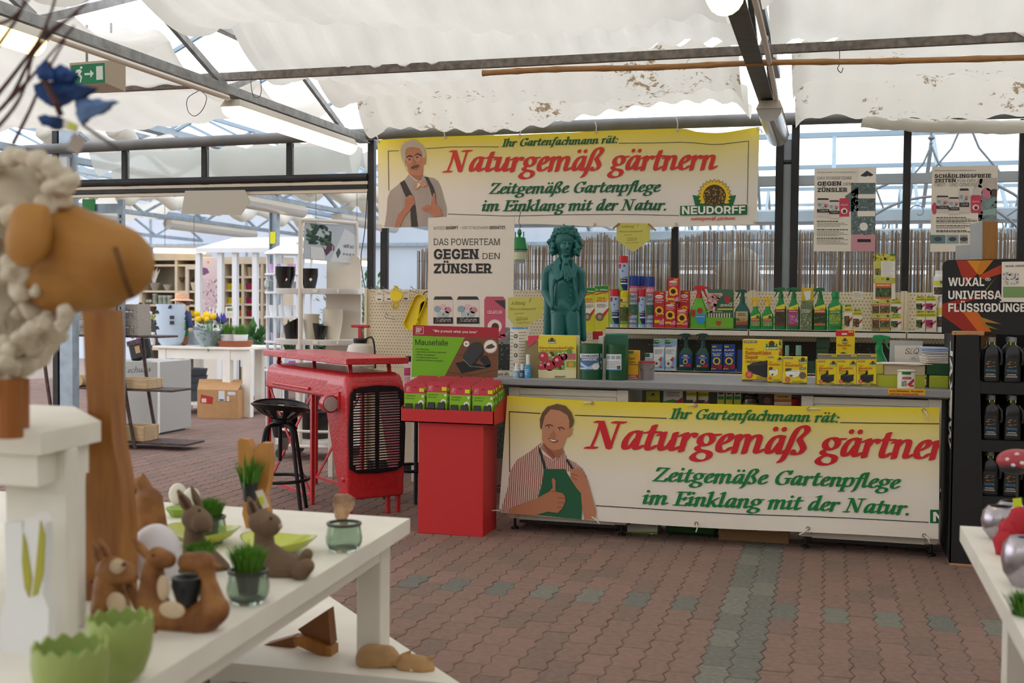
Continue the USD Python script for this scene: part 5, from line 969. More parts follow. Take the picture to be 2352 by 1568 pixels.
rt_ = thing('red_tub', 'round red plastic tub with lid at the right end under the worktop', 'tub', (Py(1825, 935, yy+.04)[0]-.012, yy+.045, ZU)); part(rt_, 'tub_body', lathe([(0, 0), (.038, 0), (.042, .09), (0, .09)], 20), mat('plastic_red', 'a81c2c', .35)); part(rt_, 'lid', lathe([(.045, .09), (.045, .115), (.03, .12), (0, .12)], 20), mat('plastic_red'))
# floor boxes under the banner
carton('leaflet_box', 'white carton with a lime foot strip printed FOLLOW ME, under the banner', (1440, 1160, 1510, 1236), 0, 'cfc9be', lambda f: f.r(0, .8, 1, 1, '7aa02c').t('FOLLOW ME', .1, .62, .93, .06).r(.78, .85, .86, .95, 'eae6da', 3).t('Play', .75, .97, .66, .05, '4a4846', wt=400).r(.0, .3, .12, .58, '2a2628', 2), 7.24, .2)
Yg = 7.26; xg0, xg1 = Py(1528, 1250, Yg)[0], Py(1646, 1250, Yg)[0]
solo('storage_bin', [bx(xg0, xg1, Yg, Yg+.25, 0, .30, .02), bx(xg0-.012, xg1+.012, Yg-.012, Yg+.262, .27, .30, .008)], mat('dull_green_plastic', '1d4a20', .6, var=.15), 'dark green storage bin on the floor under the banner', 'bin')
def shipbox(label, b, depth, z=0, tape=True, Y=None):
    Y, x0, x1, zt = dims(b, z, Y); t = thing('cardboard_box', label, 'cardboard box', ((x0+x1)/2, Y+depth/2, z))
    part(t, 'carton', bx(x0, x1, Y, Y+depth, z, zt, .002), CARD, world=True); xm = (x0+x1)/2
    part(t, 'tape', [bx(xm-.03, xm+.03, Y-.0012, Y, z, zt), bx(x0+.0, x0+.06, Y-.001, Y, z+.0, zt), bx(x1-.06, x1, Y-.001, Y, z, zt), bx(x0, x1, Y-.0008, Y, z, z+.07)], mat('brown_tape', '8a6844', .35), world=True); return t
shipbox('taped brown cardboard box on the floor under the banner', (1651, 1150, 1811, 1260), .2, Y=7.2)

# ================================================================ goods on the worktop
KG = 'yellow bait boxes on the worktop'
carton('bait_box', 'largest yellow bait box printed RattenKöder Depot', (1704, 780, 1786.5, 876.5), ZC, 'e3c81c', sugan('RattenKöder', 'Depot', 'big'), None, .12, group=KG)
carton('bait_box', 'yellow mouse bait box half hidden by the DUO box', (1762, 817, 1797, 879), ZC, 'e3c81c', sugan('MäuseKöder', None, 'box'), None, .03, group=KG)
carton('bait_box', 'yellow mouse bait box with a black DUO tag', (1797.5, 819, 1853.5, 882), ZC, 'e3c81c', sugan('MäuseKöderBox', None, 'box', True), None, .06, group=KG)
for i, (p, q) in enumerate(((1876.5, 1922), (1922.5, 1967), (1967.5, 2012.5))):
    carton('bait_box', f'yellow mouse bait box with grey hang tab, {("left", "middle", "right")[i]} of the front three', (p, 813, q, 885.5), ZC, 'e3c81c', lambda f: (Face(f.a, *f.n((0, .19))[0], *f.n((1, 1))[0]).r(0, 0, 1, 1, 'e3c81c', 0), sugan('MäuseKöder', 'Box')(Face(f.a, *f.n((0, .19))[0], *f.n((1, 1))[0])), f.r(0, 0, 1, .16, '7d7769', 1), f.price(.74, .03, .24)), 7.18, .055, group=KG)
carton('bait_box', 'yellow mouse bait box tucked behind the left of the front three', (1872, 826, 1900, 881), ZC, 'd8bd1a', None, 7.255, .05, group=KG)
rb = carton('bait_box', 'yellow mouse bait box with a red hang tab standing behind the front three', (1919, 758, 1962, 872), ZC, 'e3c81c', lambda f: (f.r(0, 0, 1, .12, 'cf2443', 1).r(.33, .06, .62, .09, 'efe6dc', 2), f.logo(.5, .19, .08), f.t('Sugan', .35, .62, .275, .03, 'b5402a'), f.t('Mäuseköder', .12, .85, .325, .045, 'b5402a'), f.t('Box', .4, .6, .385, .04, 'b5402a'), f.p(((.05, .5), (.4, .44), (.68, .48), (.6, .56), (.1, .58)), '28282a', 3), f.price(.7, .02, .24)), None, .05)
bottle('sprayer_bottle', 'bright green spray bottle standing behind the papers at the right', (1999, 769, 2040, 873), ZC, None, '158a4c', [(0, 1), (.5, 1), (.62, .8, .2), (.8, .55, .1), (1, .4, -.15)], lambda f: f.p(((0, .1), (1, 0), (1, .9), (0, 1)), 'cfc84a', 1), (.62, .95), head='1a8f52', hh=.34, hd=1, hx=.3)
hl = poster('clear sign holder with a handwritten paper, leaning at the right end', [(2044, 781), (2120, 783), (2118, 838), (2042, 838)], 7.5, lambda a: (a.rect(2055, 793, 2117, 838, 'd9d3cb', 0), a.text('SLQ', 2079, 812, None, None, 9, '2a2624', 'hand'), a.text('cm', 2092, 826, None, None, 5, '2a2624', 'hand')), 'sign holder', 'sign_holder', mat('clear_plastic', 'c9c9cc', .2, trans=.3)); part(hl, 'stand', bx(Py(2044, 838, 7.5)[0], Py(2118, 838, 7.5)[0], 7.5, 7.58, ZC, Py(2080, 838, 7.5)[2]), mat('clear_plastic'), world=True)
bxl = thing('paper_box', 'lime green carton with a beige upper half, papers lying on it', 'box', (.35, 7.3, ZC)); Yp = 7.20
xp0, xp1 = Py(2014, 885, Yp)[0]+.001, Py(2124, 885, Yp)[0]; zm, zq = Py(2060, 862, Yp)[2], Py(2060, 838, Yp)[2]
part(bxl, 'carton', bx(xp0, xp1, Yp, Yp+.2, ZC, zm), cm_('b2b82c'), world=True); part(bxl, 'beige_insert', bx(xp0+.04, xp1+.002, Yp+.01, Yp+.2, zm, zq, .004), cm_('c2ae90'), world=True)
sh = []
for i in range(5): sh.append(mv(bx(-.14, .14, -.1, .1, 0, .0015), ((xp0+xp1)/2+.02*i-.03, Yp+.10, zq+.0005+.0018*i), rz=-6+4*i))
pp = thing('paper_sheets', 'loose pinkish and white sheets on the beige carton', 'papers', ((xp0+xp1)/2, Yp+.1, zq)); [part(pp, 'sheet', s_, mat('pink_paper', 'd9bfbc', .7) if i in (1, 2) else PAPER, world=True) for i, s_ in enumerate(sh)]
dg = solo('green_box', bx(Py(2126, 860, 7.22)[0]+.002, .78, 7.22, 7.46, ZC+.075, ZC+.145, .004), cm_('1c4a28'), 'dark green flat box on the lime carton at the right end', 'box')
lm2 = solo('lime_box', bx(Py(2133, 880, 7.2)[0]+.004, .78, 7.20, 7.46, ZC, ZC+.074, .003), cm_('aab62c'), 'lime green carton under the dark green flat box', 'box')
st = thing('paper_stack', 'stack of blue and white papers and envelopes by the black display', 'papers', (.66, 7.34, ZC+.147)); rg = random.Random(5)
for i in range(9): part(st, 'sheet', mv(bx(-.12, .12, -.11, .11, 0, .008), (.66+rg.uniform(-.012, .012), 7.345, ZC+.147+i*.0105), rz=rg.uniform(-9, 9), ry=0), mat('blue_paper', 'a9bcdc', .6) if i in (5, 7, 8) else PAPER, world=True)
ar = bottle('bait_tub', 'small white tub with red lettering ARBIN in front of the lime carton', (2061, 850, 2103, 891), ZC, 7.045, 'e2ddd0', [(0, .96), (.03, 1), (.9, 1), (1, .98)], lambda f: f.r(.22, .0, .78, .2, '2f7d46', 2).r(0, 0, 1, .22, 'b9c63a', 1).t('ARBIN', .22, .8, .5, .16, 'a02030', wt=800).p(((.55, .8), (.95, .45), (1, .6), (.7, .95)), 'c03048', 3).l(.2, .5, .6, 4, .09, .05, '4a4a4c').r(.72, .85, .95, .97, 'd0402c', 4), (.06, .96), cap='cfcabd', hh=.06, cat_='tub', e=2.4, dep=.75)
og = poster('orange advertising strip stuck on the edge of the worktop', [(2040, 891), (2125.5, 893), (2125.5, 908), (2039, 906)], 7.018, lambda a: (a.text('aus der Radiowerbung - hier erhältlich!', 2043, 899, 2121, 901, 4.2, '3a2c14', 'sans', 600), a.text('CHRYSAL Ameisenmittel', 2042, 906, 2110, 907.5, 4.5, 'b5302a', 'slab', 600)), 'sticker', 'sticker', mat('orange_paper', 'dfa422', .5), .0015)
# left part of the worktop
cp = carton('cherry_trap_box', 'yellow cherry fly trap box with cherries, printed KirschmadenFalle', (1236, 770, 1323.5, 868.5), ZC, 'ded08a', lambda f: (f.r(0, 0, 1, .38, 'e0d03a'), f.logo(.36, .10, .05), f.t('KirschmadenFalle', .03, .94, .32, .062, 'c0552c', wt=600), f.l(.05, .9, .35, 1, 1, .018, '5a5a2a'), f.veg(0, .38, .7, .8, ('7a9a48', '5a3a30', '9ab868', 'd8d0a8'), 26, 6, 2), [f.e(x, y, r, c, 6).e(x-.03, y-.03, r*.3, 'e8a8b0', 7) for x, y, r, c in ((.14, .5, .13, 'b8304a'), (.3, .7, .14, 'b02a44'), (.52, .6, .15, 'a8243c'), (.1, .72, .1, 'c03a54'), (.68, .5, .09, '6a2038'))], f.r(.72, .42, .98, .56, 'b8686a', 6).r(.74, .6, .98, .74, '7aa048', 6).e(.86, .68, .07, 'd89a3a', 7), f.r(0, .8, 1, 1, 'd9d0a2', 6), f.logo(.58, .87, .075), f.e(.82, .37, .07, '4a9a48', 7)), None, .10)
xk = LOC[cp]; part(cp, 'side_panel', [bx(Py(1213, 862, xk[1]+.03)[0], Py(1236, 868, xk[1]-.05)[0], xk[1]-.047, xk[1]+.045, ZC, ZC+.24)], cm_('8a7a52'), world=True); 
part(cp, 'red_corner_flash', slab([(1213, 771), (1237, 770), (1237, 778), (1221, 792), (1213, 796)], xk[1]-.0525, .002), cm_('cf4258'), world=True)
GR = mat('green_roll', '18502c', .35, var=.15, vs=30, stretch=(1, 1, .1), bump=.3, bs=30)
def roll(label, b, dr):
    Y, x0, x1, zt = dims(b, ZC); r = (x1-x0)/2; t = thing('fence_roll', label, 'roll', ((x0+x1)/2, Y+r, ZC)); h = zt-ZC
    part(t, 'plastic_roll', [lathe([(r, 0), (r, h), (r*.96, h), (r*.96, 0)], 32), lathe([(r*.9, 0), (r*.9, h*.99), (r*.86, h*.99), (r*.86, 0)], 32), lathe([(0, .002), (r*.95, .002)], 32)], GR)
    wrap(t, (b[0], b[1]+(b[3]-b[1])*.27, b[2], b[1]+(b[3]-b[1])*.73), (x0+x1)/2, Y+r, r*1.01, r*1.01, dr, 'paper_label'); return t
roll('dark green slug-fence roll on the left, with a blue snail label', (1326, 790, 1377.5, 872), lambda f: f.r(.07, 0, 1, 1, 'd9dde0').r(.07, .25, 1, .85, '4a6a98', 2).p(((.1, .5), (.5, .8), (1, .45), (1, .62), (.5, .95), (.1, .7)), 'a9c4dc', 3).t('SCHNECKEN-', .16, .95, .2, .13, '2a3a5a').t('BARRIERE', .2, .85, .42, .13).e(.8, .78, .14, 'e4e4e4', 4).r(.07, .93, 1, 1, '2a78b0', 4))
roll('dark green slug-fence roll on the right, with a white text label', (1386.5, 791, 1438, 873), lambda f: f.r(0, 0, .78, 1, 'd9dde0').r(.1, .1, .28, .3, '9aa4ac', 2).r(.34, .1, .5, .3, '9aa4ac', 2).r(.55, .1, .75, .3, '9aa4ac', 2).l(.08, .74, .45, 5, .09, .03, '8a8e94').r(.6, .7, .74, .9, '3a3a3c', 3).r(0, .93, .78, 1, '2a78b0', 4))
solo('price_strip', [bar(Py(1381.5, 868, 7.2)+(0, -.03, 0), Py(1381.5, 793, 7.2)+(0, -.03, 0), .016, .004, (0, 1, 0))], mat('strip_white', 'cdc5b8', .6), 'narrow white measuring strip hanging between the two green rolls', 'strip')
kr = thing('card_rack', 'white box full of teal seed cards behind the green rolls', 'card box', (Py(1405, 860, 7.5)[0], 7.5, ZC)); Yk = 7.42; xk0, xk1 = Py(1374, 850, Yk)[0], Py(1443, 850, Yk)[0]
part(kr, 'box', [bx(xk0, xk0+.03, Yk, Yk+.3, ZC, ZC+.27), bx(xk0, xk1, Yk, Yk+.3, ZC, ZC+.12)], cm_('c9c4b8'), world=True)
for i in range(11): part(kr, 'seed_card', mv(bx(-.075, .075, -.001, .001, 0, .16), ((xk0+xk1)/2+.01-.003*i, Yk+.02+i*.022, ZC+.12), rx=-8), cm_('2a8a78') if i else cm_('1f5a44'), world=True)
carton('remedy_box', 'white box with red top behind the card box', (1361, 760, 1385, 866), ZC, 'd9d2c8', lambda f: f.r(0, 0, 1, .18, 'c0202c', 1).l(.2, .8, .3, 3, .08, .03, '8a8884'), 7.66, .05)
carton('booklet_stand', 'yellow booklet stand with a red foot, right of the green rolls', (1439, 805, 1466, 871), ZC, 'e0a820', lambda f: (f.r(0, 0, .6, .1, '3f8a48', 2), f.t('Tipps', .1, .7, .3, .06, '5a4420'), f.t('Tricks', .1, .75, .42, .06, '5a4420'), f.t('für Pflanzen', .1, .95, .5, .05, '5a4420'), f.r(0, .84, 1, 1, 'b03848', 3), f.t('kostenlos', .1, .8, .91, .05), f.t('mitnehmen', .1, .9, .98, .05)), None, .07)
Yt, xt0, xt1, ztt = dims((1466, 830, 1501.5, 872.5), ZC); r = (xt1-xt0)/2
bt = thing('insect_trap', 'clear bucket insect trap with a red funnel lid on the worktop', 'insect trap', ((xt0+xt1)/2, Yt+r, ZC)); h = ztt-ZC
part(bt, 'bucket', lathe([(0, 0), (r*.88, 0), (r*.97, h*.97), (r*.94, h*.97), (r*.86, .004), (0, .004)], 28), mat('clear_bucket', 'cfc6c8', .1, trans=.75))
part(bt, 'funnel_lid', lathe([(r*1.02, h*.93), (r*1.02, h), (r*.9, h), (r*.35, h*.68), (r*.33, h*.68), (r*.88, h*.97), (r*.98, h*.93)], 28), mat('plastic_red2', 'b82c3c', .35))
part(bt, 'bait_stick', bx(-r*.75, -r*.35, -r*.3, r*.1, .006, h*.6), mat('plastic_red2')); part(bt, 'handle', tube([(r*math.cos(q), -r*.6-.01, h*.85+.35*h*math.sin(-q)) for q in np.linspace(0, math.pi, 15)], .0015, 6), mat('wire'))
# small spray bottles and the rolled leaflet at the left corner
lf = thing('leaflet_roll', 'tall white instruction leaflet standing curled at the left corner of the worktop', 'leaflet', (Py(1186, 866, 7.2)[0], 7.28, ZC)); xl0, xl1 = Py(1164.5, 866, 7.2)[0], Py(1209, 866, 7.2)[0]; rl = (xl1-xl0)/2; zl = Py(1186, 751, 7.2)[2]-ZC
part(lf, 'sheet', lathe([(rl, 0), (rl, zl), (rl*.98, zl), (rl*.98, 0)], 32), PAPER)
wrap(lf, (1164.5, 751, 1209, 866), LOC[lf][0], 7.28, rl, rl, lambda f: (f.r(0, 0, 1, .04, '5a9ac8'), f.l(.05, .3, .1, 12, .07, .012, '8a8884'), f.l(.62, .95, .1, 14, .06, .012, '8a8884'), [f.e(.45, .18+k*.19, .1, '3a3a3c', 3).e(.45, .18+k*.19, .06, 'cfcac2', 4) for k in range(4)]))
for i, (b, body, cp_, w) in enumerate((((1178, 834, 1191, 869), 'c9dce8', 'e4e4e2', 'clear little spray bottle with white cap, left of three'), ((1192, 836, 1202.5, 869), '3a5a7a', 'e4e4e2', 'narrow dark blue spray bottle with white cap, middle of three'), ((1203, 814, 1217.5, 868), '3f90c8', 'e2e2d4', 'light blue spray bottle with tall white cap, right of three'))):
    bottle('repellent_spray', w, b, ZC, 7.06, body, [(0, .95), (.04, 1), (.85, 1), (.95, .8), (1, .55)], lambda f: f.r(0, 0, 1, 1, ('7aa8c8', '2a4a6a', '4a98d0')[i]).l(.15, .85, .3, 3, .2, .08, 'e8e8e8'), (.5, .93), cap=cp_, hh=.42, cat_='spray bottle', e=2.2, dep=1)
# ================================================================ green statue on the worktop
BRZ = mat('green_statue', '17625f', .42, var=.12, vs=7, bump=.35, bs=70, coat=.15)
K = .000752; SX, SY = Py(1292, 868, 7.52)[0], 7.52
def J(x, y, d=0.): return ((x-430)*K, d, (1398-y)*K)
def B(p, ra, q, rb): return bone(J(*p), ra*K, J(*q), rb*K, 20)
def E_(p, r): return ell(J(*p), np.asarray(r)*K if np.ndim(r) else r*K, 24)
def JH(*L): return Manifold.batch_hull([E_(p, r) for p, r in L])
sta = thing('statue', 'green statue of a standing man with wild hair, long coat and hands in pockets', 'statue', (SX, SY, ZC))
body = [JH(((328, 470, .0), 48), ((545, 475, .0), 44), ((400, 440, .01), 60), ((470, 440, .01), 58), ((372, 770, -.01), 62), ((505, 775, -.01), 58), ((435, 570, -.032), 68)), B((398, 440, -.07), 15, (356, 600, -.082), 14), B((356, 600, -.082), 14, (348, 800, -.075), 14), B((522, 440, -.062), 14, (562, 620, -.075), 13), B((562, 620, -.075), 13, (588, 810, -.055), 13),
        JH(((290, 460, .0), 50), ((400, 385, .0), 45), ((470, 385, .0), 42), ((575, 470, .0), 44)),
        B((280, 468, .0), 50, (256, 645, .02), 43), B((256, 645, .02), 43, (345, 776, -.05), 32), B((345, 772, -.05), 34, (380, 800, -.055), 28),
        B((585, 480, .0), 44, (598, 650, .015), 42), B((598, 650, .015), 42, (570, 770, -.04), 33), B((570, 770, -.04), 32, (545, 800, -.05), 26),
        JH(((390, 830, -.01), 78), ((505, 830, -.01), 74), ((430, 760, -.01), 85)), B((398, 850, -.012), 80, (398, 1100, -.03), 66), B((398, 1100, -.03), 66, (400, 1330, -.01), 52),
        B((512, 850, -.012), 76, (540, 1100, -.02), 64), B((540, 1100, -.02), 64, (560, 1330, 0), 52),
        JH(((400, 1370, -.01), 30), ((395, 1375, -.09), 26), ((400, 1340, 0), 40)), JH(((562, 1370, 0), 30), ((590, 1375, -.08), 26), ((560, 1340, 0), 40)),
        JH(((285, 700, .02), 40), ((270, 1070, .03), 34), ((330, 1070, .05), 26), ((330, 780, .04), 40)), JH(((590, 720, .03), 34), ((610, 1070, .04), 26), ((560, 1070, .06), 24), ((540, 780, .05), 40)), JH(((300, 1060, .05), 24), ((590, 1060, .06), 24), ((330, 800, .06), 40), ((560, 800, .06), 36)),
        B((440, 400, .0), 46, (450, 310, -.01), 42),
        JH(((452, 200, .0), 74), ((460, 250, -.022), 58), ((468, 300, -.03), 34)), JH(((440, 300, -.0), 40), ((470, 305, -.035), 30), ((430, 250, .02), 60)),
        JH(((482, 212, -.068), 9), ((490, 250, -.085), 13), ((478, 258, -.07), 14)), B((445, 205, -.06), 10, (478, 208, -.066), 8), B((490, 207, -.064), 8, (512, 210, -.048), 8), B((462, 283, -.07), 8, (495, 284, -.066), 7), B((465, 293, -.068), 7, (490, 294, -.064), 6), E_((478, 312, -.05), 17)]
part(sta, 'figure', blob(body, .007, 3), BRZ, smooth=60)
rg = random.Random(2); hair = []
for k in range(95):
    a_ = rg.uniform(-1.9, 1.9); e_ = rg.uniform(-.9, 1.35); c_ = (437, 200)
    dx, dy, dd = math.sin(a_)*math.cos(e_)*(122+12*(e_ < .3)), -math.sin(e_)*132, math.cos(a_)*math.cos(e_)*.085
    if e_ < .75 and abs(a_) < 2 and dd < .0: continue
    px = (c_[0]+dx, c_[1]+dy, dd+.0); r_ = rg.uniform(16, 26); q = (px[0]+dx*.12+rg.uniform(-14, 14), px[1]+rg.uniform(-6, 24), dd*1.15); hair.append(B(px, r_, q, r_*.55))
for k in range(44):
    a_ = rg.uniform(-1.5, 1.5); y_ = rg.uniform(95, 150)-25*math.cos(a_); p_ = (445+math.sin(a_)*98, y_, -.045*math.cos(a_)); hair.append(B(p_, 20, (p_[0]+rg.uniform(-22, 30), p_[1]-rg.uniform(8, 26), p_[2]+.014), 10))
for s_, x0_ in ((-1, 330), (1, 548)):
    for k in range(34): y_ = rg.uniform(130, 310); w_ = 1-abs(y_-215)/190; p_ = (x0_+s_*rg.uniform(-18, 14)*w_, y_, rg.uniform(-.03, .05)); hair.append(B(p_, 22, (p_[0]+s_*rg.uniform(4, 16), p_[1]+rg.uniform(6, 26), p_[2]+rg.uniform(-.012, .012)), 11))
hair.append(JH(((440, 175, .02), 108), ((440, 265, .045), 92)))
part(sta, 'hair', blob(hair, .007, 2), BRZ, smooth=60)
cv = [JH(((445, 350, -.055), 16), ((500, 350, -.05), 15), ((470, 375, -.07), 18))]+[B((460+i*9, 380+abs(i)*4, -.075), 13, (455+i*20+(6 if i < 0 else 20), 545-abs(i-1)*14, -.088+.004*abs(i)), 15) for i in range(-1, 4)]+[E_((480, 392, -.085), 20)]
part(sta, 'cravat', disp(blob(cv, .006, 4), .004, 60), BRZ, smooth=60)
lap = [JH(((400, 365, -.035), 9), ((345, 430, -.062), 7), ((410, 430, -.075), 7), ((395, 545, -.09), 6), ((440, 520, -.088), 6)), JH(((520, 360, -.03), 8), ((570, 440, -.05), 6), ((548, 560, -.08), 5), ((530, 470, -.075), 6)), JH(((395, 340, -.02), 12), ((350, 400, -.045), 8), ((420, 400, -.06), 8)), B((360, 540, -.085), 7, (360, 780, -.088), 8), B((565, 560, -.075), 6, (590, 780, -.06), 7), B((405, 790, -.088), 6, (480, 800, -.09), 6)]
part(sta, 'coat_lapels', blob(lap, .007, 3), BRZ, smooth=50)
for k in range(5): part(sta, 'waistcoat_button', mv(lathe([(0, -.004), (.006, -.003), (.007, 0), (.006, .003), (0, .004)], 10), J(528-k*3, 590+k*45, -.087), rx=90), BRZ)

# ================================================================ tall poster display behind the counter corner
pdx0, pdx1, PY = Py(984, 498, 7.92)[0], Py(1181, 498, 7.92)[0], 7.92
pd = thing('poster_display', 'tall cardboard display with a pale poster printed GEGEN DEN ZÜNSLER', 'poster display', ((pdx0+pdx1)/2, 8.1, 0))
DKF = mat('foliage_print_dark', '1e2320', .5, var=.7, vs=45, mix2='4a5048')
part(pd, 'lower_body', bx(pdx0+.02, pdx1+.10, PY+.02, PY+.36, 0, .92, .003), DKF, world=True)
part(pd, 'foot_band', bx(pdx0+.018, pdx1+.102, PY+.014, PY+.02, 0, .34), mat('brown_card_band', '7a5a4e', .7), world=True)
part(pd, 'poster_board', bx(pdx0, pdx1, PY, PY+.012, .92, 2.106), PAPER, world=True)
a = Art(); c5 = crop(840, 480, 5.227)
for s, x, x1, y, h, w, kd in (('RECHTZEITIG', 815, 952, 246, 36, 300, 'sans'), ('BEKÄMPFT', 962, 1108, 243, 36, 700, 'sans'), ('– VOR TOTALSCHADEN', 1126, 1472, 241, 34, 300, 'sans'), ('GESCHÜTZT.', 1484, 1682, 240, 36, 700, 'sans'), ('DAS POWERTEAM', 813, 1612, 432, 77, 350, 'slab'), ('GEGEN', 818, 1358, 601, 120, 800, 'slab'), ('DEN', 1398, 1612, 600, 72, 350, 'slab'), ('ZÜNSLER', 818, 1517, 772, 117, 800, 'slab')):
    (u, v), (u2, v2) = c5((x, y), (x1, y-2)); a.text(s, u, v, u2, v2, h/5.227, '26262a', kd, w)
for b_, cl, bd, wd in (((812, 1048, 1048, 1480), 'dfd5ca', 1, 'Naturen'), ((1093, 1048, 1363, 1480), 'dfd5cc', 1, 'Naturen')): (u, v), (u2, v2) = c5(b_[:2], b_[2:]); pack(a, u, v, u2, v2, cl, bd, wd)
(u, v), (u2, v2) = c5((1423, 1050), (1675, 1560)); pack(a, u, v, u2, v2, 'c4566c', 0, 'CELAFLOR'); a.poly(c5((1540, 1095), (1672, 1095), (1672, 1200)), '3a3a3a', 5)
foliage(a, *c5((1560, 1420))[0], *c5((1785, 1900))[0], ('7a7f7c', '9aa09c', 'b5b8b4', '5c6460'), 90, 4, 0); foliage(a, 1141, 790, 1180, 850, ('2a2e2c', '4a524e', '7a8280', '1a1c1c'), 50, 3, 4); a.rect(1140, 850, 1180, 868, 'd5cabc', 8).text('uns ab.', 1142, 862, 1170, 861, 6, '2c2c2c', 'slab', 600, 9)
put_art(pd, a, on_y(PY), 'poster_print', clip=sbox(984.5, 499, 1180.5, 880))
a = Art(); a.text('CELAFLOR', 1066, 1130, 1158, 1132, 11, '2a2422', 'slab', 700).text('NATÜRLICH', 1134, 1092, 1134, 1012, 7, 'cfcac0', 'sans', 600) if False else a.text('CELAFLOR', 1066, 1130, 1158, 1132, 11, '2a2422', 'slab', 700); a.poly([(1128, 1119), (1150, 1112), (1165, 1118), (1150, 1117)], '2a2422', 1); put_art(pd, a, on_y(PY+.013), 'foot_print')
n2 = lambda a: (hand(a, c5_, (('Achtung', 1745, 1150, 1922, 30), ('!', 1955, 1135, 1985, 44), ('Pflanzenschutzmittel', 1722, 1212, 2040, 18), ('sind vom', 1785, 1262, 1900, 15), ('Umtausch', 1805, 1318, 1945, 18), ('ausgeschlossen', 1815, 1372, 1970, 15))), a.line(crop(840, 480, 5.227)((1803, 1332), (1945, 1324)), .9, '35331e'))
c5_ = crop(840, 480, 5.227); c5_.s = 5.227
nn = poster('handwritten yellow paper note standing at the left side of the statue', c5_((1712, 1060), (2085, 1052), (2141, 1105), (2116, 1290), (1930, 1410), (1805, 1410), (1705, 1300)), 7.912, n2, 'note', 'paper_note', YPAPER)
# ================================================================ goods on the left perforated wall
def hook(x, z, L=.2): return [tube([(x, YB, z-.02), (x, YB-L, z), (x, YB-L-.01, z+.012)], .0025, 6), tube([(x, YB, z-.0), (x, YB-L-.005, z+.03), (x+.02, YB-L-.02, z+.04), (x+.02, YB-L, z+.012)], .0018, 6)]
for i, (u, v) in enumerate(((872, 669), (898, 668), (925, 666), (962, 668), (905, 728), (1200, 662), (1240, 664))):
    q = Py(u, v, YB); t = thing('display_hook', f'wire display hook on the perforated wall, {["leftmost in the top row", "second in the top row", "behind the yellow disc", "holding the yellow scoop", "empty one in the lower row", "right of the tall poster", "behind the statue shoulder"][i]}', 'hook', q); part(t, 'hook_wire', hook(q[0], q[2]), mat('hook_wire', '8d8b88', .3, .8), world=True)
for i, (u, v) in enumerate(((871, 684), (893, 683), (932, 682))): poster(f'white hang tag with barcode on the perforated wall, {("left", "middle", "right behind the yellow disc")[i]}', [(u-9, v-17), (u+8, v-17), (u+8, v+8), (u-9, v+8)], YB-.1, lambda a, u=u, v=v: (a.lines(u-5, v-12, u+5, 2, 3, 1.2, '8a8884'), a.rect(u-4, v+2, u+4, v+5, '4a4846', 2)), 'hang tag', 'hang_tag', th=.012)
YEL = mat('yellow_plastic', 'e8d01c', .35)
q = Py(912, 677, YB-.17); t = thing('bird_feeder', 'yellow plastic disc with a notch and small clear parts hanging on a hook', 'feeder', q)
part(t, 'disc', mv(ext(Point(0, 0).buffer(.055, 16).difference(Point(.035, .045).buffer(.022)).union(sbox(-.02, .04, .01, .075)), .02), q, rx=90), YEL, world=True); part(t, 'clear_part', mv(lathe([(.012, 0), (.035, .005), (.035, .02), (.015, .025)], 14), q+(-.01, 0, -.085), rx=90), mat('yellow_clear', 'e0cc50', .15, trans=.6), world=True)
def scoop(u, v, ang, L, w, label):
    q = Py(u, v, YB-.15); t = thing('scoop', label, 'scoop', q); o = LineString([(0, w), (0, L-w)]).buffer(w, 12); i = LineString([(0, w), (0, L-w)]).buffer(w*.9, 12)
    m = cat(ext(o.difference(i), .035), ext(o, .004)); part(t, 'tray', mv(mv(mv(m, (0, -L, -.0)), rx=90), q, ry=ang), YEL, world=True); part(t, 'handle_loop', tube([q+(0, 0, 0), q+(.012, -.0, .02), q+(.02, .05, .03), q+(.02, .148, .03)], .006, 8), mat('brown_plastic', '6a4a38', .5), world=True)
scoop(972, 677, 24, .32, .055, 'long yellow plastic scoop hanging askew left of the tall poster'); scoop(981, 690, 8, .28, .05, 'second yellow scoop hanging behind the first, half hidden by the tall poster')
q = Py(1193, 560, YB-.12); t = thing('wasp_trap', 'green-domed clear wasp trap hanging right of the tall poster', 'wasp trap', q)
part(t, 'dome', lathe([(.018, .06), (.05, .05), (.06, 0), (.075, -.045), (.07, -.05), (.05, -.01), (.012, .055)], 24), mat('plastic_trap_green', '127a3c', .3)); part(t, 'clear_cup', lathe([(0, -.16), (.05, -.16), (.06, -.05), (.057, -.05), (.047, -.155), (0, -.155)], 24), mat('clear_cup', 'dfe4e0', .08, trans=.8)); part(t, 'label', lathe([(.055, -.13), (.06, -.07)], 24), mat('trap_label', 'c9d0a8', .5))
part(t, 'post', [tube([(s*.035, 0, .04), (s*.035, 0, .10)], .005, 8) for s in (-1, 1)]+[lathe([(.004, .05), (.02, .09), (.012, .12), (0, .12)], 12)], mat('plastic_trap_green')); part(t, 'chain', tube([(0, 0, .12), (.008, 0, .15), (-.008, 0, .18), (0, .02, .26), (0, .12, .30)], .003, 6), mat('wire'))
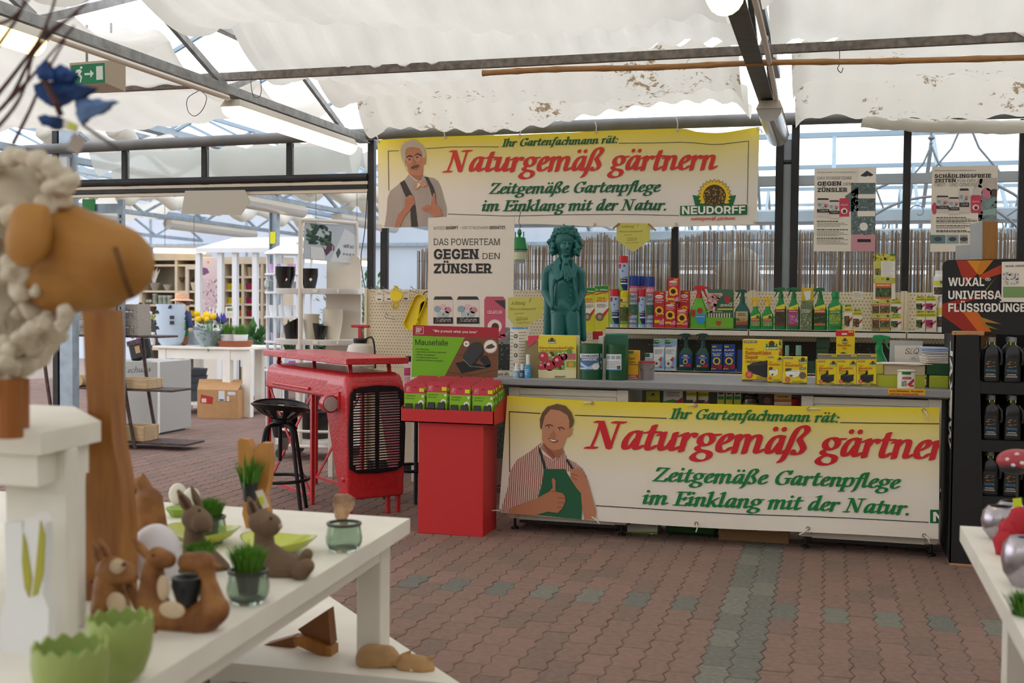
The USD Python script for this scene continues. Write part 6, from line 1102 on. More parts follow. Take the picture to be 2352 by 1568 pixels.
# pressure sprayer on the wall shelf, pink bottle
q = Pz(880, 868, .80); ps = thing('pressure_sprayer', 'white pressure sprayer with red pump handle left of the mouse-trap board', 'garden sprayer', (q[0], 8.9, .80))
part(ps, 'tank', lathe([(0, 0), (.11, 0), (.12, .02), (.12, .24), (.10, .31), (.05, .33), (0, .33)], 28), mat('milky_plastic', 'd5cfc4', .35)); part(ps, 'red_band', lathe([(.1215, .19), (.1215, .215)], 28), mat('plastic_red3', 'b8303a', .4)); part(ps, 'print_band', lathe([(.1212, .04), (.1212, .14)], 28), mat('sprayer_print', 'b9b49a', .5, mix2='6a7a4a', vs=20))
part(ps, 'collar', lathe([(.055, .325), (.06, .36), (.05, .37), (0, .37)], 20), FOOT); part(ps, 'hose', tube(spline([(.05, -.03, .36), (.12, -.04, .38), (.15, -.05, .30), (.16, -.05, .12)], 6), .008, 8), FOOT); part(ps, 'pump_handle', [bx(-.085, .085, -.012, .012, .46, .485, .006), bx(-.015, .015, -.012, .012, .37, .46)], mat('plastic_red3'))
sb = thing('low_shelf', 'plain low shelf under the pressure sprayer, mostly hidden', 'shelf', (q[0], 8.95, 0)); part(sb, 'board', bx(q[0]-.25, q[0]+.6, 8.72, 9.1, .775, .795), CREAM2, world=True); [part(sb, 'leg', bx(q[0]+x_-.02, q[0]+x_+.02, y_, y_+.04, 0, .775), CREAM2, world=True) for x_ in (-.2, .55) for y_ in (8.74, 9.04)]
bottle('care_bottle', 'pink plant care bottle with a black cap left of the mouse-trap board', (925, 818, 946, 868), .7955, 8.76, 'd8a8b4', [(0, 1), (.8, 1), (1, .6)], lambda f: f.r(0, 0, 1, 1, 'e4cfd2').veg(.05, .4, .95, .9, ('c04a6a', 'd87a98', '7a3a48'), 12, 3, 3), (.25, .95), cap='1a1a1b', hh=.2, cat_='bottle')
# ================================================================ red mouse-trap display
RED = mat('red_card', 'c62a2c', .5); RY = 6.80
rx0, rx1 = Py(960, 1226, RY)[0], Py(1109, 1228, RY)[0]; tx0, tx1 = -2.645, -2.02
rd = thing('floor_display', 'red cardboard floor display with a tray of mouse-trap packs', 'floor display', ((rx0+rx1)/2, 6.95, 0))
part(rd, 'column', bx(rx0, rx1, RY, RY+.30, 0, .715, .002), RED, world=True)
TB, TF, TT = .715, 6.77, .80
part(rd, 'tray', [bx(tx0, tx1, TF, 7.13, TB, TB+.006), hull([(x, y, z) for x in (tx0, tx1) for y, z in ((TF, TB), (TF+.005, TB), (TF, TT), (TF+.005, TT))]), hull([(x, y, z) for x in (tx0, tx0+.005) for y, z in ((TF, TB), (TF, TT), (7.13, TB), (7.13, .90))]), hull([(x, y, z) for x in (tx1-.005, tx1) for y, z in ((TF, TB), (TF, TT), (7.13, TB), (7.13, .90))])], RED, world=True)
hx0, hx1, HY = Py(947, 747, 7.12)[0], Py(1145, 755, 7.12)[0], 7.12
part(rd, 'header_board', slab([(948, 747), (1145, 753), (1142, 925), (940, 920)], HY, .006), cm_('d5cfc4'), world=True)
a = Art(); c = crop(900, 730, 5.808)
a.poly(c((282, 95), (1427, 130), (1425, 272), (278, 235)), 'a82434', 1); a.poly(c((278, 235), (975, 258), (695, 793), (262, 785)), '78b01c', 1); a.poly(c((975, 258), (1425, 272), (1410, 812), (695, 793)), '7a4a2e', 1)
for P_ in (((860, 495), (1420, 500)), ((740, 720), (1060, 765)), ((1060, 765), (1412, 690)), ((1000, 805), (1060, 765))): a.line(c(*P_), 1, '4f2e1c', 2)
a.poly(c((845, 600), (1000, 570), (1250, 640), (1320, 620), (1320, 655), (930, 738)), '1c1c1f', 3).poly(c((940, 545), (960, 480), (1040, 355), (1100, 322), (1180, 325), (1215, 370), (1215, 440), (1050, 640)), '39383c', 4).poly(c((1050, 640), (1215, 440), (1220, 380), (1225, 470), (1080, 640)), '232327', 5).poly(c((1170, 560), (1200, 510), (1270, 500), (1290, 540), (1320, 590), (1310, 640), (1250, 650)), '242428', 3)
a.line(c((945, 545), (1045, 645), (1245, 660)), .8, 'b9b5b0', 6)
(u, v), = c((995, 345)); a.ell(u, v, 6.8, 6.8, 'e8e4dc', 3).text('EU', u-3, v+2, u+3, v+2, 3.6, '8a4a40', 'sans', 800, 5)
(u, v), = c((1315, 380)); a.ell(u, v, 15.5, 15.5, 'e8e2d8', 3).ell(u, v, 14.4, 14.4, 'b84a40', 4).ell(u, v, 13.8, 13.8, 'ece7de', 5)
a.poly(c((1250, 400), (1275, 365), (1310, 352), (1335, 340), (1350, 360), (1382, 380), (1360, 395), (1340, 405), (1290, 412)), '5a463a', 6).line(c((1255, 405), (1240, 412), (1270, 416)), .7, '5a463a', 6)
a.line(c((320, 118), (422, 120), (418, 213), (320, 210), (320, 196)), .8, 'f0e6e0', 2)
a.text('SWISS', *c((320, 160))[0], *c((400, 163))[0], 5, 'f2e8e2', 'sans', 700).text('INNO', *c((320, 192))[0], *c((380, 194))[0], 5, 'f2e8e2', 'sans', 700)
a.text('"We protect what you love"', *c((548, 188))[0], *c((1140, 205))[0], 5.8, 'f2e8e2', 'sans', 700, track=.08)
a.text('Mausefalle', *c((312, 358))[0], *c((750, 368))[0], 12.5, '1f2a16', 'sans', 400)
for i, s in enumerate(('• inkl. Naturköder', '• super sicher und sofort einsatzbereit', '• wirksam und hygienisch', '• mit einem Fingerdruck aktiv', '• gefahrlos für Kinder und Haustiere')): x1 = (495, 720, 582, 620, 690)[i]; a.text(s, *c((310, 420+i*37))[0], *c((x1, 424+i*37.5+x1*.012))[0], 3.2, '2c3a18', 'sans', 500)
put_art(rd, a, on_y(HY), 'header_print')
# packs
pw, ph = .138, .235
def pack_proto(label, x, y, z):
    t = thing('mouse_trap_pack', label, 'mouse trap pack', (x, y, z), group='mouse trap packs in the red tray')
    part(t, 'card', bx(0, pw, 0, .0015, 0, ph), cm_('8fbf2a'))
    a = Art(); f = Face(a, 0, 0, pw, -ph)      # frame: x right, y up
    def n(x, y): return (x*pw, (1-y)*ph)
    a.rect(*n(0, .0), *n(1, .27), 'c83a4c', 1); a.rect(*n(.0, .27), *n(1, 1), '86bb22', 1)
    a.line([n(.1, .09), n(.27, .09), n(.27, .22), n(.1, .22), n(.1, .19)], .0012, 'f2e6e2', 2); a.text('SWISS', *n(.1, .145), *n(.24, .145), .006, 'f2e6e2', 'sans', 700, 3, False).text('INNO', *n(.1, .185), *n(.21, .185), .006, 'f2e6e2', 'sans', 700, 3, False)
    a.rect(*n(.42, .09), *n(.62, .12), '8a2834', 2); a.text('SUPERCAT', *n(.08, .355), *n(.58, .355), .009, '4a6a1c', 'sans', 500, 3, False).text('Mausefalle', *n(.08, .42), *n(.5, .42), .008, '4a6a1c', 'sans', 500, 3, False)
    a.poly(Point(*n(.82, .52)).buffer(.018), 'e9e6da', 2).poly(affinity.scale(Point(*n(.82, .53)).buffer(1), .012, .006), '5f5048', 3).poly(Point(*n(.91, .34)).buffer(.008), 'e9e6da', 2); a.rect(*n(.74, .12), *n(.97, .22), 'd8e21c', 4)
    g, cc = a.build(lambda P, l: np.c_[P[:, 0], np.full(len(P), -l), P[:, 1]]); part(t, 'card_print', g, VC, col=cc)
    for x_ in (.03, .52):
        part(t, 'trap', [bx(x_*pw+.002, (x_+.42)*pw, -.03, -.001, .006, .075, .004), hull([(x_*pw+q, d, e) for q in (.006, .42*pw-.006) for d, e in ((-.001, .075), (-.02, .075), (-.001, .108), (-.012, .105))])], mat('black_gloss', '1b1b1d', .25))
    part(t, 'blister', bx(.001, pw-.001, -.031, -.001, .0, .006), mat('clear_plastic'))
    return t
cols = [-2.635, -2.482, -2.329, -2.173]; p0 = None
for k, x_ in enumerate(cols):
    for r_ in range(7):
        y_, z_ = 6.815+r_*.043, TB+.008+r_*.006+(.012 if (k == 1 and r_ == 0) else 0)
        lb = f'front mouse trap pack in the {("leftmost", "second", "third", "rightmost")[k]} column of the red tray' if r_ == 0 else f'red-topped mouse trap pack standing behind the front one, {("leftmost", "second", "third", "rightmost")[k]} column'
        if p0 is None: p0 = pack_proto(lb, x_, y_, z_)
        else: dup(p0, (x_+.002*((r_*7+k) % 3-1), y_, z_), 0, lb)

# ================================================================ red tractor-front bar table
HRED = mat('hammered_red', 'c0282e', .33, var=.05, vs=20, bump=1., bs=48, coat=.3); BLACK = mat('black_metal', '17161a', .42, .3, bump=.1)
tt_ = thing('tractor_table', 'red hammered-metal bar table shaped like a tractor front with a black grille', 'bar table', (-3.163, 7.09, 0), rotz=math.degrees(math.atan2(.65, -.76)))
WT = .46
def sph(x, y, z, r): return Manifold.sphere(r, 20).translate([x, y, z])
hood = Manifold.batch_hull([sph(x, y, .925, .065) for x in (.07, 1.43) for y in (-.07, -WT+.07)]+[sph(x, y, .80+.02, .02) for x in (.025, 1.475) for y in (-.025, -WT+.025)])
nose = Manifold.batch_hull([sph(x, y, .90, .06) for x in (.06, .30) for y in (-.06, -WT+.06)]+[sph(x, y, .82, .02) for x in (.02, .36) for y in (-.02, -WT+.02)]+[sph(x, y, .14, .02) for x in (.02, .12) for y in (-.03, -WT+.03)])
shell = hood+nose-Manifold.batch_hull([Manifold.cube([.001, WT-.06, .001]).translate([.012, -WT+.03, .20]), Manifold.cube([.001, WT-.06, .001]).translate([.012, -WT+.03, .90]), Manifold.cube([.6, WT-.06, .001]).translate([.012, -WT+.03, .90]), Manifold.cube([.34, WT-.06, .001]).translate([.012, -WT+.03, .20])])-Manifold.cube([.05, .36, .56]).translate([-.02, -WT+.05, .325])
part(tt_, 'hood', shell, HRED, smooth=35)
part(tt_, 'table_top', bx(-.02, 1.50, -WT-.01, .01, 1.05, 1.094, .004), HRED)
for x_ in (.10, 1.40):
    for y_ in (-.08, -WT+.08): part(tt_, 'top_strut', bar((x_, y_, .98), (x_+(.02 if x_ < 1 else -.02), y_, 1.055), .03, .008), HRED)
gp = affinity.scale(Polygon([(x, z) for x, z in ((.02, .34), (.08, .305), (WT/2, .295), (WT-.08, .305), (WT-.02, .34), (WT-.012, .60), (WT-.03, .86), (WT-.09, .895), (WT/2, .905), (.09, .895), (.03, .86), (.012, .60))]).buffer(-.01).buffer(.01), 1, 1)
slots = []
for k in range(29):
    z = .335+k*.0185; e = .05+(.02 if k < 2 or k > 25 else 0)
    slots += [affinity.scale(LineString([(e, z), (WT/2-.018, z)]).buffer(.0052, 4), 1, 1), LineString([(WT/2+.018, z), (WT-e, z)]).buffer(.0052, 4)]
gp = gp.difference(union_all(slots)); gm = ext(gp, .014)   # x across, y = height
part(tt_, 'grille', tm(np.c_[-gm.vertices[:, 2]-.002, -gm.vertices[:, 0], gm.vertices[:, 1]], gm.faces), BLACK, smooth=False)
tx = text('7532SM', 'sans', 400); b_ = tx.bounds; tm_ = ext(affinity.affine_transform(tx, [.30/(b_[2]-b_[0]), 0, 0, .075, -b_[0]*.30/(b_[2]-b_[0]), 0]), .006)
part(tt_, 'embossed_plate', tm(np.c_[-tm_.vertices[:, 2]+.002, -tm_.vertices[:, 0]-.085, tm_.vertices[:, 1]+.19], tm_.faces), HRED, label='number 7532SM in relief')
hl_ = part(tt_, 'headlamp', mv(lathe([(0, -.13), (.03, -.12), (.055, -.07), (.062, -.01), (.062, .01), (.055, .015)], 24), (.14, .055, .775), ry=-90), mat('red_gloss', 'b8252a', .3, coat=.4), label='red bullet headlamp')
part(hl_, 'lens', mv(lathe([(.057, .0), (.05, .02), (0, .024)], 24), (.14, .055, .775), ry=-90), mat('lamp_lens', 'a79c98', .35))
part(tt_, 'headlamp_plate', bx(.10, .22, -.002, .012, .74, .86, .003), HRED)
part(tt_, 'rivet', mv(lathe([(0, 0), (.02, 0), (.014, .008), (0, .011)], 14), (.055, -.006, .26), rx=-90), HRED)
part(tt_, 'side_rib', tube([(.62, .0, .845), (1.3, .0, .845)], .012, 8), HRED)
for x_, y_ in ((.04, -.05), (.04, -WT+.12), (.04, -WT+.04), (.12, -.05)): part(tt_, 'leg', bx(x_-.018, x_+.018, y_-.012, y_+.012, 0, .16), HRED)
for y_ in (-.03, -WT+.03):
    for x_ in (.63, 1.47): part(tt_, 'leg', bx(x_-.016, x_+.016, y_-.012, y_+.012, 0, .81), HRED)
    part(tt_, 'brace', bar((.65, y_, .80), (1.45, y_, .06), .022, .008, (0, 1, 0)), HRED); part(tt_, 'brace', bar((1.45, y_, .80), (.65, y_, .06), .022, .008, (0, 1, 0)), HRED); part(tt_, 'foot_rail', bar((.63, y_, .06), (1.47, y_, .06), .02), HRED)
# ---- tractor-seat stools
def stool(x, y, rz, label):
    t = thing('bar_stool', label, 'bar stool', (x, y, 0), rotz=rz)
    A, Rn = np.linspace(0, 2*math.pi, 49)[:-1], np.linspace(0, 1, 9); V = []
    for q in Rn:
        for a_ in A:
            r = q*(.205+.035*abs(math.sin(a_))**2); yy_ = r*math.sin(a_); V.append((r*math.cos(a_)*.95, yy_*1.05, .655+.085*q**2.2+.03*q*q*abs(math.sin(a_))-.02*q*math.cos(a_)))
    Fs = []; n = len(A)
    for i in range(8):
        for j in range(n):
            if 3 <= i <= 6 and j % 4 in (0, 1, 2) and (j % 4 != 2 or i > 4) and (j//4) % 12 not in (): 
                if j % 4 != 3 and not (j % 4 == 2): continue
            a_, b_ = i*n+j, i*n+(j+1) % n; Fs += [(a_, b_, b_+n), (a_, b_+n, a_+n)]
    V = np.array(V); Fs = np.array(Fs); k = len(V)
    part(t, 'seat', tm(np.vstack([V, V-(0, 0, .007)]), np.vstack([Fs, Fs[:, ::-1]+k])), BLACK); part(t, 'seat_rim', tube(spline(V[-n:][::2], 3, True), .006, 8, False), BLACK)
    part(t, 'spindle', [tube([(0, 0, .36), (0, 0, .66)], .013, 12), lathe([(.05, .625), (.05, .655), (0, .655)], 16)], BLACK)
    for k in range(4):
        a_ = math.pi/4+k*math.pi/2; c_, s_ = math.cos(a_), math.sin(a_)
        part(t, 'leg', tube(spline([(c_*q, s_*q, z) for q, z in ((.0, .615), (.07, .615), (.11, .60), (.135, .55), (.18, .3), (.235, 0))], 5), .0135, 10), BLACK)
    part(t, 'foot_ring', tube([(.20*math.cos(q), .20*math.sin(q), .235) for q in np.linspace(0, 2*math.pi, 41)], .0115, 8, False), BLACK)
    return t
s1 = stool(-3.70, 7.17, 20, 'black metal tractor-seat stool left of the red tractor table'); part(s1, 'hang_tag', mv(bx(-.03, .03, -.001, .001, -.09, 0), (.03, .02, .52), rx=12, rz=30), mat('grey_tag', '8a8480', .6), label='grey paper tag')
dup(s1, (-2.99, 7.98, 0), 65, 'black stool behind the grille, half hidden by the red display')

# ================================================================ black liquid-fertiliser display on the right
BCARD = mat('black_card', '1f1e20', .6, var=.08, vs=4); BX0, BX1, BY0, BY1 = .68, 1.62, 6.905, 7.5
wd = thing('fertiliser_display', 'black cardboard display with shelves of black bottles printed WUXAL', 'floor display', ((BX0+BX1)/2, 7.2, 0))
cheek = Polygon([(.68, .012), (.875, .012), (.858, .25), (.81, 1.325), (.68, 1.325)])
part(wd, 'cheek', mv(upright(ext(cheek, .01)), (0, BY0+.01, 0)), BCARD, world=True); part(wd, 'side_panel', bx(BX0, BX0+.008, BY0, BY1, .012, 1.335), BCARD, world=True)
part(wd, 'side_panel', bx(BX1-.008, BX1, BY0, BY1, .012, 1.335), BCARD, world=True); part(wd, 'back_panel', bx(BX0, BX1, BY1-.008, BY1, .012, 1.335), BCARD, world=True)
part(wd, 'raw_edge', bx(BX0+.002, BX1, BY0-.002, BY0+.20, 0, .012), CARD, world=True); part(wd, 'torn_edge', disp(bx(BX0-.005, .84, BY0+.0, BY0+.12, 1.32, 1.345, .004), .006, 40), CARD, world=True)
WZ = [Py(2280, v, 6.96)[2] for v in (877, 1009, 1137)]
for z in WZ: part(wd, 'shelf', [bx(.81, BX1-.01, BY0+.012, BY1-.01, z-.008, z), bx(.80, BX1-.01, BY0+.004, BY0+.012, z-.065, z)], BCARD, world=True)
part(wd, 'plinth', bx(.70, BX1-.01, BY0+.012, BY0+.02, .012, WZ[2]-.20), BCARD, world=True)
part(wd, 'header_card', slab([(2165, 612), (2168, 602), (2178, 597), (2560, 590), (2560, 775), (2163, 764)], 7.0, .006), BCARD, world=True)
a = Art(); c = crop(2050, 560, 3.563)
for P_, cl, L in ((((520, 135), (610, 135), (700, 240), (640, 300), (600, 330), (560, 250)), 'a8321c', 1), (((610, 135), (720, 135), (690, 240)), 'd98a1c', 2), (((720, 135), (825, 132), (720, 262), (690, 240)), 'c97a18', 2), (((700, 262), (890, 170), (890, 245), (740, 290)), 'b8401c', 2), (((405, 490), (600, 440), (880, 400), (620, 470), (520, 500), (600, 560), (700, 640), (800, 718), (590, 718), (405, 585)), '98281c', 1), (((560, 540), (700, 560), (810, 718), (700, 718)), 'd0661c', 2), (((620, 470), (740, 400), (845, 275), (760, 390)), '8a8a2c', 3), (((700, 590), (890, 655), (750, 640)), 'a87a2c', 3), (((720, 640), (865, 700), (760, 680)), '8a7a2c', 3)): a.poly(c(*P_), cl, L)
for s, y, x1 in (('WUXAL', 345, 752), ('UNIVERSAL', 452, 940), ('FLÜSSIGDÜNGER', 556, 1145)): a.text(s, *c((456, y))[0], *c((x1, y))[0], 19.5, 'ece8e0', 'sans', 800, 6)
a.text('®', *c((757, 312))[0], *c((804, 312))[0], 10, 'ece8e0', 'sans', 500, 6); put_art(wd, a, on_y(7.0), 'header_print')
sheet = poster('white info sheet with a plant drawing taped over the black header card', [(2301, 601), (2400, 600), (2399, 695), (2300, 693)], 6.985, lambda a: (a.text('WUXAL UNIVERSAL', 2309, 613, 2365, 612, 4, '4a4844', 'sans', 600), foliage(a, 2304, 625, 2339, 653, ('d9d5d0', '8a7a78', 'b0a09c', '6a5a58'), 26, 3.5), a.rect(2304, 658, 2400, 683, '7a9a62', 1)), 'info sheet', 'info_sheet')
# WUXAL letters on the left cheek side
lt = text('WUXAL', 'sans', 800); b_ = lt.bounds; gw = affinity.affine_transform(lt, [.62/(b_[2]-b_[0]), 0, 0, .16, -b_[0]*.62/(b_[2]-b_[0]), 0]); a = Art(); a.q.append((gw, lin('e6e2da'), 1))
g_, cc = a.build(lambda P, l: np.c_[np.full(len(P), BX0-l), 7.12-P[:, 1]+.0, .66+P[:, 0]]) ; part(wd, 'side_lettering', g_, VC, world=True, col=cc)
part(wd, 'barcode_tag', bx(BX0-.002, BX0, 6.96, 7.06, .86, 1.0), PAPER, world=True)
BP = mat('black_bottle', '141416', .28, coat=.2); CAPG = mat('grey_cap', '8f9398', .35, trans=.2)
def wux(label, x, y, z):
    t = thing('fertiliser_bottle', label, 'bottle', (x, y, z), group='black bottles in the black display')
    m = loft([(0, .045, .036, 3.5), (.006, .048, .039, 3.5), (.15, .048, .039, 3.5), (.185, .045, .034, 3), (.205, .028, .024, 2.2), (.215, .020, .02, 2), (.235, .019, .019, 2)], 28)
    part(t, 'bottle_body', m, BP, smooth=40); part(t, 'cap', lathe([(.021, .228), (.022, .232), (.021, .255), (0, .256)], 18), CAPG); part(t, 'handle', tube([(.03, -.02, .20), (.05, -.034, .17), (.052, -.036, .12), (.046, -.034, .10)], .008, 8), BP)
    a = Art(); a.rect(-.04, .015, .025, .14, '29282a', 0); a.text('WUXAL', -.034, .062, .022, .062, .012, '3a8ab8', 'sans', 700, 3, False).text('UNIVERSAL', -.03, .042, .018, .042, .007, 'd8d6d0', 'sans', 600, 3, False).text('FLÜSSIGDÜNGER', -.036, .030, .022, .030, .007, 'd8d6d0', 'sans', 600, 3, False); rg = random.Random(4)
    for k in range(9): a.poly(affinity.rotate(affinity.scale(Point(-.03+rg.random()*.05, .085+rg.random()*.035).buffer(1, 4), .007, .002), 20), rg.choice(('b8622c', 'a83a3a', '8a7a4a', 'c98a6a')), 2)
    g, q = a.build(lambda P, l: np.c_[P[:, 0], np.full(len(P), -.0392-l), P[:, 1]]); part(t, 'printed_label', g, VC, col=q); a = Art(); a.rect(-.016, .212, .016, .228, 'c9d81c', 0); g, q = a.build(lambda P, l: np.c_[P[:, 0], -np.sqrt(np.maximum(.0225**2-P[:, 0]**2, 0))-l, P[:, 1]]); part(t, 'price_sticker', g, VC, col=q)
    return t
w0 = None
for r_ in range(3):
    for k in range(6):
        for d_ in range(2):
            x_, y_ = .875+k*.112+(.01 if r_ == 0 else .018), 6.965+d_*.11
            lb = f'front black fertiliser bottle on the {("top", "middle", "bottom")[r_]} shelf, {("first", "second", "third", "fourth", "fifth", "sixth")[k]} from the left cheek' if d_ == 0 else f'black fertiliser bottle in the back row of the {("top", "middle", "bottom")[r_]} shelf'
            if w0 is None: w0 = wux(lb, x_, y_, WZ[r_]+.0005)
            else: dup(w0, (x_, y_, WZ[r_]+.0005), 0, lb)
ORD = 'first second third fourth fifth sixth seventh eighth ninth tenth eleventh twelfth thirteenth'.split()
# ================================================================ far hall on the left
WHITE = mat('white_lacquer', 'e4e4e4', .4); CREAMW = mat('cream_wood', 'cdbfa6', .6, var=.06, vs=6); SHB = mat('shelf_back', '8f8675', .8)
ew = thing('wall_end', kind='structure'); part(ew, 'panel_wall', bx(-30, -3.4, 24.2, 24.3, 0, 4.6), mat('pale_wall', 'c9d1dc', .7, var=.04, vs=1), world=True)
for k in range(10): part(ew, 'wall_seam', bx(-29+k*2.6, -28.96+k*2.6, 24.17, 24.2, 0, 4.6), GALV_B, world=True)
part(ew, 'wall_rail', bx(-30, -3.4, 24.12, 24.2, 2.75, 2.83), GALV_B, world=True)
rf = thing('ceiling', kind='structure')
for k, xv in enumerate((-3.95, -7.45, -10.95, -14.45)):
    for j in range(9):
        y = 10+j*1.7
        part(rf, 'glazing_bar', [bar((xv, y, 3.42), (xv-1.75, y, 4.25), .035), bar((xv-3.5, y, 3.42), (xv-1.75, y, 4.25), .035)], ROOFBAR, world=True)
    part(rf, 'ridge_bar', bar((xv-1.75, 9.6, 4.27), (xv-1.75, 24.1, 4.27), .06), ROOFBAR, world=True); part(rf, 'valley_gutter', bar((xv, 9.6, 3.42), (xv, 24.1, 3.42), .16, .08), GUT, world=True)
    for s_ in (-1, 1):
        x0_, x1_ = xv-1.75, xv-1.75+s_*1.75
        part(rf, 'roof_pane', tm([(x0_, 9.6, 4.29), (x0_, 24.1, 4.29), (x1_, 24.1, 3.45), (x1_, 9.6, 3.45)], [(0, 1, 2), (0, 2, 3)]), ROOFGLASS, smooth=False, world=True)
for k, (x, y0, y1, z, sd) in enumerate(((-4.3, 10, 23.5, 3.16, 1), (-7.15, 10, 23.8, 3.16, 2), (-7.8, 9.9, 23.8, 3.18, 3), (-10.65, 12, 23.8, 3.16, 4))):
    n = 60; pts = [(x+.12*math.sin(i*.37+sd), y0+(y1-y0)*i/n, z+.07*math.sin(i*1.05+sd)+.03*math.sin(i*2.3)) for i in range(n+1)]
    solo('rolled_shade_cloth', disp(tube(pts, [.08+.04*abs(math.sin(i*.52+sd)) for i in range(n+1)], 12), .05, 5, sd), CLOTH, f'gathered cream shade cloth along the far hall roof, {["beside the nearest truss", "left of the second truss", "right of the second valley", "by the third truss", "beyond the third truss", "deepest on the left"][k]}', 'shade cloth', smooth=True)
for k, (xa_, y0, y1) in enumerate(((-11.4, 13.5, 18), )):
    shade('shade_cloth', xa_-1.6, xa_, [y0, y0+1.5, y0+3, y1], f'sagging sheet of shade cloth under the far roof, over the left shelving', zw=3.25, sag=.35, seed=20+k, per=.5)
# ---- fluorescent lamps
LAMPON = mat('lamp_glow', 'fff0cc', .4, emit=('ffe2a8', 4.5)); LAMPCLR = mat('lamp_cover', 'dcdad2', .15, trans=.35); LAMPBODY = mat('lamp_body', 'bdb4a4', .5)
def lamp(label, x, y0, y1, z, on=True, sc=1.):
    t = thing('fluorescent_lamp', label, 'lamp', (x, (y0+y1)/2, z)); w = .075*sc
    part(t, 'housing', [hull([(x+q*w*.75, y, z+.05*sc) for q in (-1, 1) for y in (y0+.03, y1-.03)]+[(x+q*w, y, z) for q in (-1, 1) for y in (y0, y1)])], LAMPBODY, world=True)
    V = [(x+w*.95*math.cos(a_), y, z-.075*sc*math.sin(a_)) for y in (y0+.01, y1-.01) for a_ in np.linspace(0, math.pi, 9)]
    part(t, 'diffuser', hull(V), LAMPON if on else LAMPCLR, world=True)
    for y in (y0+.25*(y1-y0), y1-.25*(y1-y0)): part(t, 'clip', tube([(x, y, z+.04), (x, y, z+.10*sc)], .008, 6), LAMPBODY, world=True)
    if not on: part(t, 'tube', tube([(x, y0+.05, z-.03), (x, y1-.05, z-.03)], .013, 10), mat('tube_white', 'e8e8e4', .4), world=True)
    return t
lamp('lit warm fluorescent lamp under the left truss beside the banner', -3.93, 6.88, 8.86, 2.79); lamp('lit warm fluorescent lamp at the upper left edge behind the twigs', -3.93, 3.2, 4.95, 2.79)
lamp('unlit fluorescent lamp with a clear cover under the right truss', -.42, 7.75, 9.0, 2.79, False, 1.15); lamp('lit fluorescent lamp at the top edge above the right truss', -.45, 3.6, 4.85, 2.77, True, 1.1)
for k, (x, y0, y1) in enumerate(((-7.4, 12.2, 15.0), (-7.4, 16.2, 18.6), (-10.9, 12.6, 15.6), (-10.9, 17, 20))): lamp(f'white unlit lamp under a truss of the far hall, {["above the arrow sign", "deeper in the second bay", "left above the shelving", "deepest on the left"][k]}', x, y0, y1, 2.78, False, 1.3)
q0, q1 = Py(355, 575, 17.0), Py(470, 577, 17.0); t = thing('fluorescent_lamp', 'glowing tube lamp above the left far shelving', 'lamp', q0)
part(t, 'diffuser', tube([q0, q1], .045, 10), LAMPON, world=True); part(t, 'housing', bar(q0+(0, .02, .06), q1+(0, .02, .06), .10, .04), LAMPBODY, world=True); part(t, 'suspension', [tube([p_+(0, 0, .06), p_+(0, 0, 1.15)], .004, 5) for p_ in (q0+(.2, 0, 0), q1-(.2, 0, 0))], mat('wire'), world=True)
q0, q1 = Py(697, 596, 15.5), Py(848, 606, 15.5); t = thing('fluorescent_lamp', 'glowing tube lamp behind the white pot rack', 'lamp', q0); part(t, 'diffuser', tube([q0, q1], .04, 10), LAMPON, world=True); part(t, 'housing', bar(q0+(0, .02, .06), q1+(0, .02, .06), .09, .04), LAMPBODY, world=True); part(t, 'suspension', [tube([p_+(0, 0, .06), p_+(0, 0, 1.3)], .004, 5) for p_ in (q0+(.2, 0, 0), q1-(.2, 0, 0))], mat('wire'), world=True)
# ---- signs
q = [Py(u, v, 9.22) for u, v in ((425, 438), (562, 436), (575, 462), (553, 494), (416, 491))]
solo('blank_sign', slab([(425, 438), (562, 436), (575, 462), (553, 494), (416, 491)], 9.22, .006), mat('grey_board', 'b9b2a4', .6), 'blank beige arrow-shaped board hanging under the sliding rail', 'sign', smooth=False)
es = thing('exit_sign', 'green emergency exit sign box with running man and arrow', 'exit sign', Py(215, 170, 6.5))
P0, P1 = Py(160, 205, 6.5), Py(243, 140, 6.5)
part(es, 'box', hull([(P0[0], 6.5, P0[2]+.02), (P1[0], 6.5, P0[2]+.03), (P0[0], 6.5, P1[2]), (P1[0], 6.5, P1[2]+.005), (P0[0]+.02, 6.66, P0[2]), (P1[0]+.04, 6.66, P0[2]+.0), (P0[0]+.02, 6.66, P1[2]+.02), (P1[0]+.04, 6.66, P1[2]+.02)]), mat('sign_housing', 'b9ad98', .5), world=True)
a = Art(); a.poly([(163, 150), (240, 144), (241, 190), (163, 196)], '1a7a52', 1); c = crop(0, 0, 3.92)
a.poly(c((865, 597), (925, 592), (927, 715), (867, 720)), 'd8e4dc', 2).poly(c((760, 658), (812, 656), (812, 628), (845, 660), (815, 702), (813, 674), (761, 677)), 'd8e4dc', 2).ell(*c((731, 608))[0], 3, 3, 'd8e4dc', 2)
a.poly(c((690, 628), (722, 622), (738, 640), (722, 668), (740, 690), (728, 742), (718, 742), (724, 698), (700, 680), (704, 650), (685, 660), (676, 650)), 'd8e4dc', 2); put_art(es, a, on_y(6.499), 'sign_print')
part(es, 'hanger', [tube([(P1[0]-.03, 6.6, P1[2]), (P1[0]-.03, 6.6, 3.32)], .008, 6), tube([(P0[0]+.06, 6.6, P1[2]), (P0[0]+.06, 6.6, 3.32)], .008, 6)], GALV, world=True)
hs_ = thing('hanging_sign', 'small plain green board right of the sheep forehead', 'sign', Py(203, 484, 9.66)); part(hs_, 'board', slab([(189, 457), (218, 457), (218, 484), (189, 484)], 9.66, .01), mat('sign_green', '1a7a30', .5), world=True); part(hs_, 'hanger', [tube([Py(u, 458, 9.667), Py(u, 448, 9.667)+(0, 0, .05)], .004, 5) for u in (193, 214)], mat('wire'), world=True)
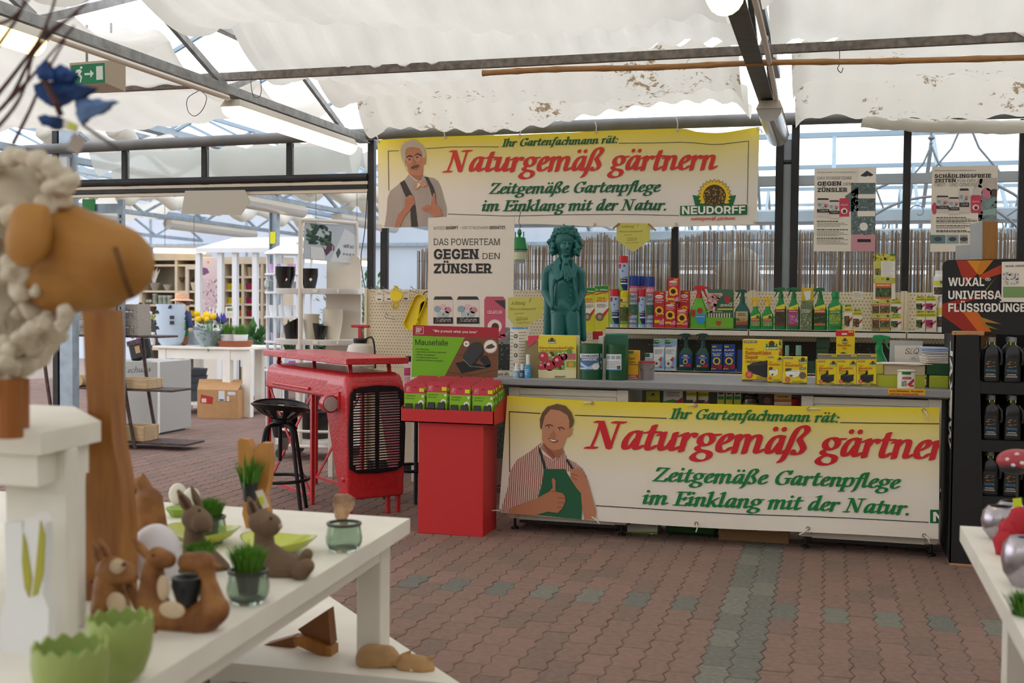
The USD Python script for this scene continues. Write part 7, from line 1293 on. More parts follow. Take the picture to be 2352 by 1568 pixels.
gu = thing('slotted_upright', 'grey slotted steel post with crossbeam behind the sheep head', 'steel post', Py(279, 480, 9.7)); x_ = Py(279, 480, 9.7)[0]
part(gu, 'post', bx(x_-.03, x_+.03, 9.68, 9.72, 0, 2.46), GALV_B, world=True); part(gu, 'crossbeam', bx(-7.1, x_-.03, 9.68, 9.72, 2.33, 2.42), GALV_B, world=True); part(gu, 'slot', [bx(x_-.008, x_+.008, 9.677, 9.68, .3+k*.06, .33+k*.06) for k in range(34)], FOOT, world=True, kind='stuff')
gp_ = thing('hall_column', 'galvanised column with a yellow notice behind the white pot rack', 'column', Py(630, 640, 14.5)); x_ = Py(630, 640, 14.5)[0]
part(gp_, 'profile', [bx(x_-.06, x_-.045, 14.45, 14.55, 0, 3.3), bx(x_+.045, x_+.06, 14.45, 14.55, 0, 3.3), bx(x_-.045, x_+.045, 14.49, 14.51, 0, 3.3)], GALV_B, world=True); part(gp_, 'yellow_notice', bx(x_-.03, x_+.05, 14.43, 14.445, Py(630, 560, 14.5)[2], Py(630, 533, 14.5)[2]), mat('yellow_notice', 'e8e020', .5), world=True)
wire([(-3.93, 9.24, 2.45), (-3.95, 9.23, 2.1), (-3.98, 9.22, 1.85), (-3.94, 9.22, 1.6), (-3.90, 9.24, 1.45)], 'dark cable hanging down the left black post', .004)
# ---- white pot rack just beyond the rail
RKY = 9.85; RKX = Py(733, 700, RKY)[0]; rk = thing('pot_rack', 'cream metal plant-pot rack on castors with a printed top sign', 'rack', (RKX, RKY, 0)); RKM = mat('cream_rack', 'ded6c8', .45)
def Zv(u, v, y=RKY-.25): return Py(u, v, y)[2]
st_ = lambda r, L: LineString([(-L, 0), (L, 0)]).buffer(r, 16)
ZS = [Zv(720, 662), Zv(720, 780), Zv(700, 1012)]
for i, z in enumerate(ZS):
    part(rk, 'shelf', mv(ext(st_(.25, .17), .05), (0, 0, z-.05)), RKM); part(rk, 'price_rail', mv(ext(st_(.253, .17).difference(st_(.25, .17)).intersection(sbox(-.5, -.3, .5, -.05)), .035), (0, 0, z-.042)), mat('price_rail', 'c9c6c4', .4))
    if i < 2: part(rk, 'price_tag', [bx(.06, .11, -.262, -.255, z-.04, z-.01), bx(.25, .30, -.225, -.218, z-.04, z-.01)], PAPER)
xp = Py(690, 700, RKY-.24)[0]-RKX
part(rk, 'pole', tube([(xp, -.24, .12), (xp, -.24, Zv(690, 520, RKY-.24))], .022, 12), RKM)
zt_ = Zv(690, 520, RKY-.24); X2 = .30; part(rk, 'sign_frame', tube(spline([(xp, -.24, zt_-.02), (xp+.01, -.235, zt_+.04), (xp+.06, -.20, zt_+.06), (X2-.04, .14, zt_+.055), (X2, .18, zt_+.02), (X2+.005, .185, zt_-.32)], 6), .018, 10), RKM)
sgm = tm([(xp+.02, -.225, zt_-.30), (X2, .18, zt_-.33), (X2-.01, .17, zt_+.035), (xp+.03, -.215, zt_+.04)], [(0, 1, 2), (0, 2, 3)]); sv = sgm.vertices
part(rk, 'sign_board', hull(np.vstack([sv, sv+(-.01, .014, 0)])), mat('sign_board', 'b9c2c9', .5))
a = Art(); a.poly([(0, 0), (1, 0), (1, 1), (0, 1)], 'b7c0c8', 0).poly([(.5, 0), (1, 0), (1, .75), (.75, .95)], 'd3d7da', 1); foliage(a, .03, .42, .5, .98, ('b7c0c8', '3f5a4c', '2f4a3c', '55705f', '3a5446'), 34, .10, 1, 3); a.poly([(.14, .02), (.40, .02), (.36, .36), (.12, .36)], 'd5d8d8', 4).poly([(.42, .14), (.52, .32), (.52, .5), (.45, .5), (.40, .3), (.33, .42)], '5a3a48', 5).line([(.5, .5), (.56, .42), (.55, .3)], .015, '5a3a48', 5).poly([(.60, .25), (.64, .1), (.69, .27), (.65, .4)], '4a5a58', 5)
a.text('elho', .74, .42, .93, .42, .10, '3a4044', 'sans', 400, 6, False); [a.ell(.75+k*.06, .24, .02, .035, '8a9094', 5) for k in range(4)]
o, ux, uz = sv[0], sv[1]-sv[0], sv[3]-sv[0]; nrm = np.cross(ux, uz); nrm /= np.linalg.norm(nrm); nrm *= -1 if nrm[1] > 0 else 1
if ux[0] < 0: o, ux = o+ux, -ux
g, cc = a.build(lambda P, l: o+np.outer(P[:, 0], ux)+np.outer(P[:, 1], uz)+nrm*(.003+l)); part(rk, 'sign_print', g, VC, col=cc)
bw = .175; part(rk, 'back_board', mv(upright(ext(sbox(-bw, 0, bw, .27).union(sbox(-bw+.05, .2, bw-.05, .32)).union(Point(-bw+.06, .26).buffer(.06)).union(Point(bw-.06, .26).buffer(.06)), .03)), (.19, .16, ZS[0])), RKM); part(rk, 'back_panel', bx(.01, .37, .13, .16, ZS[2], ZS[0]-.05), RKM)
part(rk, 'base_ring', tube([(.42*math.cos(q)*(1), .27*math.sin(q), .13) for q in np.linspace(0, 2*math.pi, 33)], .016, 8, False), RKM); part(rk, 'base_ring', tube([(.40*math.cos(q), .26*math.sin(q), .27) for q in np.linspace(0, 2*math.pi, 33)], .013, 8, False), RKM)
for x_, y_ in ((-.30, -.2), (.30, -.2), (-.3, .2), (.3, .2)): part(rk, 'castor', [mv(lathe([(0, -.012), (.045, -.012), (.05, 0), (.045, .012), (0, .012)], 16), (x_, y_, .05), rx=90, rz=30), bx(x_-.02, x_+.02, y_-.02, y_+.02, .06, .13, .005)], mat('castor', '6a6866', .4, .4))
for y_ in (.2,): part(rk, 'pole', tube([(.30, y_, .12), (.30, y_, ZS[0])], .018, 10), RKM)
POTB = mat('black_pot', '18181a', .25, coat=.3); POTC = mat('cream_pot', 'ded5c4', .4)
def pot(name, label, loc, r0_, r1_, h, m, n=1, nest=.03, slant=0, group=None):
    t = thing(name, label, 'plant pot', loc, group=group)
    for k in range(n):
        P = [(0, 0), (r0_, 0), (r0_+(r1_-r0_)*.5, h*.42), (r1_, h*.95), (r1_*1.03, h), (r1_*.96, h), (r0_+(r1_-r0_)*.42, h*.45), (r0_*.9, .006), (0, .006)]
        m_ = lathe(P, 28)
        if slant: m_.vertices[:, 2] += slant*np.clip(m_.vertices[:, 2]/h, 0, 1)**2*m_.vertices[:, 0]/r1_
        part(t, 'pot' if n == 1 else 'nested_pot', mv(m_, (0, 0, k*nest)), m)
    return t
def at(u, v, y, z): p_ = Py(u, v, y); return (p_[0], y, z)
t = pot('plant_pot', 'stack of glossy black pots on the left of the pot rack top shelf', at(655, 660, RKY-.06, ZS[0]), .06, .095, .14, POTB, 4, .022); t2 = pot('plant_pot', 'stack of glossy black pots right of the rack pole on the top shelf', at(711, 660, RKY-.02, ZS[0]), .055, .08, .13, POTB, 4, .02)
for t_ in (t, t2): part(t_, 'label', mv(bx(-.012, .012, -.002, .002, -.012, .012), (.045, -.07, .085), ry=45), PAPER)
pot('plant_pot', 'slanted black pot at the left end of the rack middle shelf', at(670, 770, RKY-.08, ZS[1]), .06, .075, .15, POTB, slant=.045); pot('plant_pot', 'small wavy black pot in front on the rack middle shelf', at(735, 770, RKY-.15, ZS[1]), .045, .068, .14, POTB, slant=-.012)
pot('plant_pot', 'stack of small cream pots on the rack middle shelf', at(715, 770, RKY+.03, ZS[1]), .055, .075, .16, POTC, 4, .025); pot('plant_pot', 'stack of large cream pots on the right of the rack middle shelf', at(764, 770, RKY-.03, ZS[1]), .065, .095, .20, POTC, 4, .028)
pot('plant_pot', 'big black pot with oblique rim on the bottom shelf of the rack', at(655, 990, RKY-.02, ZS[2]), .11, .15, .24, POTB, slant=.03); pot('plant_pot', 'wide black planter tub at the right on the bottom shelf of the rack', at(725, 990, RKY, ZS[2]), .13, .17, .26, POTB); 
# ---- white pavilion stand with pastel pots
PVY = 12.2; pv = thing('pavilion_stand', 'white round display stand with a pointed roof and pastel pots', 'display stand', at(665, 700, PVY, 0)); zr = Py(650, 585, PVY)[2]
part(pv, 'roof', lathe([(0, zr+.17), (.30, zr+.02), (.31, zr), (0, zr)], 8), WHITE); ZP = [Py(650, v, PVY-.25)[2] for v in (627, 670, 726, 784, 850)]
for z in ZP: part(pv, 'shelf', lathe([(0, z-.02), (.29, z-.02), (.29, z), (0, z)], 24), WHITE)
for k in range(6): part(pv, 'post', tube([(.26*math.cos(k*1.047+.3), .26*math.sin(k*1.047+.3), 0), (.26*math.cos(k*1.047+.3), .26*math.sin(k*1.047+.3), zr)], .018, 8), WHITE)
PX = LOC[pv][0]
for i, (z, cols_, r, h) in enumerate(((ZP[0], ('c9a6d6', 'c9a6d6', 'e8e6ea', 'e0b4d0', 'dba6cc'), .05, .11), (ZP[1], ('aeb2b8', '8a2430', '9aa0a8'), .055, .12), (ZP[2], ('e6e8ea', 'e6e8ea', 'e2e4e6', 'dfe2e4'), .06, .13), (ZP[3], ('a9a4c0', 'd8c4b0', 'd8c4b0'), .055, .10), (ZP[4], ('7a2a8a', 'c84ac0'), .055, .10))):
    for k, c_ in enumerate(cols_):
        x_ = PX-.19+.38*(k+.5)/len(cols_); pot('flower_pot', f'{["pastel", "grey or red", "white", "patterned pale", "violet"][i]} pot on the {["top", "second", "third", "fourth", "lowest"][i]} shelf of the pavilion stand, {ORD[k]} from left', (x_, PVY-.12+.03*(k % 2), z), r*.75, r, h, mat('glaze_'+c_, c_, .35))
gb = thing('glass_globe', 'clear glass globe vase left of the pavilion stand shelf', 'vase', at(612, 660, PVY-.2, ZP[2]+.0)); 
part(gb, 'globe', mv(lathe([(.03, -.075), (.08, -.02), (.075, .05), (.05, .075), (.047, .075), (.07, .05), (.075, -.02), (.028, -.07)], 20), (.06, 0, ZP[1]-ZP[2]+.02+.06)), mat('clear_glass', 'e4ecec', .03, trans=.95))
# ---- far wall shelving
FY = 17.4
def farshelf(label, u0, u1, vt, boards, verts):
    t = thing('wall_shelving', label, 'shelving', at((u0+u1)/2, vt, FY, 0)); x0, x1 = Py(u0, vt, FY)[0], Py(u1, vt, FY)[0]; zt = Py(u0, vt, FY)[2]
    part(t, 'back_panel', bx(x0, x1, FY+.38, FY+.40, 0, zt), SHB, world=True)
    for v in boards: z = Py((u0+u1)/2, v, FY)[2]; part(t, 'board', bx(x0, x1, FY, FY+.38, z-.035, z), CREAMW, world=True)
    for u in verts: x = Py(u, vt, FY)[0]; part(t, 'upright', bx(x-.025, x+.025, FY-.01, FY+.38, 0, zt), CREAMW, world=True)
    part(t, 'top_fascia', bx(x0, x1, FY-.02, FY+.38, zt-.12, zt), CREAMW, world=True); return t
farshelf('cream shelving with bowls and tins at the back of the far hall', 322, 458, 582, (607, 667, 699, 730, 765, 800), (323, 405, 457)); farshelf('cream shelving full of yellow and magenta pots at the back of the far hall', 512, 650, 590, (634, 665, 697, 727, 758, 790), (514, 558, 602, 648))
fz = lambda v: Py(500, v, FY)[2]; fp = lambda u, dy=.12: Py(u, 665, FY+dy)[0]
k = 0
for row, v, items in ((0, 665, (('d8c81c', (519, 528, 537, 548)), ('a81c58', (573, 581)), ('d8508a', (590,)))), (1, 697, (('d8c41c', (521, 530, 540, 551)), ('9a1850', (563, 571, 579, 587)), ('5a2a58', (599, 607, 620)))), (2, 727, (('e8861c', (519, 540, 549)), ('8a1430', (565, 573, 581, 590)), ('d8d4d4', (600, 612)))), (3, 634, (('b8a88c', (575, 600)), ))):
    for c_, us_ in items:
        for i, u in enumerate(us_): pot('glazed_pot', f'{dict(d8c81c="yellow", d8c41c="yellow", a81c58="magenta", d8508a="pink", b81="x").get(c_) or dict([("9a1850", "plum red"), ("5a2a58", "purple"), ("e8861c", "orange"), ("8a1430", "dark red"), ("d8d4d4", "white"), ("b8a88c", "beige wicker")])[c_]} pot on the far shelving, {["upper", "middle", "lower", "top"][row]} row, {ORD[i]} of its colour', (fp(u), FY+.12, fz(v)), .045, .062, .11 if row < 3 else .16, mat('glaze_'+c_, c_, .35))
for i, (u, v, r, h, c_, w) in enumerate(((357, 667, .10, .13, '9a948c', 'silver bowl holding the white branches'), (386, 667, .085, .10, 'a8a49c', 'smaller silver bowl beside the branches'), (414, 648, .09, .09, '6a5648', 'brown wicker bowl on the middle far shelf'), (438, 648, .09, .09, '5e4c40', 'brown wicker bowl right of its twin on the middle far shelf'), (445, 727, .06, .10, 'd8b41c', 'yellow pot on the narrow far shelf'), (448, 667, .08, .14, 'cfc6b4', 'cream pot on the narrow far shelf'))): pot('far_bowl', w, (fp(u), FY+.12, fz(v)), r*.5, r, h, mat('bowl_'+c_, c_, .4))
for i, u in enumerate((357, 370, 380, 391)): tn = thing('storage_tin', f'greenish patterned tin on the left far shelf, {ORD[i]} from the left', 'tin', (fp(u), FY+.12, fz(699))); part(tn, 'tin', lathe([(0, 0), (.05, 0), (.05, .15 if i == 0 else .12), (0, .15 if i == 0 else .12)], 16), mat('tin', '8a9080', .4, .3, var=.4, vs=20)); part(tn, 'lid', lathe([(.053, .12 if i else .15), (.053, .15 if i else .18), (0, .15 if i else .18)], 16), mat('tin_lid', 'b9b6ac', .4))
for i, u in enumerate((339, 346)): solo('silver_ball', mv(trimesh.creation.icosphere(subdivisions=2, radius=.045), (0, 0, .045)), mat('silver', 'b9b5ae', .3, .7), f'silver ball on the left far shelf, {("left", "right")[i]} of two', 'ball', (fp(u), FY+.12, fz(699)), smooth=True)
br = thing('white_branches', 'bundle of white branches standing in the silver bowl', 'branches', (fp(355), FY+.12, fz(667)+.09)); rg = random.Random(9)
for k in range(11): a_ = rg.uniform(-1, 1); part(br, 'branch', [tube(spline([(0, 0, 0), (.06*a_, .02*rg.uniform(-1, 1), .12), (.14*a_, 0, .24+.1*rg.random())], 4), [.012]*4+[.009]*4+[.006], 6), tube([(.07*a_, 0, .13), (.07*a_+.06*rg.uniform(-1, 1), 0, .25)], .007, 5)], mat('white_wood', 'e4e0d8', .7))
def dP(a): a.rect(462, 592, 500, 745, 'd8c4c4', 0); a.poly([(462, 613), (476, 616), (481, 626), (468, 632), (462, 630)], '7a4a72', 1); foliage(a, 462, 640, 500, 745, ('d3bcc0', 'c49aa4', 'e0d0d0', 'a87a88', '8a5a68', 'e8dcdc'), 90, 3.2, 1, 5); a.poly([(478+4*q*math.cos(t), 602+4*q*math.sin(t)) for t, q in zip(np.linspace(0, 5.65, 10), [1, .45]*5)], 'd88a3a', 3)
poster('tall pink photo panel of a beach between the two far shelvings', [(461, 590), (501, 590), (501, 908), (461, 907)], FY-.3, dP, 'photo panel', 'photo_panel', None, .02)
pf = thing('white_pavilion_frame', 'white post frame with a flat roof before the far shelving', 'pavilion', at(540, 600, 15.8, 0)); zt = Py(540, 580, 15.8)[2]
for u in (457, 507, 541, 587): x_ = Py(u, 640, 15.8)[0]; part(pf, 'post', bx(x_-.04, x_+.04, 15.76, 15.84, 0, zt), WHITE, world=True)
x0_, x1_ = Py(457, 640, 15.8)[0], Py(650, 640, 15.8)[0]; part(pf, 'roof_board', hull([(x0_, 15.7, zt), (x1_, 15.7, zt), (x0_, 15.7, zt+.07), (x1_, 15.7, zt+.07), (x0_, 16.9, zt+.3), (x1_, 16.9, zt+.3), (x0_, 16.9, zt+.2), (x1_, 16.9, zt+.2)]), WHITE, world=True)
wf_ = thing('window_frame_stand', 'small cream wooden frame standing before the far shelving', 'frame', at(440, 700, 16.4, 0)); xa_, xb_ = Py(427, 640, 16.4)[0], Py(455, 640, 16.4)[0]; za_ = Py(440, 610, 16.4)[2]
part(wf_, 'frame', [bx(xa_, xa_+.05, 16.38, 16.42, 0, za_), bx(xb_-.05, xb_, 16.38, 16.42, 0, za_), bx(xa_+.05, xb_-.05, 16.38, 16.42, za_-.06, za_), bx(xa_+.05, xb_-.05, 16.38, 16.42, .9, .95)], CREAMW, world=True)

HW = mat('hall_wall', 'b9b2a6', .8, var=.1, vs=1); wfr = thing('wall_front', kind='structure'); part(wfr, 'panel_wall', bx(-13, 6.0, -5.3, -5.2, 0, 3.5), HW, world=True)  # unseen wall behind the camera, added to block light from the open side
wri = thing('wall_right', kind='structure'); part(wri, 'panel_wall', bx(5.6, 5.7, -5, 9.3, 0, 3.5), HW, world=True)  # unseen wall, added to block side light on the right
shade('shade_cloth', 2.7, 5.55, [-5, -4, -2.9, -1.7, -.6, .6, 1.8, 3.0, 4.2, 5.35, 6.5, 7.7, 9.1], 'shade cloth over the right side of the hall, outside the picture', seed=12)  # unseen cloth bay added with the walls to cut the sky light
# ---- white sale table with bowls, figure and flowers
TY = 12.9; zt = Py(460, 796, 12.85)[2]; x0, x1 = Py(352, 796, 12.85)[0], Py(573, 796, 12.85)[0]
wt_ = thing('sale_table', 'white wooden table of the far hall carrying pale bowls and flowers', 'table', ((x0+x1)/2, 13.3, 0))
for k in range(5): part(wt_, 'top_plank', bx(x0, x1, 12.83+k*.19, 12.83+k*.19+.185, zt-.03, zt, .003), WHITEPAINT, world=True)
for x_ in (x0+.12, Py(523, 880, 12.9)[0], x1-.05):
    for y_ in (12.86, 13.70): part(wt_, 'leg', bx(x_-.055, x_+.055, y_, y_+.09, 0, zt-.03, .004), WHITEPAINT, world=True)
part(wt_, 'apron', bx(x0+.17, x1-.1, 12.87, 12.89, zt-.16, zt-.03), WHITEPAINT, world=True); part(wt_, 'lower_board', bx(x0+.05, x1-.05, 13.0, 13.6, .12, .15), WHITEPAINT, world=True)
BB = mat('pale_blue_bowl', 'c4d3e2', .4); bt_ = thing('bowl_stack', 'stack of six pale blue bowls with black labels on the white table', 'bowls', at(393, 795, 13.05, zt)); rg = random.Random(3)
for k in range(6):
    b0 = lathe([(0, 0), (.12, 0), (.16, .05), (.185, .17), (.19, .20), (.18, .20), (.15, .06), (0, .015)], 28); p_ = part(bt_, 'bowl', mv(b0, (0, 0, k*.068)), BB)
    if k: part(p_, 'paper_label', mv(bx(-.032, .032, -.004, 0, -.022, .022), (rg.choice((-.1, .08, .12)), -.165, k*.068+.165)), mat('black_label', '1f2226', .5))
# gardener figure (a plain toy gardener)
gx, gy = Py(418, 790, 13.15)[0], 13.15; s = (Py(418, 672, gy)[2]-zt)/1.0; gf = thing('gardener_figurine', 'toy gardener figure with straw hat, green apron and brown boots on the white table', 'figurine', (gx, gy, zt)); R_ = lambda *v: tuple(q*s for q in v)
SK = mat('toy_skin', 'e0b498', .45); part(gf, 'head', mv(lathe([R_(0, .66), R_(.10, .67), R_(.125, .72), R_(.125, .80), R_(.10, .86), R_(0, .87)], 20)), SK)
part(gf, 'hair', mv(lathe([R_(.128, .76), R_(.135, .84), R_(.12, .89), R_(0, .90)], 20), (.01*s, .018*s, 0)), mat('toy_hair', '5a3424', .5)); part(gf, 'hat', lathe([R_(.22, .845), R_(.21, .86), R_(.13, .885), R_(.12, .97), R_(.10, 1.0), R_(0, 1.0)], 24), mat('straw', 'd8a888', .7, var=.15, vs=60))
part(gf, 'face', [mv(lathe([(0, -.004), (.012*s, 0), (0, .004)], 8), (x_*s, -.122*s, .785*s), rx=90) for x_ in (-.04, .045)]+[mv(lathe([(0, -.004), (.008*s, 0), (0, .004)], 8), (.005*s, -.126*s, .755*s), rx=90)], FOOT)
part(gf, 'torso', blob([bone(R_(-.06, 0, .60), .085*s, R_(-.07, 0, .42), .09*s), bone(R_(.06, 0, .60), .085*s, R_(.07, 0, .42), .09*s), bone(R_(.12, 0, .60), .055*s, R_(.2, -.02, .36), .05*s), bone(R_(-.12, 0, .60), .055*s, R_(-.2, -.02, .36), .05*s), bone(R_(0, 0, .6), .06*s, R_(0, 0, .68), .06*s)], .03*s, 4), mat('toy_shirt', '2c3a68', .5))
part(gf, 'scarf', [bar(R_(-.07, -.085, .64), R_(-.08, -.10, .42), .05*s, .02*s), bar(R_(.07, -.085, .64), R_(.11, -.10, .36), .05*s, .02*s)], mat('toy_scarf', '9ac83a', .5)); part(gf, 'trousers', [bone(R_(-.065, 0, .42), .075*s, R_(-.07, 0, .16), .06*s)+bone(R_(.065, 0, .42), .075*s, R_(.07, 0, .16), .06*s)], mat('toy_trousers', '1c6a40', .5))
for x_ in (-.07, .07): part(gf, 'boot', Manifold.batch_hull([sph(*R_(x_, 0, .15), .065*s), sph(*R_(x_, -.0, .05), .05*s), sph(*R_(x_, -.07, .04), .04*s)]), mat('toy_boot', '8a5230', .5))
for x_ in (-.21, .21): part(gf, 'hand', sph(*R_(x_, -.04, .30), .045*s), SK)
# flowers
LEAF = [mat(f'leaf_{c}', c, .6, translucent=.25) for c in ('3f6a34', '5f8a4a', '7a9a7c', '2f5030', '8aa890')]
def leaves(n, rx, ry, rz, L, seed, cone=0.):
    rg = random.Random(seed); out = [[], [], []]
    for k in range(n):
        d = np.array([rg.gauss(0, 1), rg.gauss(0, 1), abs(rg.gauss(0, 1)) if cone else rg.gauss(0, 1)]); d /= np.linalg.norm(d); p_ = d*np.array([rx, ry, rz])*rg.uniform(.5, 1); t_ = d+np.array([rg.uniform(-.6, .6), rg.uniform(-.6, .6), rg.uniform(-.2, .8)]); t_ /= np.linalg.norm(t_); s_ = np.cross(t_, (0, 0, 1.)); s_ /= np.linalg.norm(s_)+1e-9; l = L*rg.uniform(.6, 1.3); nn = np.cross(s_, t_)
        out[k % 3].append(tm([p_, p_+t_*l*.5+s_*l*.22+nn*l*.06, p_+t_*l, p_+t_*l*.5-s_*l*.22+nn*l*.06, p_+t_*l*.5], [(0, 1, 4), (1, 2, 4), (2, 3, 4), (3, 0, 4)]))
    return [cat(*q) for q in out if q]
def grass(n, r0_, r1_, h, seed, w=.003):
    rg = random.Random(seed); ms = []
    for k in range(n):
        a_, q = rg.random()*6.28, math.sqrt(rg.random()); b_ = a_+rg.uniform(-.5, .5); p0_ = np.array((r0_*q*math.cos(a_), r0_*q*math.sin(a_), 0)); p2 = np.array((r1_*q*math.cos(b_), r1_*q*math.sin(b_), h*rg.uniform(.7, 1.05)*(1-.25*q))); p1 = (p0_+p2)/2+np.array((0, 0, .12*h)); c_ = np.array((math.cos(a_+1.3), math.sin(a_+1.3), 0))*w*rg.uniform(.6, 1.2)
        ms.append(tm([p0_-c_, p0_+c_, p1-c_*.8, p1+c_*.8, p2], [(0, 1, 3), (0, 3, 2), (2, 3, 4)]))
    return cat(*ms)
GRS = [mat('grass_a', '5f9430', .6, translucent=.3), mat('grass_b', '4f8228', .6, translucent=.3)]
fb = thing('flower_bowl', 'grey bowl of yellow chrysanthemums, grey-green trailing leaves and blue spikes', 'flower bowl', at(482, 796, 13.1, zt)); part(fb, 'bowl', lathe([(0, 0), (.11, 0), (.19, .12), (.21, .20), (.19, .20), (0, .15)], 24), mat('grey_bowl', 'a9b4bc', .5))
for i, m_ in enumerate(leaves(260, .26, .2, .13, .07, 4)): part(fb, 'foliage', mv(m_, (.06, -.02, .22)), LEAF[(2, 4, 0)[i]], smooth=False, kind='stuff')
for i, m_ in enumerate(leaves(90, .1, .08, .16, .06, 5)): part(fb, 'trailing_leaves', mv(m_, (.1, -.2, .1)), LEAF[(2, 4, 2)[i]], smooth=False, kind='stuff')
rg = random.Random(8)
for k in range(11): part(fb, 'yellow_flower', disp(mv(trimesh.creation.icosphere(subdivisions=2, radius=.042), (-.17+.27*rg.random(), -.10+.1*rg.random(), .32+.10*rg.random()), s=None), .008, 60, k), mat('yellow_flower', 'e4bc1c', .7))
for k in range(7): x_ = .10+.12*rg.random(); part(fb, 'blue_spike', lathe([(0, 0), (.018, .03), (.014, .09), (0, .13)], 6, (x_, -.08+.1*rg.random(), .27+.06*rg.random())), mat('blue_flower', '4a3fa0', .7))
for k in range(4): part(fb, 'white_spike', lathe([(0, 0), (.016, .04), (0, .14)], 6, (-.03+.05*k, .05, .38)), mat('white_flower', 'e6e6e2', .7))
gt_ = thing('grass_tray', 'two white pots of green grass on a terracotta saucer', 'grass pots', at(540, 792, 13.1, zt)); part(gt_, 'saucer', lathe([(0, 0), (.20, 0), (.23, .08), (.21, .08), (0, .03)], 24), mat('terracotta'))
for i, x_ in enumerate((-.11, .11)): part(gt_, 'pot', lathe([(0, .04), (.08, .04), (.095, .16), (0, .15)], 18, (x_, -.05*i, 0)), WHITE); part(gt_, 'grass', mv(grass(260, .085, .13, .17, i), (x_, -.05*i, .15)), GRS[i], smooth=False, kind='stuff')
pot('plant_pot', 'pale grey bowl behind the gardener figure', at(446, 790, 13.45, zt), .12, .17, .24, mat('grey_bowl'))
cs = poster('white care card with a plant picture on a stick behind the flowers', [(518, 704), (538, 703), (537, 729), (517, 729)], 13.5, lambda a: (foliage(a, 522, 707, 534, 714, ('8a9a78', '4a7a3a', '6a8a4a'), 12, 2.5), a.lines(521, 719, 534, 3, 2.5, .9, 'b9b6b0')), 'care card', 'care_card'); part(cs, 'stick', tube([Py(527, 729, 13.5), (*Py(527, 729, 13.5)[:2], zt)], .006, 6), PAPER, world=True)
# big shipping carton, turned
cbx = thing('shipping_carton', 'big brown shipping carton with a red label in front of the white table', 'cardboard box', (*Pz(453, 960, 0)[:2], 0), rotz=8); Wc, Dc, Hc = .53, .50, .36
part(cbx, 'carton', bx(0, Wc, 0, Dc, 0, Hc, .003), CARD); part(cbx, 'flap', hull([(0, .0, Hc), (Wc, 0, Hc), (.0, .01, Hc+.004), (Wc, .01, Hc+.004), (-.12, .34, Hc+.11), (Wc-.05, .34, Hc+.11)]), CARD)
a = Art(); a.poly([(.04, .19), (.20, .18), (.21, .27), (.05, .30)], 'b02a24', 1).poly([(.06, .20), (.12, .20), (.12, .25), (.06, .25)], 'd8c4b4', 2); a.rect(.28, .22, .36, .35, 'd3d6da', 1).rect(.29, .225, .35, .245, '4a4a4c', 2); a.rect(.40, .30, .50, .34, 'd3d6da', 1).rect(.39, .22, .42, .285, 'd3d6da', 1).line([(.26, .215), (.45, .22)], .004, '3a3430', 1)
g, cc = a.build(lambda P, l: np.c_[P[:, 0], np.full(len(P), -l), P[:, 1]]); part(cbx, 'labels', g, VC, col=cc); part(cbx, 'tape', [bx(-.0012, 0, .2, .26, .0, Hc), bx(-.0012, 0, .2, .26, 0, .1)], mat('brown_tape'))
gs_ = thing('tub_stack', 'stack of dark grey round tubs under the white table', 'tubs', at(432, 925, 13.3, .15))
for k in range(4): part(gs_, 'tub', lathe([(0, 0), (.22, 0), (.25, .14), (.26, .15), (.24, .15), (0, .02)], 24, (0, 0, k*.09)), mat('dark_grey_tub', '4f565e', .5))
# ---- Lechuza cabinet, planters
lc = thing('planter_cabinet', 'grey display cabinet with script lettering right of the rusty rack', 'cabinet', (*Pz(320, 1003, 0)[:2], 0)); lx0, lx1 = Py(270, 1003, 10.85)[0], Py(365, 1001, 10.85)[0]; lz = Py(320, 830, 10.85)[2]
part(lc, 'body', bx(lx0, lx1, 10.85, 11.5, .02, lz, .004), mat('grey_cabinet', 'a9a7a2', .5), world=True); part(lc, 'edge_strip', bx(lx1-.012, lx1+.006, 10.842, 10.86, .02, lz), WHITE, world=True); part(lc, 'plinth', bx(lx0+.02, lx1-.02, 10.87, 11.4, 0, .02), FOOT, world=True)
a = Art(); a.text('Lechuza', 281, 857, 347, 853, 9, '2a2826', 'hand'); put_art(lc, a, on_y(10.85), 'lettering')
bp_ = thing('planter_sack', 'black printed planting-soil sack leaning on the grey cabinet', 'sack', (Py(322, 828, 10.95)[0], 11.0, lz)); part(bp_, 'sack', mv(disp(bx(-.13, .13, -.05, .05, 0, .24, .03), .008, 12), (0, 0, .012), ry=-14), mat('black_sack', '1c1d20', .4)); part(bp_, 'print', mv(bx(-.03, .03, -.058, -.052, .08, .16), (0.0, 0, .01), ry=-14), mat('kraft_print', 'b89468', .6)); part(bp_, 'rosy_band', mv(bx(-.12, .10, -.056, -.05, .18, .235), (0, 0, .01), ry=-14), mat('rosy_print', '6a5058', .6, mix2='2a2428', vs=60))
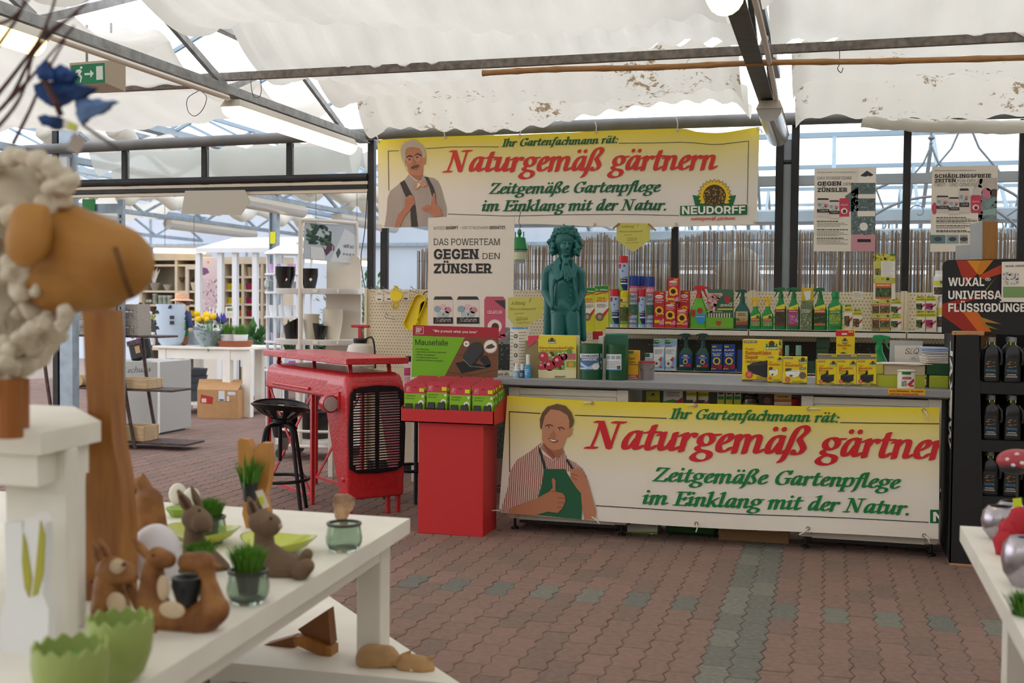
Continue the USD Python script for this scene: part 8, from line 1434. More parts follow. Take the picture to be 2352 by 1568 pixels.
# ---- rusty rack with wooden trays and crates
RUST = mat('rusty_steel', '5a4a46', .7, .5, var=.3, vs=20); LOG = mat('pale_log', 'c4a882', .75, var=.15, vs=8, stretch=(1, 6, 6)); CRT = mat('grey_crate', 'a49c92', .8, var=.12, vs=14, stretch=(1, 8, 8))
rr_ = thing('plant_rack', 'rusty steel rack with three shelves behind the tall wooden post', 'rack', (-6.7, 9.75, 0)); RX0, RX1, RYa = -7.55, -6.25, 9.75
for z_, xr in ((Py(300, 1012, 9.8)[2], -6.05), (Py(300, 892, 9.8)[2], -6.2), (Py(300, 770, 9.8)[2], -6.35)): part(rr_, 'shelf', bx(RX0, xr, RYa, RYa+.35, z_-.02, z_, .003), RUST, world=True)
zA = [Py(300, v, 9.8)[2] for v in (1012, 892, 770)]
for y_, x_ in ((9.73, -6.6), (10.12, -6.6), (9.73, -7.5), (10.12, -7.5)): part(rr_, 'curved_post', tube(spline([(x_, y_, 0), (x_-.10, y_, .5), (x_-.17, y_, 1.0), (x_-.20, y_, 1.45)], 6), .018, 8), RUST, world=True)
def woodtray(label, u0, u1, z, h):
    x0, x1 = Py(u0, 900, 9.8)[0], Py(u1, 900, 9.8)[0]; t = thing('wooden_tray', label, 'tray', ((x0+x1)/2, 9.92, z)); part(t, 'long_side', bx(x0, x1, 9.77, 9.80, z, z+h, .006), LOG, world=True); part(t, 'long_side', bx(x0, x1, 10.02, 10.05, z, z+h, .006), LOG, world=True); part(t, 'end', bx(x0, x0+.03, 9.80, 10.02, z, z+h, .004), LOG, world=True); part(t, 'end', bx(x1-.03, x1, 9.80, 10.02, z, z+h, .004), LOG, world=True); part(t, 'bottom', bx(x0+.03, x1-.03, 9.80, 10.02, z, z+.02), LOG, world=True)
woodtray('pale hollowed log tray on the rusty middle shelf', 252, 342, zA[1], .10); woodtray('pale wooden planting tray on the rusty bottom shelf', 258, 333, zA[0], .15)
for i, u in enumerate((148, 182)): solo('log_slice', mv(lathe([(0, 0), (.055, 0), (.06, .01), (.06, .24), (0, .24)], 14), (0, 0, .06), rx=-90), LOG, f'cut log end lying on the rusty middle shelf, {("left", "right")[i]} of two', 'log', (Py(u, 900, 9.8)[0], 9.78, zA[1]+.002))
def crate(label, u0, u1, z, txt):
    x0, x1 = Py(u0, 730, 9.8)[0], Py(u1, 730, 9.8)[0]; t = thing('flower_crate', label, 'crate', ((x0+x1)/2, 9.9, z)); h = .155
    for k in range(2): part(t, 'slat', bx(x0, x1, 9.77, 9.785, z+k*.08, z+k*.08+.072, .003), CRT, world=True)
    for k in range(2): part(t, 'slat', bx(x0, x1, 10.0, 10.015, z+k*.08, z+k*.08+.072, .003), CRT, world=True)
    for x_ in (x0, x1-.015): part(t, 'end_board', bx(x_, x_+.015, 9.785, 10.0, z, z+h), CRT, world=True)
    a = Art(); zc_ = z+.02; g = text(txt, 'sans', 300); b_ = g.bounds; a.q.append((affinity.affine_transform(g, [(x1-x0)*.92/(b_[2]-b_[0]), 0, 0, .085, x0+(x1-x0)*.04-b_[0]*(x1-x0)*.92/(b_[2]-b_[0]), zc_]), lin('6a6460'), 1)); gg, cc = a.build(lambda P, l: np.c_[P[:, 0], np.full(len(P), 9.77-l), P[:, 1]]); part(t, 'lettering', gg, VC, world=True, col=cc)
crate('grey wooden crate lettered BLUMENKASTEN, lower of two on the rusty rack', 148, 319, zA[2], 'BLUMENKASTEN'); crate('grey wooden crate lettered BLUMENKASTEN, upper of two on the rusty rack', 152, 317, zA[2]+.157, 'BLUMENKASTEN')
oc = thing('orchid', 'pink orchids in a pot right of the crates', 'orchid', (Py(322, 800, 11.3)[0], 11.3, lz)); part(oc, 'pot', lathe([(0, 0), (.05, 0), (.07, .16), (0, .15)], 16), mat('rose_pot', 'c8a0b0', .5)); rg = random.Random(1)
part(oc, 'stem', tube(spline([(0, 0, .15), (-.02, 0, .4), (-.08, 0, .55)], 5), .005, 6), LEAF[0]); [part(oc, 'blossom', disp(mv(trimesh.creation.icosphere(subdivisions=1, radius=.028), (-.1+.11*rg.random(), -.02, .25+.32*rg.random())), .01, 40, k), mat('orchid_bloom', 'c9a8d0', .6)) for k in range(9)]
fs = thing('flower_box', 'dark box of pale yellow, white and pink flowers behind the bowls', 'flowers', at(372, 770, 13.5, zt)); part(fs, 'box', bx(-.24, .2, -.08, .08, 0, .30, .01), mat('dark_flower_box', '3a3638', .6)); rg = random.Random(12)
for k in range(26): c_ = ('d8d88a', 'e2e2dc', 'e2e2dc', 'c83a78')[min(3, int((rg.random()*.5+k/26*.6)*4))]; part(fs, 'blossom', disp(mv(trimesh.creation.icosphere(subdivisions=1, radius=.035), (-.26+.52*k/26, -.05+.1*rg.random(), .33+.09*rg.random())), .012, 40, k), mat('bloom_'+c_, c_, .7))
for i, m_ in enumerate(leaves(90, .26, .08, .08, .06, 17)): part(fs, 'foliage', mv(m_, (0, 0, .31)), LEAF[(0, 1, 3)[i]], smooth=False, kind='stuff')
bg_ = thing('info_bag', 'white bag with a plant photo beside the stack of bowls', 'bag', at(347, 790, 12.95, zt)); part(bg_, 'bag', bx(-.07, .05, -.03, .03, 0, .17, .01), PAPER); part(bg_, 'picture', bx(-.04, .04, -.0312, -.03, .04, .12), mat('bag_print', '9aa4b0', .6, mix2='e0e4e8', vs=40))
# ---- planted bench and greenery behind
pb = thing('plant_bench', 'white planting bench full of ferns and leafy plants', 'plant bench', at(620, 860, 14.6, 0)); x0, x1 = Py(552, 840, 14.6)[0], Py(860, 840, 14.6)[0]; zb_, zc_ = Py(600, 843, 14.6)[2], Py(600, 812, 14.6)[2]
part(pb, 'trough', [bx(x0, x1, 14.6, 14.63, zb_, zc_), bx(x0, x1, 15.6, 15.63, zb_, zc_), bx(x0, x1, 14.63, 15.6, zb_, zb_+.02)], WHITE, world=True); [part(pb, 'leg', bx(x_, x_+.08, 14.65, 15.55, 0, zb_), mat('bench_leg', '4a4a4c', .7), world=True) for x_ in (x0+.2, (x0+x1)/2, x1-.3)]
rg = random.Random(21)
for k in range(13):
    x_, y_ = x0+(x1-x0)*(k+.5)/13, 14.85+.5*(k % 2); t = thing('leafy_plant', f'green leafy plant on the white bench, {ORD[k]} from the left', 'plant', (x_, y_, zb_+.021)); part(t, 'pot', lathe([(0, 0), (.09, 0), (.11, .15), (0, .14)], 14), mat('plant_pot_dark', '4f5a50', .6))
    for i, m_ in enumerate(leaves(130, .26, .22, .34, .13 if k % 3 else .2, 30+k, 1)): part(t, 'foliage', mv(m_, (0, 0, .15)), LEAF[(k+i) % 5], smooth=False, kind='stuff')
for k, (u, y, h, w) in enumerate(((860, 11.2, 1.5, .3), (846, 10.6, .9, .28), (790, 16.5, 1.7, .5))):
    t = thing('tall_shrub', f'tall green shrub seen between the racks and black posts, {("nearest the posts", "low one by the posts", "behind the pot rack")[k]}', 'shrub', (Py(u, 700, y)[0], y, 0)); part(t, 'pot', lathe([(0, 0), (.14, 0), (.18, .3), (0, .28)], 16), mat('terracotta'))
    for i, m_ in enumerate(leaves(420, w, w, h/2, .09, 50+k)): part(t, 'foliage', mv(m_, (0, 0, .3+h/2)), LEAF[(2, 0, 4)[i]], smooth=False, kind='stuff')
# ================================================================ foreground: white tables with spring ornaments
ZT = .75
def poly_top(name, label, P, z, th, cat_='table', legs=(), apron=None):
    Q = [Pz(u, v, z) if len(p_) == 2 else np.array(p_) for p_ in P for u, v in [p_[:2]]]; g = Polygon([q[:2] for q in Q]); t = thing(name, label, cat_, (*np.mean([q[:2] for q in Q], 0), 0 if legs else z-th))
    part(t, 'top', ext(g, th, z-th), WHITEPAINT, world=True, smooth=20)
    for x, y, z0, w, *w2 in legs: part(t, 'leg', bx(x-w/2, x+w/2, y-(w2 or [w])[0]/2, y+(w2 or [w])[0]/2, z0, z-th, .004), WHITEPAINT, world=True)
    if apron: ins = g.buffer(-apron[0]); part(t, 'apron', ext(ins.difference(ins.buffer(-.022)), apron[1], z-th-apron[1]), WHITEPAINT, world=True, smooth=20)
    return t
A_, B_ = Pz(942, 1190, ZT), Pz(330, 1568, ZT); dr = (B_-A_)/np.linalg.norm(B_-A_)
C_ = A_+dr*2.3; Lx = np.array([-1, .008, 0]); D_ = A_+Lx*2.0; E2 = C_+Lx*2.0
poly_top('display_table', 'white wooden table in the foreground covered with rabbits, jars and eggs', [tuple(A_[:2])+(0,), tuple(C_[:2])+(0,), tuple(E2[:2])+(0,), tuple(D_[:2])+(0,)], ZT, .05, legs=[(A_[0]-.09, A_[1]-.10, 0, .085), (C_[0]-.1, C_[1]+.3, 0, .085), (D_[0]+.1, D_[1]-.1, 0, .085)], apron=(.06, .07))
ZL = .30
poly_top('lower_table', 'low white trapezoid table under the foreground table', [(500, 1519), (1062, 1572), (840, 1425), (640, 1290), (250, 1300), (200, 1500)], ZL, .06, legs=[(*(Pz(960, 1545, ZL)[:2]+(-.06, .05)), 0, .08), (*(Pz(520, 1500, ZL)[:2]), 0, .08)])
ZB = 1.206; XB = Pz(232, 967, ZB); PL_ = (Pz(-30, 1472, ZT), Pz(155, 1470, ZT))
bl = [(XB[0]-.04, XB[1]-.045, ZT, .04), ((PL_[0][0]+PL_[1][0])/2, PL_[1][1]+.02, ZT, PL_[1][0]-PL_[0][0], .04), (XB[0]-.75, PL_[1][1]+.02, ZT, .05), (XB[0]-.75, XB[1]+.2, ZT, .05)]
poly_top('plant_stool', 'small white wooden stool on the foreground table under the sheep', [(XB[0], XB[1], 0), (XB[0]+.03, PL_[1][1]-.1, 0), (XB[0]-.85, PL_[1][1]-.1, 0), (XB[0]-.85, XB[1]+.28, 0), (XB[0]-.28, XB[1]+.28, 0)], ZB, .045, 'stool', bl, (.025, .07))
def frame(Y0):
    s = float((Py(600, 1200, Y0)-CC)@fw)/F
    def Q(u, v, d=0.): p_ = Py(u, v, Y0); return p_+np.array([p_[0]/p_[1]*d, d, (p_[2]-HC)/p_[1]*d])
    def b(p, r, q=None, r2=None):
        s_ = lambda pt: float((Q(*pt)-CC)@fw)/F
        return ell(Q(*p), np.asarray(r)*s_(p), 18) if q is None else bone(Q(*p), r*s_(p), Q(*q), (r if r2 is None else r2)*s_(q), 16)
    return Q, b, s
def yb(u, v, z=ZT): return Pz(u, v, z)[1]
BRN = mat('brown_felt', '75604c', .9, var=.08, vs=9, bump=.4, bs=90); EARIN = mat('ear_inside', '4f3424', .9); TWINE = mat('twine', 'b08a5c', .9); CARV = mat('carved_brown', 'a8743c', .55, mix2='6e3f1c', vs=14, bump=.4, bs=40); CREAMFUR = mat('carved_cream', 'c9b294', .7)
# ---- sheep
Q, b, s = frame(Pz(25, 1000, ZB)[1]); ML = mat('sheep_face', 'b8863c', .6, mix2='a06a2a', vs=3); WOOL = mat('wool', 'd8cdb8', .95, var=.06, vs=6)
sh_ = thing('sheep_figure', 'big woolly white sheep figure with brown wooden snout and ears', 'sheep', Q(0, 1000)); rg = random.Random(6)
wl = [b((30, 480, .05), (120, 120, 110)), b((-40, 720, .12), (190, 190, 170))]
for k in range(240):
    t_ = rg.random()
    if t_ < .42: a_ = rg.uniform(0, 6.28); u, v, d = 40+118*math.cos(a_)*rg.uniform(.6, 1), 430+70*math.sin(a_), rg.uniform(-.08, .1)
    else: a_ = rg.uniform(0, 6.28); u, v, d = -30+185*math.cos(a_)*rg.uniform(.4, 1), 720+185*math.sin(a_)*rg.uniform(.4, 1), rg.uniform(-.07, .08)
    wl.append(b((u, v, d), rg.uniform(15, 27)))
part(sh_, 'wool', disp(blob(wl, .016, 3), .012, 45), WOOL, smooth=True)
part(sh_, 'head', blob([b((140, 560, .0), 98, (262, 605, -.01), 92), b((262, 605, -.01), (88, 86, 84)), b((135, 640, 0), 80, (235, 640, 0), 75)], .013, 8), ML, smooth=True)
part(sh_, 'mouth_line', tube(spline([Q(265, 570, -.094), Q(276, 605, -.104), Q(288, 645, -.098), Q(302, 680, -.070)], 5), .006, 6), mat('mouth_line', '6a4418', .8), world=True)
part(sh_, 'ear', blob([Manifold.batch_hull([b((62, 515, -.10), (48, 24, 50)), b((60, 560, -.112), (56, 24, 54)), b((104, 530, -.10), (14, 20, 60))])], .012, 4), ML, world=True, smooth=True); part(sh_, 'ear', blob([Manifold.batch_hull([b((75, 520, .14), (40, 18, 46)), b((75, 560, .15), (50, 18, 50))])], .012, 4), ML, world=True, smooth=True)
for u, d in ((22, -.03), (38, .12), (-120, -.03), (-105, .12)): part(sh_, 'leg', tube([Q(u, 870, d), (*Q(u, 950, d)[:2], ZB)], .026, 12), mat('sheep_leg', '9a5c24', .6), world=True)
# parts above were given in world coordinates
for p_ in stage.GetPrimAtPath(sh_).GetChildren():
    m_ = UsdGeom.Mesh(p_); v_ = np.array(m_.GetPointsAttr().Get())
    if abs(v_).max() > 1.2 and v_.mean(0)[1] > 1.2: m_.GetPointsAttr().Set(Vt.Vec3fArray.FromNumpy((v_-LOC[sh_]).astype(np.float32)))
def creature(name, label, cat_, Y0, base, bones, m, edge=.008, it=6, extra=(), zb=ZT):
    """carved or felt animal: one body traced at its own depth"""
    Q, b, s = frame(Y0); o = Q(*base); t = thing(name, label, cat_, (o[0], o[1], zb)); B0 = blob([b(*q) for q in bones], edge, it); v = B0.vertices; v[:, 2] = np.maximum(v[:, 2], zb); B0.vertices = v
    part(t, 'body', B0, m, world=True, smooth=True)
    for nm, qs, mm in extra: part(t, nm, [b(*q) for q in qs], mm, world=True, smooth=True)
    return t, Q, s
def ear(u0, v0, u1, v1, w, d=0): mu, mv_ = (u0+u1)/2, (v0+v1)/2; return [((u0, v0, d), w*.8, (mu, mv_, d), w*1.25), ((mu, mv_, d), w*1.25, (u1, v1, d), w*.4)]
# ---- brown felt rabbits
ra, Q, s = creature('rabbit_figure', 'brown felt rabbit sitting upright with a twine collar, left of two', 'rabbit', yb(440, 1322)+.06, (450, 1322), ear(440, 1180, 410, 1128, 11)+ear(462, 1172, 440, 1118, 8, .03)+[((447, 1190), 30, (462, 1198, -.01), 27), ((462, 1200, -.02), 24, (474, 1205, -.02), 16), ((446, 1215), 22, (446, 1250), 26), ((448, 1250), 27, (462, 1300), 44), ((470, 1295, .02), 40, (500, 1310, .03), 30), ((430, 1300, -.02), 24, (440, 1318, -.03), 18)], BRN, extra=[('collar', [((430, 1213, -.012), 5, (462, 1213, -.012), 5), ((462, 1212, -.02), 6, (482, 1215, -.02), 5)], TWINE), ('eye', [((458, 1172, -.045), 4)], EARIN), ('ear_inside', [((434, 1168, -.012), 6, (416, 1140, -.014), 5)], EARIN)])
rb_, Q, s = creature('rabbit_figure', 'brown felt rabbit lying stretched out with a price tag in its ear', 'rabbit', yb(660, 1332)+.05, (660, 1332), ear(592, 1200, 572, 1145, 12)+ear(606, 1190, 592, 1128, 8, .03)+[((600, 1198), 30, (620, 1205, -.01), 27), ((620, 1206, -.02), 24, (634, 1208, -.02), 13), ((606, 1225), 22, (608, 1265), 26), ((610, 1270), 30, (640, 1300), 38), ((640, 1300), 40, (690, 1305), 26), ((690, 1300), 18, (706, 1272), 13), ((690, 1312, -.03), 22, (705, 1300, -.04), 18)], BRN, extra=[('collar', [((588, 1228, -.012), 5, (624, 1228, -.012), 5)], TWINE), ('nose', [((642, 1208, -.02), 7)], mat('pink_nose', 'b09a8c', .9)), ('eye', [((622, 1190, -.045), 4)], EARIN), ('ear_inside', [((588, 1185, -.012), 6, (576, 1155, -.014), 5)], EARIN)])
tg = slab([(586, 1128), (602, 1124), (618, 1164), (604, 1168)], yb(660, 1332)-.01, .002); part(rb_, 'price_tag', tg, PAPER, world=True); part(rb_, 'tag_sticker', slab([(593, 1142), (602, 1139), (607, 1156), (598, 1158)], yb(660, 1332)-.012, .002), mat('lime_sticker', 'c9dc2c', .5), world=True)
# ---- carved animals
creature('squirrel_figure', 'carved brown squirrel pair standing behind the white eggs', 'squirrel', yb(330, 1262)+.02, (330, 1262), [((340, 1150), 34, (345, 1215), 40), ((345, 1215), 40, (340, 1248), 30), ((305, 1115), 15, (318, 1110), 16), ((325, 1108), 17, (335, 1128), 18), ((302, 1100), 6, (304, 1090), 3), ((330, 1098), 7, (328, 1088), 3), ((300, 1125), 12, (300, 1190), 16), ((300, 1190), 18, (330, 1240), 22)], CARV, edge=.008, it=3)
r1_, Q, s = creature('hare_figure', 'carved brown hare with a pale cheek, half hidden behind the green egg cup', 'hare', yb(270, 1420), (265, 1420), ear(240, 1300, 210, 1245, 9, .01)+ear(252, 1290, 230, 1240, 9, .03)+[((255, 1310), 34, (290, 1318, -.02), 26), ((290, 1320, -.03), 18, (305, 1325, -.03), 13), ((250, 1340), 34, (255, 1400), 46), ((300, 1350), 12, (318, 1390), 12)], CARV, extra=[('pale_patch', [((270, 1300, -.06), (18, 16, 18)), ((268, 1385, -.07), (26, 10, 26))], CREAMFUR), ('eye', [((284, 1296, -.07), 5)], EARIN)])
r2_, Q, s = creature('hare_figure', 'carved brown hare curled round a dark pot, its back turned up on the right', 'hare', yb(420, 1462)+.06, (420, 1462), ear(345, 1285, 308, 1238, 9)+[((362, 1280), 26, (385, 1285, -.01), 20), ((352, 1300), 24, (350, 1380), 36), ((350, 1385), 38, (370, 1425), 38), ((370, 1425), 36, (460, 1428), 36), ((460, 1425), 40, (490, 1400), 38), ((490, 1400), 34, (480, 1330), 16), ((480, 1330), 16, (470, 1300), 24), ((470, 1292), 26, (430, 1290), 22), ((492, 1298), 8, (505, 1300), 4), ((505, 1400), 14, (512, 1385), 8), ((335, 1440, -.04), 18, (350, 1458, -.05), 12)], CARV, extra=[('pale_chest', [((375, 1350, -.05), (16, 8, 30)), ((395, 1400, -.07), (34, 8, 20))], CREAMFUR), ('eye', [((352, 1275, -.05), 4)], EARIN)])
q = Q(430, 1355, -.0); part(r2_, 'dark_pot', lathe([(0, -.03), (.022, -.03), (.034, .01), (.034, .03), (.028, .03), (0, 0)], 18, q), mat('dark_pot', '26282c', .4), world=True)
creature('sleeping_animal', 'carved wooden fox lying on the low table, ears to the right', 'fox', Pz(900, 1545, ZL)[1]+.06, (900, 1545), [((850, 1512), 34, (890, 1508), 26), ((890, 1505), 24, (915, 1520), 12), ((935, 1525), 26, (970, 1530), 24), ((975, 1528), 20, (985, 1535), 14), ((985, 1512), 6, (998, 1506), 2), ((925, 1508), 8, (942, 1496), 3)], mat('carved_wood', 'b08a5c', .6, var=.15, vs=10, bump=.3, bs=40), extra=[('ear_tip', [((944, 1540, -.09), 4)], CREAMFUR)], zb=ZL)
# ---- wooden hare boards
PINE = mat('oiled_pine', 'a8702c', .5, mix2='8a5420', vs=5, stretch=(6, 6, 1)); PINED = mat('oiled_pine_dark', '7a4a22', .5, var=.15, vs=6)
def board(t, nm, P, Y0, th, m, zb=None):
    g = slab(P, Y0, th); 
    if zb is not None: g.vertices[:, 2] = np.where(g.vertices[:, 2] < zb+.02, zb, g.vertices[:, 2])
    part(t, nm, g, m, world=True)
Yp = yb(235, 1410)+.12; t = thing('wooden_post', 'tall brown wooden hare post rising beside the sheep to its chin', 'wooden figure', (*Pz(235, 1400, ZT)[:2], ZT))
board(t, 'plank', [(190, 715), (248, 712), (252, 800), (252, 900), (258, 1010), (272, 1090), (283, 1200), (282, 1398), (200, 1398), (190, 1240), (196, 1120), (203, 1000), (200, 920), (194, 830)], Yp, .06, PINE, ZT)
p0_ = Pz(160, 1345, ZT); board(t, 'foot_block', [(160, 1345), (205, 1335), (262, 1372), (262, 1400), (198, 1425), (165, 1390)], Yp-.03, .08, PINED)
for P_ in (): pass
Yw = yb(585, 1222)+.05; t = thing('wooden_hare', 'small wooden hare board with two long ears behind the right rabbit', 'wooden figure', (*Pz(585, 1222, ZT)[:2], ZT))
board(t, 'board', [(545, 1015), (552, 1007), (570, 1009), (584, 1040), (592, 1020), (602, 1016), (618, 1018), (622, 1060), (616, 1110), (606, 1140), (616, 1175), (614, 1222), (565, 1222), (556, 1180), (562, 1140), (548, 1080)], Yw, .03, mat('pale_pine', 'b8803c', .5, var=.1, vs=6, stretch=(6, 6, 1)), ZT)
part(t, 'grass', mv(grass(60, .02, .06, .13, 4, .005), Q(572, 1122, .0)*0+Py(572, 1128, Yw-.03)), GRS[1], world=True, smooth=False, kind='stuff'); part(t, 'grass_pot', lathe([(0, 0), (.02, 0), (.026, .06), (0, .055)], 14, Py(574, 1150, Yw-.03)), mat('dark_pot'), world=True)
wbp = thing('wooden_feet', 'brown wooden figure foot standing on the low table behind the table leg', 'wooden figure', (*Pz(720, 1500, ZL)[:2], ZL)); yq = Pz(730, 1505, ZL)[1]
board(wbp, 'plank_foot', [(676, 1462), (700, 1462), (760, 1488), (760, 1512), (735, 1510), (676, 1480)], yq, .06, PINE, ZL); board(wbp, 'plank_foot', [(606, 1502), (672, 1462), (676, 1482), (620, 1502)], yq+.05, .05, PINED, ZL); board(wbp, 'body', [(684, 1445), (752, 1400), (760, 1480), (700, 1460)], yq+.02, .05, PINED)
# white hare board at the left edge
Yh = 1.95; t = thing('white_hare_board', 'white hare-shaped board with two yellow-green ear inlays at the left edge', 'wooden figure', (*Py(60, 1500, Yh)[:2], ZT))
board(t, 'board', [(10, 1200), (50, 1198), (52, 1230), (56, 1192), (90, 1180), (104, 1200), (100, 1330), (98, 1365), (112, 1400), (108, 1620), (2, 1620), (0, 1420), (14, 1370)], Yh, .025, WHITE, ZT); board(t, 'ear_inlay', [(52, 1225), (60, 1250), (72, 1330), (66, 1372), (56, 1350), (50, 1290)], Yh-.003, .004, mat('olive_inlay', 'a8a43c', .7)); board(t, 'ear_inlay', [(92, 1195), (102, 1230), (98, 1320), (84, 1365), (74, 1370), (82, 1300)], Yh-.003, .004, mat('olive_inlay')); 
# ---- eggs, dishes, jars
EGGW = mat('white_egg', 'd9d6dc', .35)
def egg(label, u, v, r, m=EGGW, name='egg_ornament', k=1.25, zb=ZT):
    Y0 = yb(u, v, zb); q = Pz(u, v, zb); r_ = r*float((q-CC)@fw)/F; return solo(name, mv(trimesh.creation.icosphere(subdivisions=3, radius=r_), (0, 0, r_*k*.97), s=(1, 1, k)), m, label, 'egg', (q[0], q[1], zb), smooth=True)
egg('big white glossy egg behind the curled hare', 358, 1345, 58); egg('white egg left of the big one, beside the wooden post', 302, 1310, 36)
egg('white rough egg standing in a green foot, behind the left rabbit', 408, 1158, 20, mat('rough_white', 'd8d4c4', .8, bump=.5, bs=60)); egg('white rough egg right of its twin behind the left rabbit', 440, 1168, 20, mat('rough_white'))
gf_ = solo('green_leaf_foot', mv(lathe([(0, 0), (.03, .0), (.05, .03), (.045, .03), (0, .008)], 8), (0, 0, 0)), mat('leaf_green_ceramic', '8aa83c', .4), 'green leaf-shaped ceramic foot in front of the rough white eggs', 'dish', Pz(414, 1185, ZT))
LIMEG = mat('lime_ceramic', 'c2cc4a', .25, coat=.4)
def dish(label, u, v, w, h):
    q = Pz(u, v, ZT); r = w/2*float((q-CC)@fw)/F; hh = h*float((q-CC)@fw)/F*.62; m = lathe([(0, 0), (r*.35, 0), (r*.75, hh*.45), (r, hh), (r*.96, hh), (r*.7, hh*.5), (0, .006)], 36); a_ = np.arctan2(m.vertices[:, 1], m.vertices[:, 0]); rr_ = np.hypot(m.vertices[:, 0], m.vertices[:, 1])/r; m.vertices[:, 0] *= 1+.10*rr_*np.cos(2*a_); m.vertices[:, 2] += .008*rr_**2*np.cos(2*a_)*(rr_ > .5)
    return solo('leaf_dish', m, LIMEG, label, 'dish', tuple(q), smooth=True)
dish('lime green leaf-shaped dish behind the left rabbit', 468, 1248, 160, 56); dish('lime green leaf-shaped dish behind the right rabbit', 640, 1270, 165, 56)
JARG = mat('green_glass', 'cfe0d2', .06, trans=.92); RIM = mat('dark_rim', '4a4e48', .4, .4)
def jar(label, u, v, w, h, pot_=False, seed=1, gh=.08, wire=False):
    q = Pz(u, v, ZT); k = float((q-CC)@fw)/F; r, hh = w/2*k, h*k; t = thing('glass_jar', label, 'jar', tuple(q))
    part(t, 'glass', lathe([(0, 0), (r*.75, 0), (r*.98, hh*.3), (r, hh*.5), (r*.9, hh*.85), (r*.86, hh), (r*.80, hh), (r*.84, hh*.85), (r*.93, hh*.5), (r*.9, hh*.3), (r*.68, .008), (0, .008)], 32), JARG, smooth=50)
    part(t, 'rim', lathe([(r*.80, hh*.94), (r*.95, hh*.95), (r*.96, hh*1.03), (r*.82, hh*1.05), (r*.80, hh*.94)], 32), RIM)
    if pot_: part(t, 'black_pot', lathe([(0, .02), (r*.45, .02), (r*.6, hh*.98), (0, hh*.95)], 20), mat('dark_pot')); part(t, 'grass', mv(grass(420, r*.6, r*1.15, gh, seed, .0022), (0, 0, hh*.93)), GRS[seed % 2], smooth=False, kind='stuff')
    if wire: part(t, 'wire_handle', tube(spline([(-r*.9, 0, hh), (-r*1.25, -.02, hh*1.08), (-r*1.7, -.03, hh*1.04)], 5), .002, 6), mat('wire'))
    return t
jar('empty green glass tea-light jar with a dark rim at the right table corner', 790, 1263, 84, 62); jar('glass jar with a tuft of grass in front of the right rabbit', 570, 1382, 98, 72, True, 2, .085, True); jar('glass jar with a tuft of grass behind the left rabbit', 482, 1246, 76, 60, True, 3, .075)
gq = thing('grass_pot', 'small dark pot of grass between the carved hare and the right rabbit', 'grass pot', Pz(462, 1318, ZT)); part(gq, 'pot', lathe([(0, 0), (.025, 0), (.032, .055), (0, .05)], 16), mat('dark_pot')); part(gq, 'grass', mv(grass(260, .03, .055, .05, 6, .0022), (0, 0, .05)), GRS[0], smooth=False, kind='stuff')
q = Pz(790, 1212, ZT); t = thing('wood_slab', 'rough split wood ornament standing behind the empty jar', 'wood ornament', tuple(q)); Yw = q[1]
part(t, 'slab', disp(cat(slab([(766, 1148), (772, 1136), (800, 1134), (815, 1144), (812, 1165), (796, 1190), (796, 1214), (776, 1214), (770, 1185)], Yw-.02, .045)) if False else Manifold.batch_boolean([hull([Py(u, v, Yw+d) for u, v in ((764, 1150), (772, 1137), (800, 1135), (814, 1145), (810, 1168), (796, 1192), (772, 1188)) for d in (-.02, .025)]), hull([Py(u, v, Yw+d) for u, v in ((773, 1185), (797, 1185), (795, 1212), (777, 1212)) for d in (-.015, .02)])], m3.OpType.Add).refine_to_length(.012), .008, 60), mat('split_wood', 'c4a07c', .8, mix2='7a5a4a', vs=22), world=True)
# ---- green egg cups
EGC = mat('green_cup', 'a3b56a', .35, mix2='8f9e52', vs=4, coat=.2); EGI = mat('green_cup_inside', '5f8a34', .5)
def cup(label, u, v, w, h):
    q = Pz(u, v, ZT); k = float((q-CC)@fw)/F; r, hh = w/2*k, h*k; t = thing('egg_cup', label, 'egg cup', tuple(q)); n = 72; A = np.arange(n)/n*2*math.pi
    V, Fs = [], []
    prof_ = [(.45, 0), (.72, .12), (.93, .4), (1.0, .68), (.97, .92)]; zig = .10*np.abs(((A/(2*math.pi)*13) % 1)*2-1)
    for f_, z_ in prof_: V.append(np.c_[r*f_*np.cos(A), r*f_*np.sin(A), np.full(n, hh*z_)+(hh*zig-hh*.08 if z_ > .9 else 0)])
    for f_, z_ in prof_[::-1]: V.append(np.c_[r*f_*.93*np.cos(A), r*f_*.93*np.sin(A), np.full(n, max(hh*z_, .006))+(hh*zig-hh*.08 if z_ > .9 else 0)])
    for i in range(9):
        for j in range(n): a_, b_ = i*n+j, i*n+(j+1) % n; Fs += [(a_, b_, b_+n), (a_, b_+n, a_+n)]
    part(t, 'shell', tm(np.vstack(V), Fs), EGC, smooth=50); part(t, 'moss_fill', disp(lathe([(r*.86, hh*.55), (r*.5, hh*.72), (0, hh*.74)], 24), .01, 50), EGI, smooth=False); part(t, 'base', lathe([(0, 0), (r*.45, 0), (r*.45, .006), (0, .006)], 24), EGC)
    return t
cup('green eggshell cup with zigzag rim, right and taller of two', 276, 1562, 150, 165); cup('green eggshell cup with zigzag rim in the bottom left corner', 162, 1640, 172, 182)
ge = egg('small lime green egg hanging by the stool leg', 171, 1312, 14, mat('lime_egg', '8aa82c', .3), 'hanging_egg', 1.6)
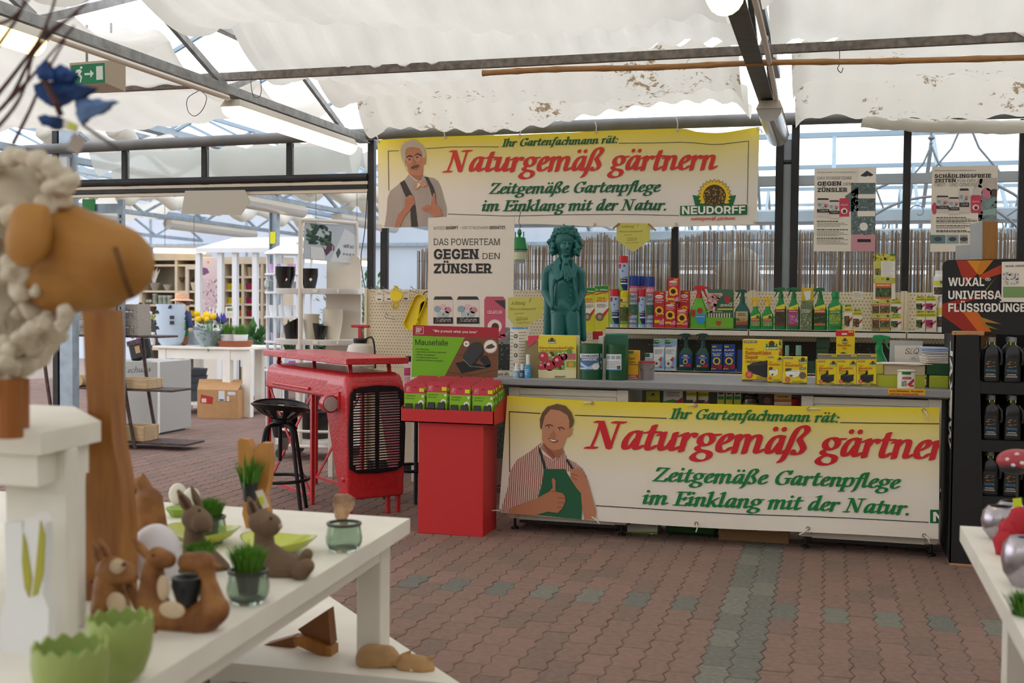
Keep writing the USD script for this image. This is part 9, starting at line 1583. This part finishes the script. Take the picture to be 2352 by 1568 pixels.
# lily-of-the-valley sprig
lv = thing('white_sprig', 'white bell-flower sprig beside the tall wooden post', 'flower', Pz(300, 1250, ZT)); p_ = Pz(300, 1250, ZT); rg = random.Random(2)
part(lv, 'stem', tube(spline([(0, 0, 0), (-.01, 0, .1), (-.02, 0, .19)], 5), .004, 6), LEAF[0]); [part(lv, 'bell', mv(trimesh.creation.icosphere(subdivisions=1, radius=.012), (-.02+.01*math.sin(k*2), -.012, .07+k*.018)), mat('cream_bell', 'd8d6c0', .7)) for k in range(7)]; [part(lv, 'leaf', m_, LEAF[3], smooth=False) for m_ in leaves(4, .02, .02, .03, .09, 3)]
# ---- twigs with a blue butterfly
TW = mat('red_twig', '4a2a26', .7, var=.2, vs=20); tw = thing('twig_bundle', 'dark red bare twigs hanging into the upper left corner', 'twigs', Py(60, 150, 1.9)); rg = random.Random(14)
for P_, r in (((-40, 260), (40, 160), (90, 90), (120, 20), (135, -40)), ((-60, 300), (20, 230), (80, 120), (160, 40), (230, -20)), ((30, 330), (70, 250), (100, 180), (150, 90)), ((-30, 140), (20, 70), (50, 20), (60, -40)), ((-40, 330), (30, 250), (60, 190), (75, 130), (110, 60)), ((90, 90), (130, 60), (180, 30)), ((20, 230), (60, 190), (95, 150), (170, 60)), ((-20, 60), (30, 40), (80, -20))) and [(p_, 0) for p_ in ([(-40, 260), (40, 160), (90, 90), (120, 20), (135, -40)], [(-60, 300), (20, 230), (80, 120), (160, 40), (230, -20)], [(30, 330), (70, 250), (100, 180), (150, 90)], [(-30, 140), (20, 70), (50, 20), (60, -40)], [(-40, 330), (30, 250), (60, 190), (75, 130), (110, 60)], [(90, 90), (130, 60), (180, 30)], [(20, 230), (60, 190), (95, 150), (170, 60)], [(-20, 60), (30, 40), (80, -20)])]:
    pts = spline([Py(u, v, 1.9+rg.uniform(-.08, .08)) for u, v in P_], 5); part(tw, 'twig', tube(pts, np.linspace(.0045, .0022, len(pts)), 6), TW, world=True)
BF = mat('blue_feather', '1f4a8c', .7, mix2='14305c', vs=30); BL = mat('pale_blue_wing', '6484b4', .6); bf = thing('butterfly_clip', 'blue feathered butterfly with a price tag clipped to the twigs', 'butterfly', Py(150, 220, 1.86))
def wing(nm, P, d, m): q = [Py(u, v, 1.86+d) for u, v in P]; o_ = np.mean(q, 0); part(bf, nm, disp(Manifold.hull_points([tuple(x) for x in np.vstack([np.array(q)+(0, .006, 0), np.array(q)-(0, .006, 0), [o_+(0, .014, 0), o_-(0, .014, 0)]])]).refine_to_length(.008), .006, 120), m, world=True)
for P_, d, m in (([(88, 155), (105, 140), (125, 160), (128, 185), (92, 185)], -.02, BF), ([(125, 160), (145, 150), (178, 172), (165, 190), (125, 188)], -.01, BF), ([(80, 195), (130, 185), (178, 192), (224, 202), (200, 218), (150, 240), (122, 246), (90, 225)], .0, BF), ([(176, 222), (205, 232), (238, 240), (270, 234), (235, 258), (190, 282), (180, 270)], .01, BL), ([(90, 268), (110, 264), (142, 272), (144, 295), (122, 297), (96, 285)], .01, BF)): wing('wing', P_, d, m)
part(bf, 'body', tube([Py(100, 180, 1.84), Py(130, 240, 1.83), Py(140, 265, 1.84)], .006, 8), TW, world=True); part(bf, 'price_tag', slab([(146, 272), (180, 286), (176, 305), (145, 296)], 1.845, .002), PAPER, world=True); part(bf, 'tag_sticker', slab([(156, 280), (174, 287), (172, 298), (157, 294)], 1.843, .001), mat('lime_sticker'), world=True)
part(bf, 'barcode_tag', slab([(168, 305), (198, 318), (180, 356), (152, 342)], 1.86, .002), mat('tag_grey', 'b0a49c', .7), world=True); part(bf, 'clip_wire', tube([Py(188, 285, 1.86), Py(230, 315, 1.86), Py(275, 344, 1.88)], .003, 6), mat('wire'), world=True)
# ---- right-hand white table
A3 = Pz(2205, 1207, ZT); d3 = Pz(2352, 1466, ZT)-A3; d3 /= np.linalg.norm(d3)
poly_top('display_table', 'white wooden table at the right edge with silver vases', [tuple(A3[:2])+(0,), (A3[0]+1.3, A3[1]+.02, 0), (A3[0]+1.3, A3[1]-1.9, 0), tuple((A3+d3*1.95)[:2])+(0,)], ZT, .05, legs=[(A3[0]+.13, A3[1]-.42, 0, .09), (A3[0]+1.2, A3[1]-.1, 0, .085), (A3[0]+1.2, A3[1]-1.8, 0, .085)], apron=(.07, .07))
SILV = mat('mercury_silver', 'b0a9b0', .22, .85, var=.25, vs=18)
def vase(label, u, v, w, h, m=SILV, op=.55):
    q = Pz(u, v, ZT); k = float((q-CC)@fw)/F; r, hh = w/2*k, h*k
    return solo('silver_vase', lathe([(0, 0), (r*.5, 0), (r*.9, hh*.28), (r, hh*.55), (r*.9, hh*.85), (r*.66, hh), (r*op, hh), (r*.8, hh*.83), (r*.92, hh*.55), (0, .02)], 32), m, label, 'vase', tuple(q), smooth=50)
vase('squat silver glass vase at the far end of the right table', 2297, 1238, 84, 76); vase('second silver vase half hidden behind the squat one', 2318, 1210, 62, 60); vase('round mottled silver ball vase at the right edge', 2350, 1345, 98, 112, op=.3)
rs_ = thing('red_flower', 'red cloth blossoms lying between the silver vases', 'flower', Pz(2348, 1275, ZT)); rg = random.Random(3); k3 = Pz(2348, 1275, ZT)
for k in range(7): part(rs_, 'petal', disp(mv(trimesh.creation.icosphere(subdivisions=2, radius=.035), (-.05+.02*k, .02*rg.uniform(-1, 1), .035+.035*(k % 3)), s=(1, .8, 1.2)), .01, 50, k), mat('red_petal', 'b01c2c', .6))
lady = thing('ladybird_stick', 'red ladybird ornament with white dots on a thin stick', 'ladybird', Pz(2338, 1240, ZT)); Yl = LOC[lady][1]; q = Py(2338, 1058, Yl); k = float((q-CC)@fw)/F
part(lady, 'shell', mv(trimesh.creation.icosphere(subdivisions=3, radius=1), q, s=(46*k, 34*k, 27*k)), mat('ladybird_red', 'a83a44', .4), world=True, smooth=True); part(lady, 'belly', mv(trimesh.creation.icosphere(subdivisions=2, radius=1), q+(-8*k, -.004, -14*k), s=(34*k, 30*k, 18*k)), mat('ladybird_black', '2a2426', .6), world=True, smooth=True)
for du, dv in ((-26, -6), (-6, -18), (18, -16), (4, 0), (30, -4), (-14, 6)): x_, z_ = du*k, -dv*k; y_ = -34*k*math.sqrt(max(0, 1-(du/46)**2-(dv/27)**2)); part(lady, 'white_dot', mv(trimesh.creation.icosphere(subdivisions=1, radius=1), q+(x_, y_, z_), s=(5*k, 2*k, 4*k)), WHITE, world=True)
part(lady, 'stick', tube([q-(0, 0, .02), (q[0], q[1], ZT)], .003, 6), mat('wire'), world=True); part(lady, 'tag', slab([(2326, 1145), (2346, 1143), (2348, 1162), (2328, 1165)], Yl-.03, .002), mat('lime_sticker'), world=True)
gg_ = thing('green_tuft', 'dark green artificial tuft at the right edge of the right table', 'grass tuft', Pz(2356, 1412, ZT)); part(gg_, 'grass', grass(160, .03, .06, .07, 7, .003), GRS[1], smooth=False, kind='stuff'); part(gg_, 'base', lathe([(0, 0), (.03, 0), (.03, .008), (0, .008)], 12), mat('dark_pot'))

Yq = 7.06; t = thing('wooden_batten', 'upright brown wooden batten rising behind the black header card', 'wooden batten', Py(2275, 800, Yq)); g = slab([(2258, 508), (2292, 508), (2291, 700), (2258, 700)], Yq, .02); g.vertices[:, 2] = np.where(g.vertices[:, 2] < 1.6, 1.0, g.vertices[:, 2]); part(t, 'batten', g, mat('batten_wood', '9a6a34', .6, var=.15, vs=8, stretch=(6, 6, 1)), world=True)
part(t, 'plastic_sheet', slab([(2228, 515), (2257, 508), (2257, 640), (2228, 640)], Yq+.005, .003), mat('milky_sheet', 'c9cdd0', .3, trans=.5), world=True); part(t, 'plastic_sheet', slab([(2195, 564), (2228, 562), (2228, 640), (2195, 640)], Yq+.012, .003), mat('milky_sheet'), world=True)
